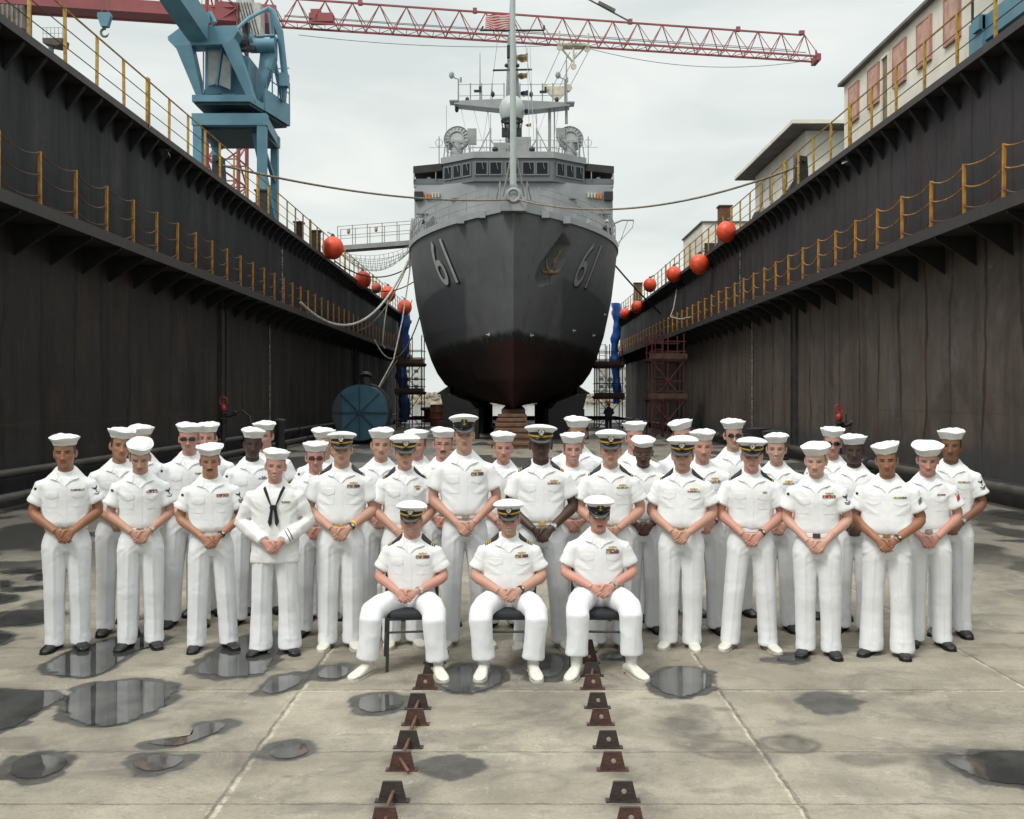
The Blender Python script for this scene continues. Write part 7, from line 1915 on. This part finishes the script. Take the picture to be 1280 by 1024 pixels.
def finish_shirt(key, seed, jumper=False):
    v, li, ls, lt, ed = RES[key]; v = relax(v, ed, 4)
    v[:, 2] += .50 * (v[:, 1] + .012) * sm(1.425, 1.485, v[:, 2])
    n = normals(v, li, ls, lt); v = shirt_wrinkles(v, n, seed, jumper)
    polys = [tuple(li[a:a + t]) for a, t in zip(ls, lt)]
    bvh = BVHTree.FromPolygons([tuple(p) for p in v], polys)
    ex = MB()
    if not jumper:
        for s in (-1, 1):
            q = lambda pts: [(s * a, z) for a, z in pts]
            ex.join(front_decal(bvh, q([(.006, 1.372), (.040, 1.405), (.074, 1.418), (.052, 1.445), (.058, 1.470), (.034, 1.440)]), .0095))     # lapel
            ex.join(front_decal(bvh, q([(.048, 1.448), (.066, 1.418), (.112, 1.432), (.100, 1.452), (.082, 1.480), (.060, 1.478)]), .0165))      # collar leaf
            x0, x1 = .052, .150
            ex.join(front_decal(bvh, q([(x0, 1.195), (x1, 1.195), (x1, 1.305), (x0, 1.305)]), .0026))                                            # pocket
            ex.join(front_decal(bvh, q([(x0 - .003, 1.322), (x1 + .003, 1.322), (x1 + .003, 1.283), ((x0 + x1) / 2, 1.266), (x0 - .003, 1.283)]), .0062))  # flap
        ex.join(front_decal(bvh, [(-.017, 1.03), (.017, 1.03), (.017, 1.372), (-.017, 1.372)], .0024))
    else:
        for s in (-1, 1): ex.join(front_decal(bvh, [(s * a, z) for a, z in [(.004, 1.30), (.03, 1.30), (.112, 1.45), (.085, 1.492), (.05, 1.49), (.03, 1.40)]], .006))
    k0 = len(v); ev = np.array(ex.v); v2 = np.concatenate([v, ev])
    ef = [f for f in ex.f]; l2 = np.concatenate([li, np.array([i + k0 for f in ef for i in f], np.int32)])
    st = []; c = len(li)
    for f in ef: st.append(c); c += len(f)
    me = to_mesh('shirt', v2, l2.astype(np.int32), np.concatenate([ls, np.array(st, np.int32)]), None)
    me.set_sharp_from_angle(angle=R(50)); me.materials.append(m_jump if jumper else m_shirt)
    return me, bvh
for k in range(5): SHIRT[k], BVH[k] = finish_shirt(('shirt', k), VAR[k]['seed'])
SHIRT['j'], BVH['j'] = finish_shirt(('jumper',), 9, True)
for k, q in enumerate(TRV):
    v, li, ls, lt, ed = RES[('trou', k)]; v = relax(v, ed, 4); v = trouser_wrinkles(v, normals(v, li, ls, lt), k + 1, q); v = relax(v, ed, 1, .25)
    TROU[k] = to_mesh('trousers', v, li, ls, lt); TROU[k].materials.append(m_trou)

# ---------- accessory meshes, cached and shared
CACHE = {}
def cached(key, fn, m, smooth=True, angle=40):
    if key not in CACHE:
        b = fn(); me = b.mesh(key[0] if isinstance(key, tuple) else key, smooth=smooth, angle=angle)
        for q in (m if isinstance(m, (list, tuple)) else [m]): me.materials.append(q)
        CACHE[key] = me
    return CACHE[key]
def dixie_fn(seed):
    def f():
        rr = random.Random(seed); b = MB(); n = 56; fl = rr.uniform(1.02, 1.09); hgt = rr.uniform(.95, 1.08)
        zk = .76
        prof = [(r_ * .975, z_ * zk) for r_, z_ in [(.0850, 0), (.0862, .004), (.091, .020), (.0975, .040), (.1040 * fl, .058 * hgt), (.1085 * fl, .070 * hgt), (.1090 * fl, .0745 * hgt), (.1065 * fl, .0755 * hgt), (.1030 * fl, .070 * hgt), (.0985, .062 * hgt), (.0955, .060 * hgt), (.0935, .072 * hgt), (.086, .0835 * hgt), (.070, .0910 * hgt), (.050, .0950 * hgt), (.028, .0970 * hgt), (.004, .0980 * hgt)]]
        rings = []
        ph = rr.random() * 6
        for r, z in prof:
            ring = []
            for j in range(n):
                t = 2 * math.pi * j / n; wv = 1 + .020 * (z / .07) * math.sin(2 * t + ph) + .012 * (z / .07) * math.sin(3 * t + ph * 2)
                zz = z + (.0045 * math.sin(2 * t + ph * 1.3) + .003 * math.sin(5 * t + ph)) * (1 if .05 < z < .077 else .3)
                ring.append(Vector((r * .955 * wv * math.cos(t), r * 1.15 * wv * math.sin(t), zz)))
            rings.append(ring)
        b.loft(rings)
        for zz in (.012, .023, .034): 
            k = (np.interp(zz / zk, [0, .02, .04, .058 * hgt], [.0855, .0912, .0977, .1040 * fl]) + .0006) * .975
            b.tube([(k * .955 * math.cos(t), k * 1.15 * math.sin(t), zz) for t in np.linspace(0, 2 * math.pi, 49)], .0008, 4, caps=False)
        return b
    return f
def cap_top():
    b = MB(); n = 56; rings = []
    for r, z, fz in ((.0885, .030, 0), (.091, .037, .003), (.102, .046, .009), (.114, .053, .014), (.1200, .058, .017), (.1210, .063, .018), (.116, .068, .017), (.098, .073, .014), (.07, .077, .010), (.035, .079, .007), (.003, .080, .005)):
        ring = []
        for j in range(n):
            t = 2 * math.pi * j / n; f = max(0, -math.sin(t)); lo = .008 * math.cos(t) ** 2
            ring.append(Vector((r * .97 * math.cos(t), r * 1.06 * math.sin(t) , z + fz * f - lo * (r / .134))))
        rings.append(ring)
    return b.loft(rings)
def cap_band():
    b = MB(); n = 48
    return b.loft([[Vector((r * .965 * math.cos(t), r * 1.13 * math.sin(t), z)) for t in np.linspace(0, 2 * math.pi, n + 1)[:-1]] for r, z in ((.0868, -.006), (.0895, -.004), (.0895, .040), (.087, .042))])
def arc(r, z, a0, a1, n, sx=.965, sy=1.13): return [Vector((r * sx * math.cos(t), r * sy * math.sin(t), z)) for t in np.linspace(a0, a1, n)]
def visor():
    b = MB(); n = 24; a0, a1 = math.pi * 1.10, math.pi * 1.90; top = []; rings = []
    for k, (ext, dz) in enumerate(((0, 0), (.022, -.007), (.044, -.019), (.056, -.030))):
        ring = []
        for t in np.linspace(a0, a1, n):
            w = math.sin((t - a0) / (a1 - a0) * math.pi) ** .6
            ring.append(Vector((.0885 * .965 * math.cos(t) * (1 + .10 * ext / .056 * w), .0885 * 1.13 * math.sin(t) - ext * w, .002 + dz * w)))
        rings.append(ring)
    up = rings; dn = [[p + Vector((0, .0015, -.0035)) for p in r] for r in rings]
    b.loft(up, caps=False, closed=False); b.loft(dn, caps=False, closed=False)
    b.loft([up[-1], dn[-1]], caps=False, closed=False); return b
def strap():
    b = MB(); a = arc(.0905, 0, math.pi * 1.06, math.pi * 1.94, 30); vs = []
    return b.loft([[p + Vector((0, 0, z)) * 1 + Vector((p.x * k, p.y * k, 0)) for p in a] for z, k in ((.004, 0), (.005, .022), (.016, .022), (.017, 0))], caps=False, closed=False)
def shield_poly(sc=1.0): return [(x * sc, z * sc) for x, z in ((0, -.020), (.008, -.015), (.010, -.004), (.006, .0), (-.006, .0), (-.010, -.004), (-.008, -.015))]
def prism2(poly, y, th): 
    b = MB(); b.prism([(x, y, z) for x, z in poly], (0, -th, 0)); return b
def emblem_back():
    b = MB(); b.prism([(.0255 * math.cos(t), -.104, .040 + .031 * math.sin(t)) for t in np.linspace(0, 2 * math.pi, 25)[:-1]], (0, -.010, 0)); return b
def emblem_officer():
    b = MB(); f = lambda pl: b.prism([(x, -.1142, .040 + z) for x, z in pl], (0, -.0035, 0))
    for s in (-1, 1):
        f([(s * a, z) for a, z in ((.002, .006), (.006, .018), (.014, .020), (.020, .010), (.018, -.002), (.012, -.010), (.006, -.004))])
        b.bar((s * .014, -.1155, .040 - .020), (-s * .010, -.1155, .040 + .002), .0026)
    f([(x, z) for x, z in shield_poly(1.05)]); b.ball((0, -.1155, .040 + .016), (.0052, .004, .0065), 8, 6); return b
def emblem_chief():
    b = MB(); y = -.1158; c = .040
    b.bar((0, y, c - .017), (0, y, c + .014), .0036); b.bar((-.008, y, c + .009), (.008, y, c + .009), .0030)
    b.tube([(.012 * math.cos(t), y, c - .005 + .012 * math.sin(t)) for t in np.linspace(math.pi * 1.08, math.pi * 1.92, 11)], .0022, 6)
    b.tube([(.0045 * math.cos(t), y, c + .018 + .0045 * math.sin(t)) for t in np.linspace(0, 2 * math.pi, 11)], .0015, 5, caps=False)
    b.tube([(.006, y - .002, c + .012), (-.005, y - .002, c + .004), (.006, y - .002, c - .004), (-.004, y - .002, c - .012)], .0014, 5); return b
def shoe_mb():
    b = MB(); rows = [(.082, .020, .050), (.078, .030, .068), (.050, .034, .082), (.015, .0345, .088), (-.03, .037, .083), (-.07, .042, .070), (-.11, .0465, .057), (-.15, .047, .048), (-.18, .042, .041), (-.200, .031, .034), (-.210, .014, .026)]
    rings = []
    for y, w, h in rows:
        ring = []
        for j in range(18):
            t = 2 * math.pi * j / 18; c, s = math.cos(t), math.sin(t)
            ring.append(Vector((w * math.copysign(abs(c) ** .75, c), y, .012 + (h - .012) * (.5 + .5 * math.copysign(abs(s) ** .8, s)))))
        rings.append(ring)
    b.loft(rings)
    for k in range(4): b.box((0, -.035 - .018 * k, .083 - .0095 * k), (.032, .004, .004))
    return b
def sole_mb():
    b = MB(); out = [(.0, .088), (.024, .084), (.033, .055), (.033, .01), (.037, -.05), (.047, -.11), (.049, -.15), (.043, -.185), (.028, -.207), (.0, -.215)]
    pl = [(x, y) for x, y in out] + [(-x, y) for x, y in reversed(out[1:-1])]
    b.prism([(x, y, 0) for x, y in pl], (0, 0, .014)); b.box((0, .055, .008), (.066, .06, .016)); return b
def belt_mb(bw, bd):
    b = MB(); return b.loft([ering(z, (.1605 + o) * bw, (.121 + o) * bd, n=44, yc=.010) for z, o in ((.998, .004), (1.000, .007), (1.030, .007), (1.032, .004))])
def buckle_mb(bd): b = MB(); y = .010 - .128 * bd; b.box((0, y - .003, 1.015), (.058, .007, .036)); b.box((0, y - .0065, 1.015), (.050, .003, .028)); return b
RCOL = [(.42, .03, .03), (.05, .08, .26), (.55, .42, .06), (.05, .18, .07), (.50, .50, .48), (.03, .03, .05), (.30, .10, .03), (.45, .2, .05)]
def ribbons_fn(bvh, n, seed):
    def f():
        rr = random.Random(seed); b = MB(); rows = (n + 2) // 3
        for k in range(n):
            r, c = k // 3, k % 3; cnt = min(3, n - r * 3); x0 = .101 - cnt * .017 + c * .034; z0 = 1.330 + r * .0125
            if n == 1: x0 = .092
            bands = rr.choice((3, 5, 5)); cols = [rr.choice(RCOL) for _ in range(3)]
            for q in range(bands):
                cc = cols[min(q, bands - 1 - q) % 3]; w = .033 / bands
                d = front_decal(bvh, [(x0 + q * w, z0), (x0 + (q + 1) * w, z0), (x0 + (q + 1) * w, z0 + .0115), (x0 + q * w, z0 + .0115)], .0085, maxe=.03)
                d.c = [(*cc, 1)] * len(d.v); b.join(d)
        return b
    return f
def pin_fn(bvh, n):
    def f():
        z = 1.330 + ((n + 2) // 3) * .0125 + .016
        b = front_decal(bvh, [(.068, z - .002), (.101, z - .006), (.134, z - .002), (.130, z + .003), (.108, z + .003), (.101, z + .010), (.094, z + .003), (.072, z + .003)], .008, maxe=.03); return b
    return f
def sleeve_frame(var):
    sh, el, wr = arm_joints(var); c = sh.lerp(el, .38); ax = (el - sh).normalized()
    d = Vector((-.50, .86, .06)).normalized(); d = (d - ax * d.dot(ax)).normalized(); up = -ax; ux = up.cross(d).normalized()
    if ux.x < 0: ux = -ux
    return c + ux * .006, ux, up, d
def badge_fn(var, kind, side=1):
    def f():
        b = MB(); c, ux, up, d = sleeve_frame(var); bv = BVH[var]
        def D(pl, off=.004): b.join(decal(bv, pl, c, ux, up, d, off, skirt=True, maxe=.03))
        if kind in (1, 2, 3):
            top = .030
            for s in (-1, 1): D([(s * a, z + top) for a, z in ((.001, .0), (.004, .006), (.012, .012), (.021, .020), (.0235, .012), (.018, .003), (.010, -.003), (.003, -.006))])
            D([(-.004, top + .010), (.004, top + .010), (.005, top - .006), (.002, top - .018), (-.002, top - .018), (-.005, top - .006)])
            D([(-.005, top - .022), (.005, top - .022), (.005, top - .030), (-.005, top - .030)])
            for k in range(kind):
                z = top - .040 - .0125 * k
                for s in (-1, 1): D([(0, z - .014), (s * .026, z), (s * .026, z + .0062), (0, z - .0072)])
        else:
            for k in range(3): D([(-.019 + .013 * k, -.020 + .006 * k), (-.010 + .013 * k, -.030 + .006 * k), (.003 + .013 * k, .012 + .006 * k), (-.006 + .013 * k, .022 + .006 * k)])
            if kind == 'red': D([(-.012, .030), (-.004, .030), (-.004, .040), (-.012, .040)])
        return b
    return f
def mark_fn(var):
    def f():
        sh, el, wr = arm_joints(var); bv = BVH[var]; c = sh.lerp(el, .16); b = MB()
        return decal(bv, [(-.014, -.008), (.014, -.012), (.014, .006), (-.012, .012)], Vector((-c.x - .01, c.y, c.z)), (1, 0, 0), (0, 0, 1), Vector((.45, .9, -.1)), .005, maxe=.03)
    return f
def boards_fn(var, part, sd):
    def f():
        b = MB(); bv = BVH[var]
        for s in (sd,):
            if part == 0: b.join(decal(bv, [(s * .080, -.030), (s * .185, -.034), (s * .185, .026), (s * .080, .022)], Vector((0, 0, 1.5)), (1, 0, 0), (0, 1, 0), (0, 0, -1), .0125, maxe=.02))
            else:
                for k in range(part): b.join(decal(bv, [(s * (.172 - .015 * k), -.0345), (s * (.180 - .015 * k), -.0347), (s * (.180 - .015 * k), .0265), (s * (.172 - .015 * k), .0262)], Vector((0, 0, 1.5)), (1, 0, 0), (0, 1, 0), (0, 0, -1), .0148, maxe=.02))
        return b
    return f
def build_person(i, p):
    D, sit = p['D'], p.get('sit'); X = (p['px'] - VX) * D / F; topz = H + (VY - p['hy']) * D / F
    var = p['var']; rr = random.Random(i * 31 + 7); ji = p.get('jumper')
    HMa = p['HM'] @ Matrix.Translation((0, .004, .171)); ht = (HMa @ Vector((0, 0, (.0775 if p['hat'] == 'dixie' else .088) * p.get('hs', 1)))).z
    if sit: s = .955; oz = topz - ht * s; wx = s * p.get('w', 1.0)
    else: s = topz / ht; wx = s * p.get('w', 1.0) * lerp(1, 1 / s, .5); oz = 0
    root_z = 0
    v, li, ls, lt, ed = RES[('body', i)]
    Mi = np.array(p['HM'].inverted()); hz = (v @ Mi[:3, :3].T + Mi[:3, 3])[:, 2]
    hand = sm(1.08, 1.0, v[:, 2]) * (v[:, 1] < -.1) if not sit else (v[:, 1] < -.2) * 1.0
    v = relax(v, ed, 2, .45, w=1 - .45 * ((hz > -.01) & (np.abs(v[:, 0]) < .1)) - .35 * hand)
    col = skin_colours(v, p)
    if sit: v = v + np.array([0, 0, oz / s])
    me = to_mesh('person', v, li, ls, lt, col); me.materials.append(m_skin)
    root = bpy.data.objects.new('person', me); COL.objects.link(root)
    root.location = (X, D, root_z); root.scale = (wx, s if not sit else s, s); root.rotation_euler = (0, 0, -math.atan2(X, D) * .85 + R(rr.uniform(-5, 5)) if 'rz' not in p else R(p['rz']))
    if not sit: root.rotation_euler.y = R(rr.uniform(-1.0, 1.0))
    kindg = {'dixie': 'sailors in white round hats', 'officer': 'officers in peaked caps', 'chief': 'chiefs in black-visored caps'}[p['hat']]
    tag(root, p['lab'], 'person', kindg)
    o3 = Vector((0, 0, oz / s)) if sit else Vector((0, 0, 0))
    key = 'j' if ji else var; bv = BVH[key]
    sh_o = link('jumper' if ji else 'shirt', SHIRT[key], None, root, o3)
    tr_o = link('trousers', TROU[p['tv']], None, root, o3)
    V = VAR[var]; hipx = TRV[p['tv']]['hip']
    if not ji:
        bw_, bd_ = max(V['bw'], hipx) , V['bd']
        be = link('belt', cached(('belt', var, p['tv']), lambda: belt_mb(bw_, max(1, bd_)), m_shirt), None, root, o3)
        bk = p.get('buckle', 'pewter')
        if bk: link('buckle', cached(('buckle', bk, var), lambda: buckle_mb(max(1, bd_)), {'brass': m_brassb, 'pewter': m_pewter, 'gold': m_gold, 'brown': m_lug}[bk], False), None, be)
    # shoes
    ws = p.get('wshoe'); q = TRV[p['tv']]
    for sd in (-1, 1):
        fx = sd * (q['foot'] if sit else .101 + q['st']); fy = -.455 if sit else .012
        so = link('shoe', cached(('shoe', bool(ws)), shoe_mb, m_wshoe if ws else m_bshoe), None, root, (fx / 1, fy, 0), (0, 0, sd * R(rr.uniform(9, 22)) if not sit else sd * R(8 if abs(q['foot']) < .2 else 20)), (1.0 / wx * s * (1.13 if sit else 1.05), 1.12 if sit else 1.05, 1.10 if sit else 1.04))
        link('sole', cached(('sole', bool(ws)), sole_mb, m_wsole if ws else m_bsole, False), None, so)
        if sit:
            hem = oz / s + .60
            def sock_fn(): b = MB(); return b.tube([(0, .02, .06), (0, .012, hem + .04)], [.042, .050], 16)
            link('sock', cached(('sock', p['tv']), sock_fn, m_sock), None, root, (fx, fy, 0))
    # headgear
    HMt = Matrix.Translation(o3) @ p['HM']
    HM2 = HMt @ Matrix.Translation((0, .004, .171)) @ Matrix.Rotation(R(p.get('hroll', rr.uniform(-2.5, 2.5))), 4, 'Y') @ Matrix.Rotation(R(p.get('hpitch', 4)), 4, 'X') @ Matrix.Scale(p.get('hs', 1.0) * (1.02 if p['hat'] == 'dixie' else 1.01), 4)
    def on_head(nm, me2, m4=None, par=None):
        o = link(nm, me2, None, par or root)
        if par is None: o.matrix_basis = m4 if m4 is not None else HM2
        return o
    if p['hat'] == 'dixie':
        on_head('white_hat', cached(('white_hat', i % 9), dixie_fn(i % 9), m_capw))
    else:
        c0 = on_head('peaked_cap', cached('cap_top', cap_top, m_capw)); off = p['hat'] == 'officer'
        on_head('cap_band', cached('cap_band', cap_band, m_band), par=c0); on_head('visor', cached('visor', visor, m_visor), par=c0)
        on_head('chin_strap', cached('strap_gold' if off else 'strap_black', strap, m_gold if off else m_visor), par=c0)
        eb = on_head('emblem_patch', cached('emblem_back', emblem_back, m_band), par=c0)
        on_head('emblem', cached('emblem_officer' if off else 'emblem_chief', emblem_officer if off else emblem_chief, m_silver if off else m_gold, False), par=c0)
    # face extras
    if p.get('shades') or p.get('glasses'):
        gl = p.get('shades')
        def lens(s):
            b = MB(); b.prism([(s * .0320 + .0265 * math.copysign(abs(math.cos(t)) ** .7, math.cos(t)), -.1065, .1115 + (.0165 if gl else .012) * math.copysign(abs(math.sin(t)) ** .8, math.sin(t))) for t in np.linspace(0, 2 * math.pi, 19)[:-1]], (0, -.003, 0)); return b
        def frame():
            b = MB(); b.tube([(-.010, -.109, .115), (0, -.111, .117), (.010, -.109, .115)], .0022, 6)
            for s in (-1, 1):
                b.tube([(s * .052, -.100, .115), (s * .070, -.070, .114), (s * .080, .0, .110)], .0016, 5)
                if not gl: b.tube([(s * .0315 + .0225 * math.cos(t), -.106, .111 + .013 * math.sin(t)) for t in np.linspace(0, 2 * math.pi, 19)], .0012, 5, caps=False)
            return b
        fo = on_head('sunglasses' if gl else 'spectacles', cached(('glasses_frame', bool(gl)), frame, m_watch if gl else m_wire2), HMt)
        if gl:
            for sd in (-1, 1): on_head('lens', cached(('lens', sd, gl), lambda: lens(sd), m_lens if gl == 'black' else m_lensr), par=fo)
    if p.get('mous'):
        def mo():
            b = MB(); 
            for s in (-1, 1): b.tube([(s * .001, -.1015, .0585), (s * .010, -.1015, .0585), (s * .019, -.0975, .0555), (s * .026, -.091, .050)], [(.0048, .004), (.0052, .004), (.0045, .0035), (.002, .002)], 8)
            return b
        on_head('moustache', cached('moustache' + p['mous'], mo, {'dark': m_hairm, 'brown': mat('hair_brown', (.06, .035, .02), .6, var=.3, vscale=60), 'ging': m_hairr}[p['mous']]), HMt)
    # chest and sleeve
    nr = p.get('rib', 0); rk = rr.randrange(4)
    if nr: link('ribbon_bar', cached(('ribbon_bar', key, nr, rk), ribbons_fn(bv, nr, rk * 10 + nr), m_ribbon, False), None, root, o3)
    if p.get('pin'): link('chest_pin', cached(('chest_pin', key, nr), pin_fn(bv, nr), m_gold, False), None, root, o3)
    if p.get('badge'):
        kd = p['badge']; link('sleeve_badge', cached(('sleeve_badge', var, kd), badge_fn(var, kd), {'red': m_bdr, 'grey': m_bdg2}.get(kd, m_bdg), False), None, root, o3)
    if p.get('sl') or (p['hat'] == 'dixie' and not ji): link('shoulder_mark', cached(('shoulder_mark', var), mark_fn(var), m_bdg, False), None, root, o3)
    if p.get('boards'):
        for sd in (-1, 1):
            bo = link('shoulder_board', cached(('shoulder_board', var, sd), boards_fn(var, 0, sd), m_band, False), None, root, o3)
            link('rank_stripes', cached(('rank_stripes', var, p['boards'], sd), boards_fn(var, p['boards'], sd), m_gold, False), None, bo)
    # wrist things
    sh_, el_, wr_ = arm_joints(var, sit, p.get('dz', 0))
    def wrist_ring(side, t, r0, h, nm, m, rel=None):
        e = Vector((el_.x * side, el_.y, el_.z)); w = Vector((wr_.x * side, wr_.y, wr_.z)); c = e.lerp(w, t); ax = (w - e).normalized()
        b = MB(); b.tube([c - ax * h / 2, c - ax * h / 4, c + ax * h / 4, c + ax * h / 2], [r0 * .97, r0, r0, r0 * .97], 20)
        o = b.build(nm, m, root, smooth=True, local=True); o.location = o3; return c, ax, o
    if p.get('watch'):
        c, ax, o = wrist_ring(1, .90, .0335, .020, 'watch_strap', m_watch if p['watch'] == 'black' else m_watchs)
        n_ = Vector((.45, -.75, .5)); n_ = (n_ - ax * n_.dot(ax)).normalized()
        b = MB(); b.tube([c + n_ * .028, c + n_ * .040], .0175, 18); wc = b.build('watch_case', m_watch if p['watch'] == 'black' else m_watchs, o, smooth=True, local=True)
        b = MB(); b.tube([c + n_ * .040, c + n_ * .0412], .0125, 18); b.build('watch_dial', m_face, o, local=True)
    if p.get('wband'): wrist_ring(1, .80, .0355, .012, 'wristband', m_yband)
    if p.get('tattoo'):
        e = Vector((el_.x, el_.y, el_.z)); w = Vector((wr_.x, wr_.y, wr_.z)); polys = [tuple(li[a:a + t]) for a, t in zip(ls, lt)]
        bb = BVHTree.FromPolygons([tuple(q_) for q_ in v], polys); c = e.lerp(w, .66); ax = (w - e).normalized(); u = ax.cross(Vector((0, 1, 0))).normalized()
        b = MB()
        for k in range(4): b.join(decal(bb, [(-.012 + .004 * (k % 2), -.024 + .013 * k), (.010, -.022 + .013 * k), (.012 - .004 * (k % 2), -.015 + .013 * k), (-.008, -.016 + .013 * k)], c, u, ax, (0, 1, -.1), .001, maxe=.03, skirt=False))
        b.build('tattoo', mat('tattoo_ink', (.16, .12, .12), .5, var=.3, vscale=90), root, local=True)
    if ji:
        b = MB(); bvj = BVH['j']
        for s in (-1, 1):
            b.join(front_decal(bvj, [(s * a, z) for a, z in ((.010, 1.292), (.024, 1.300), (.092, 1.452), (.076, 1.470), (.055, 1.43))], .013))
            b.join(front_decal(bvj, [(s * a, z) for a, z in ((.004, 1.292), (.022, 1.290), (.046, 1.165), (.030, 1.125), (.014, 1.150))], .018))
        b.join(front_decal(bvj, [(-.026, 1.272), (.026, 1.272), (.030, 1.300), (.012, 1.312), (-.012, 1.312), (-.030, 1.300)], .030))
        b.build('neckerchief', m_kerch, root, local=True, smooth=True)
        b = MB(); e = Vector((el_.x, el_.y, el_.z)); w = Vector((wr_.x, wr_.y, wr_.z)); ax = (w - e).normalized()
        for t in (.66, .76):
            c = e.lerp(w, t); b.join(decal(bvj, [(-.055, -.005), (.055, -.005), (.055, .003), (-.055, .003)], c, ax.cross(Vector((0, 1, 0))).normalized() * 1.0 + ax * .25, ax, (-.1, 1, -.3), .003, maxe=.02))
        b.build('cuff_stripes', m_bdg, root, local=True)
    return root
PEOPLE = [build_person(i, p) for i, p in enumerate(CREW)]

# ---------- two small figures far behind: on the ship deck, and at the scaffold
def far_person(loc, label, suit, hat_m, rotz=0, s=1.0):
    p = dict(var=0, tv=0, HM=HMat(0, 0, 0), skin=FAIR, hair=BROWNH); b = body_mb(p)
    job(('f',), b, .016); v, li, ls, lt, ed = run_jobs()[('f',)]
    me = to_mesh('person', v, li, ls, lt, skin_colours(v, p)); me.materials.append(m_skin)
    r = bpy.data.objects.new('person', me); COL.objects.link(r); r.location = loc; r.scale = (s, s, s); r.rotation_euler = (0, 0, rotz)
    tag(r, label, 'person', 'small figures in dark coveralls')
    def cp(me_): c = me_.copy(); c.materials.clear(); c.materials.append(suit); return c
    link('jacket', cp(SHIRT['j']), None, r); link('trousers', cp(TROU[0]), None, r)
    for sd in (-1, 1): link('shoe', cached(('shoe', False), shoe_mb, m_bshoe), None, r, (sd * .108, .012, 0), (0, 0, sd * .2))
    def helm(): b = MB(); b.lathe([(.125, 0), (.115, .01), (.105, .06), (.075, .11), (.03, .13), (.003, .132)], (0, 0, 0), 20, sy=1.15); return b
    o = link('helmet', cached(('helmet', hat_m.name), helm, hat_m), None, r); o.matrix_basis = p['HM'] @ Matrix.Translation((0, 0, .165))
far_person(Vector((SX(758.5, 54.2), 54.2, float(zdeck(54.2)) + .0)), 'tiny figure in dark clothes and pale helmet at the ship rail under the davit', m_coat, m_radome, R(25))
far_person(Vector((SX(761, 60), 60, .0)), 'dark figure standing in front of the scaffold right of the hull', m_coat, m_red, R(180))

# ---------- chairs
m_seat = mat('seat_fabric', (0.014, 0.016, 0.022), .75, var=.3, vscale=30, bump=.2, bscale=120); m_leg = mat('chair_leg', (0.065, 0.070, 0.068), .35, metal=.5, var=.15)
def make_chair(label):
    t = thing('chair', label, 'chair', (0, 0, 0), group='black padded chairs of the seated men')
    b = MB(); rings = []
    for z, k in ((.405, .93), (.412, .99), (.43, 1.0), (.446, .97), (.454, .86), (.457, .5)): rings.append([Vector((p.x, p.y, z)) for p in ering(0, .225 * k, .215 * k, e=5, n=40)])
    b.loft(rings); b.build('seat', m_seat, t, smooth=True, local=True)
    b = MB(); rings = []
    for y, k in ((.212, .9), (.222, 1.0), (.245, 1.0), (.256, .9)): rings.append([Vector((.21 * k * math.copysign(abs(math.cos(a)) ** .45, math.cos(a)), y, .66 + .15 * k * math.copysign(abs(math.sin(a)) ** .45, math.sin(a)))) for a in np.linspace(0, 2 * math.pi, 33)[:-1]])
    b.loft(rings); b.build('backrest', m_seat, t, smooth=True, local=True)
    for sx in (-1, 1):
        b = MB(); b.tube([(sx * .205, -.19, .41), (sx * .215, -.21, .0)], .0125, 10); b.build('leg', m_leg, t, smooth=True, local=True)
        b = MB(); b.tube([(sx * .215, .27, .0), (sx * .205, .20, .41), (sx * .20, .245, .80)], .0125, 10); b.build('leg', m_leg, t, smooth=True, local=True)
        b = MB(); b.tube([(sx * .211, -.20, .20), (sx * .210, .235, .20)], .009, 8); b.build('side_rail', m_leg, t, smooth=True, local=True)
    b = MB(); b.tube([(-.208, -.195, .30), (.208, -.195, .30)], .009, 8); b.build('stretcher', m_leg, t, smooth=True, local=True)
    b = MB(); b.box((0, 0, .40), (.41, .39, .02)); b.build('seat_frame', m_leg, t, local=True)
    return t
ch = make_chair('black padded chair under the left seated officer')
def place(c, px, lab, rz):
    c.location = ((px - VX) * 7.85 / F, 7.90, 0); c.rotation_euler = (0, 0, rz); c['label'] = lab
def copy_thing(o):
    c = o.copy(); COL.objects.link(c)
    for k in kids(o): q = k.copy(); COL.objects.link(q); q.parent = c
    return c
c2 = copy_thing(ch); c3 = copy_thing(ch)
place(ch, 516, 'black padded chair under the left seated officer', R(9)); place(c2, 637, 'black padded chair under the middle seated officer', R(0)); place(c3, 748, 'black padded chair under the seated moustached chief', R(-4))
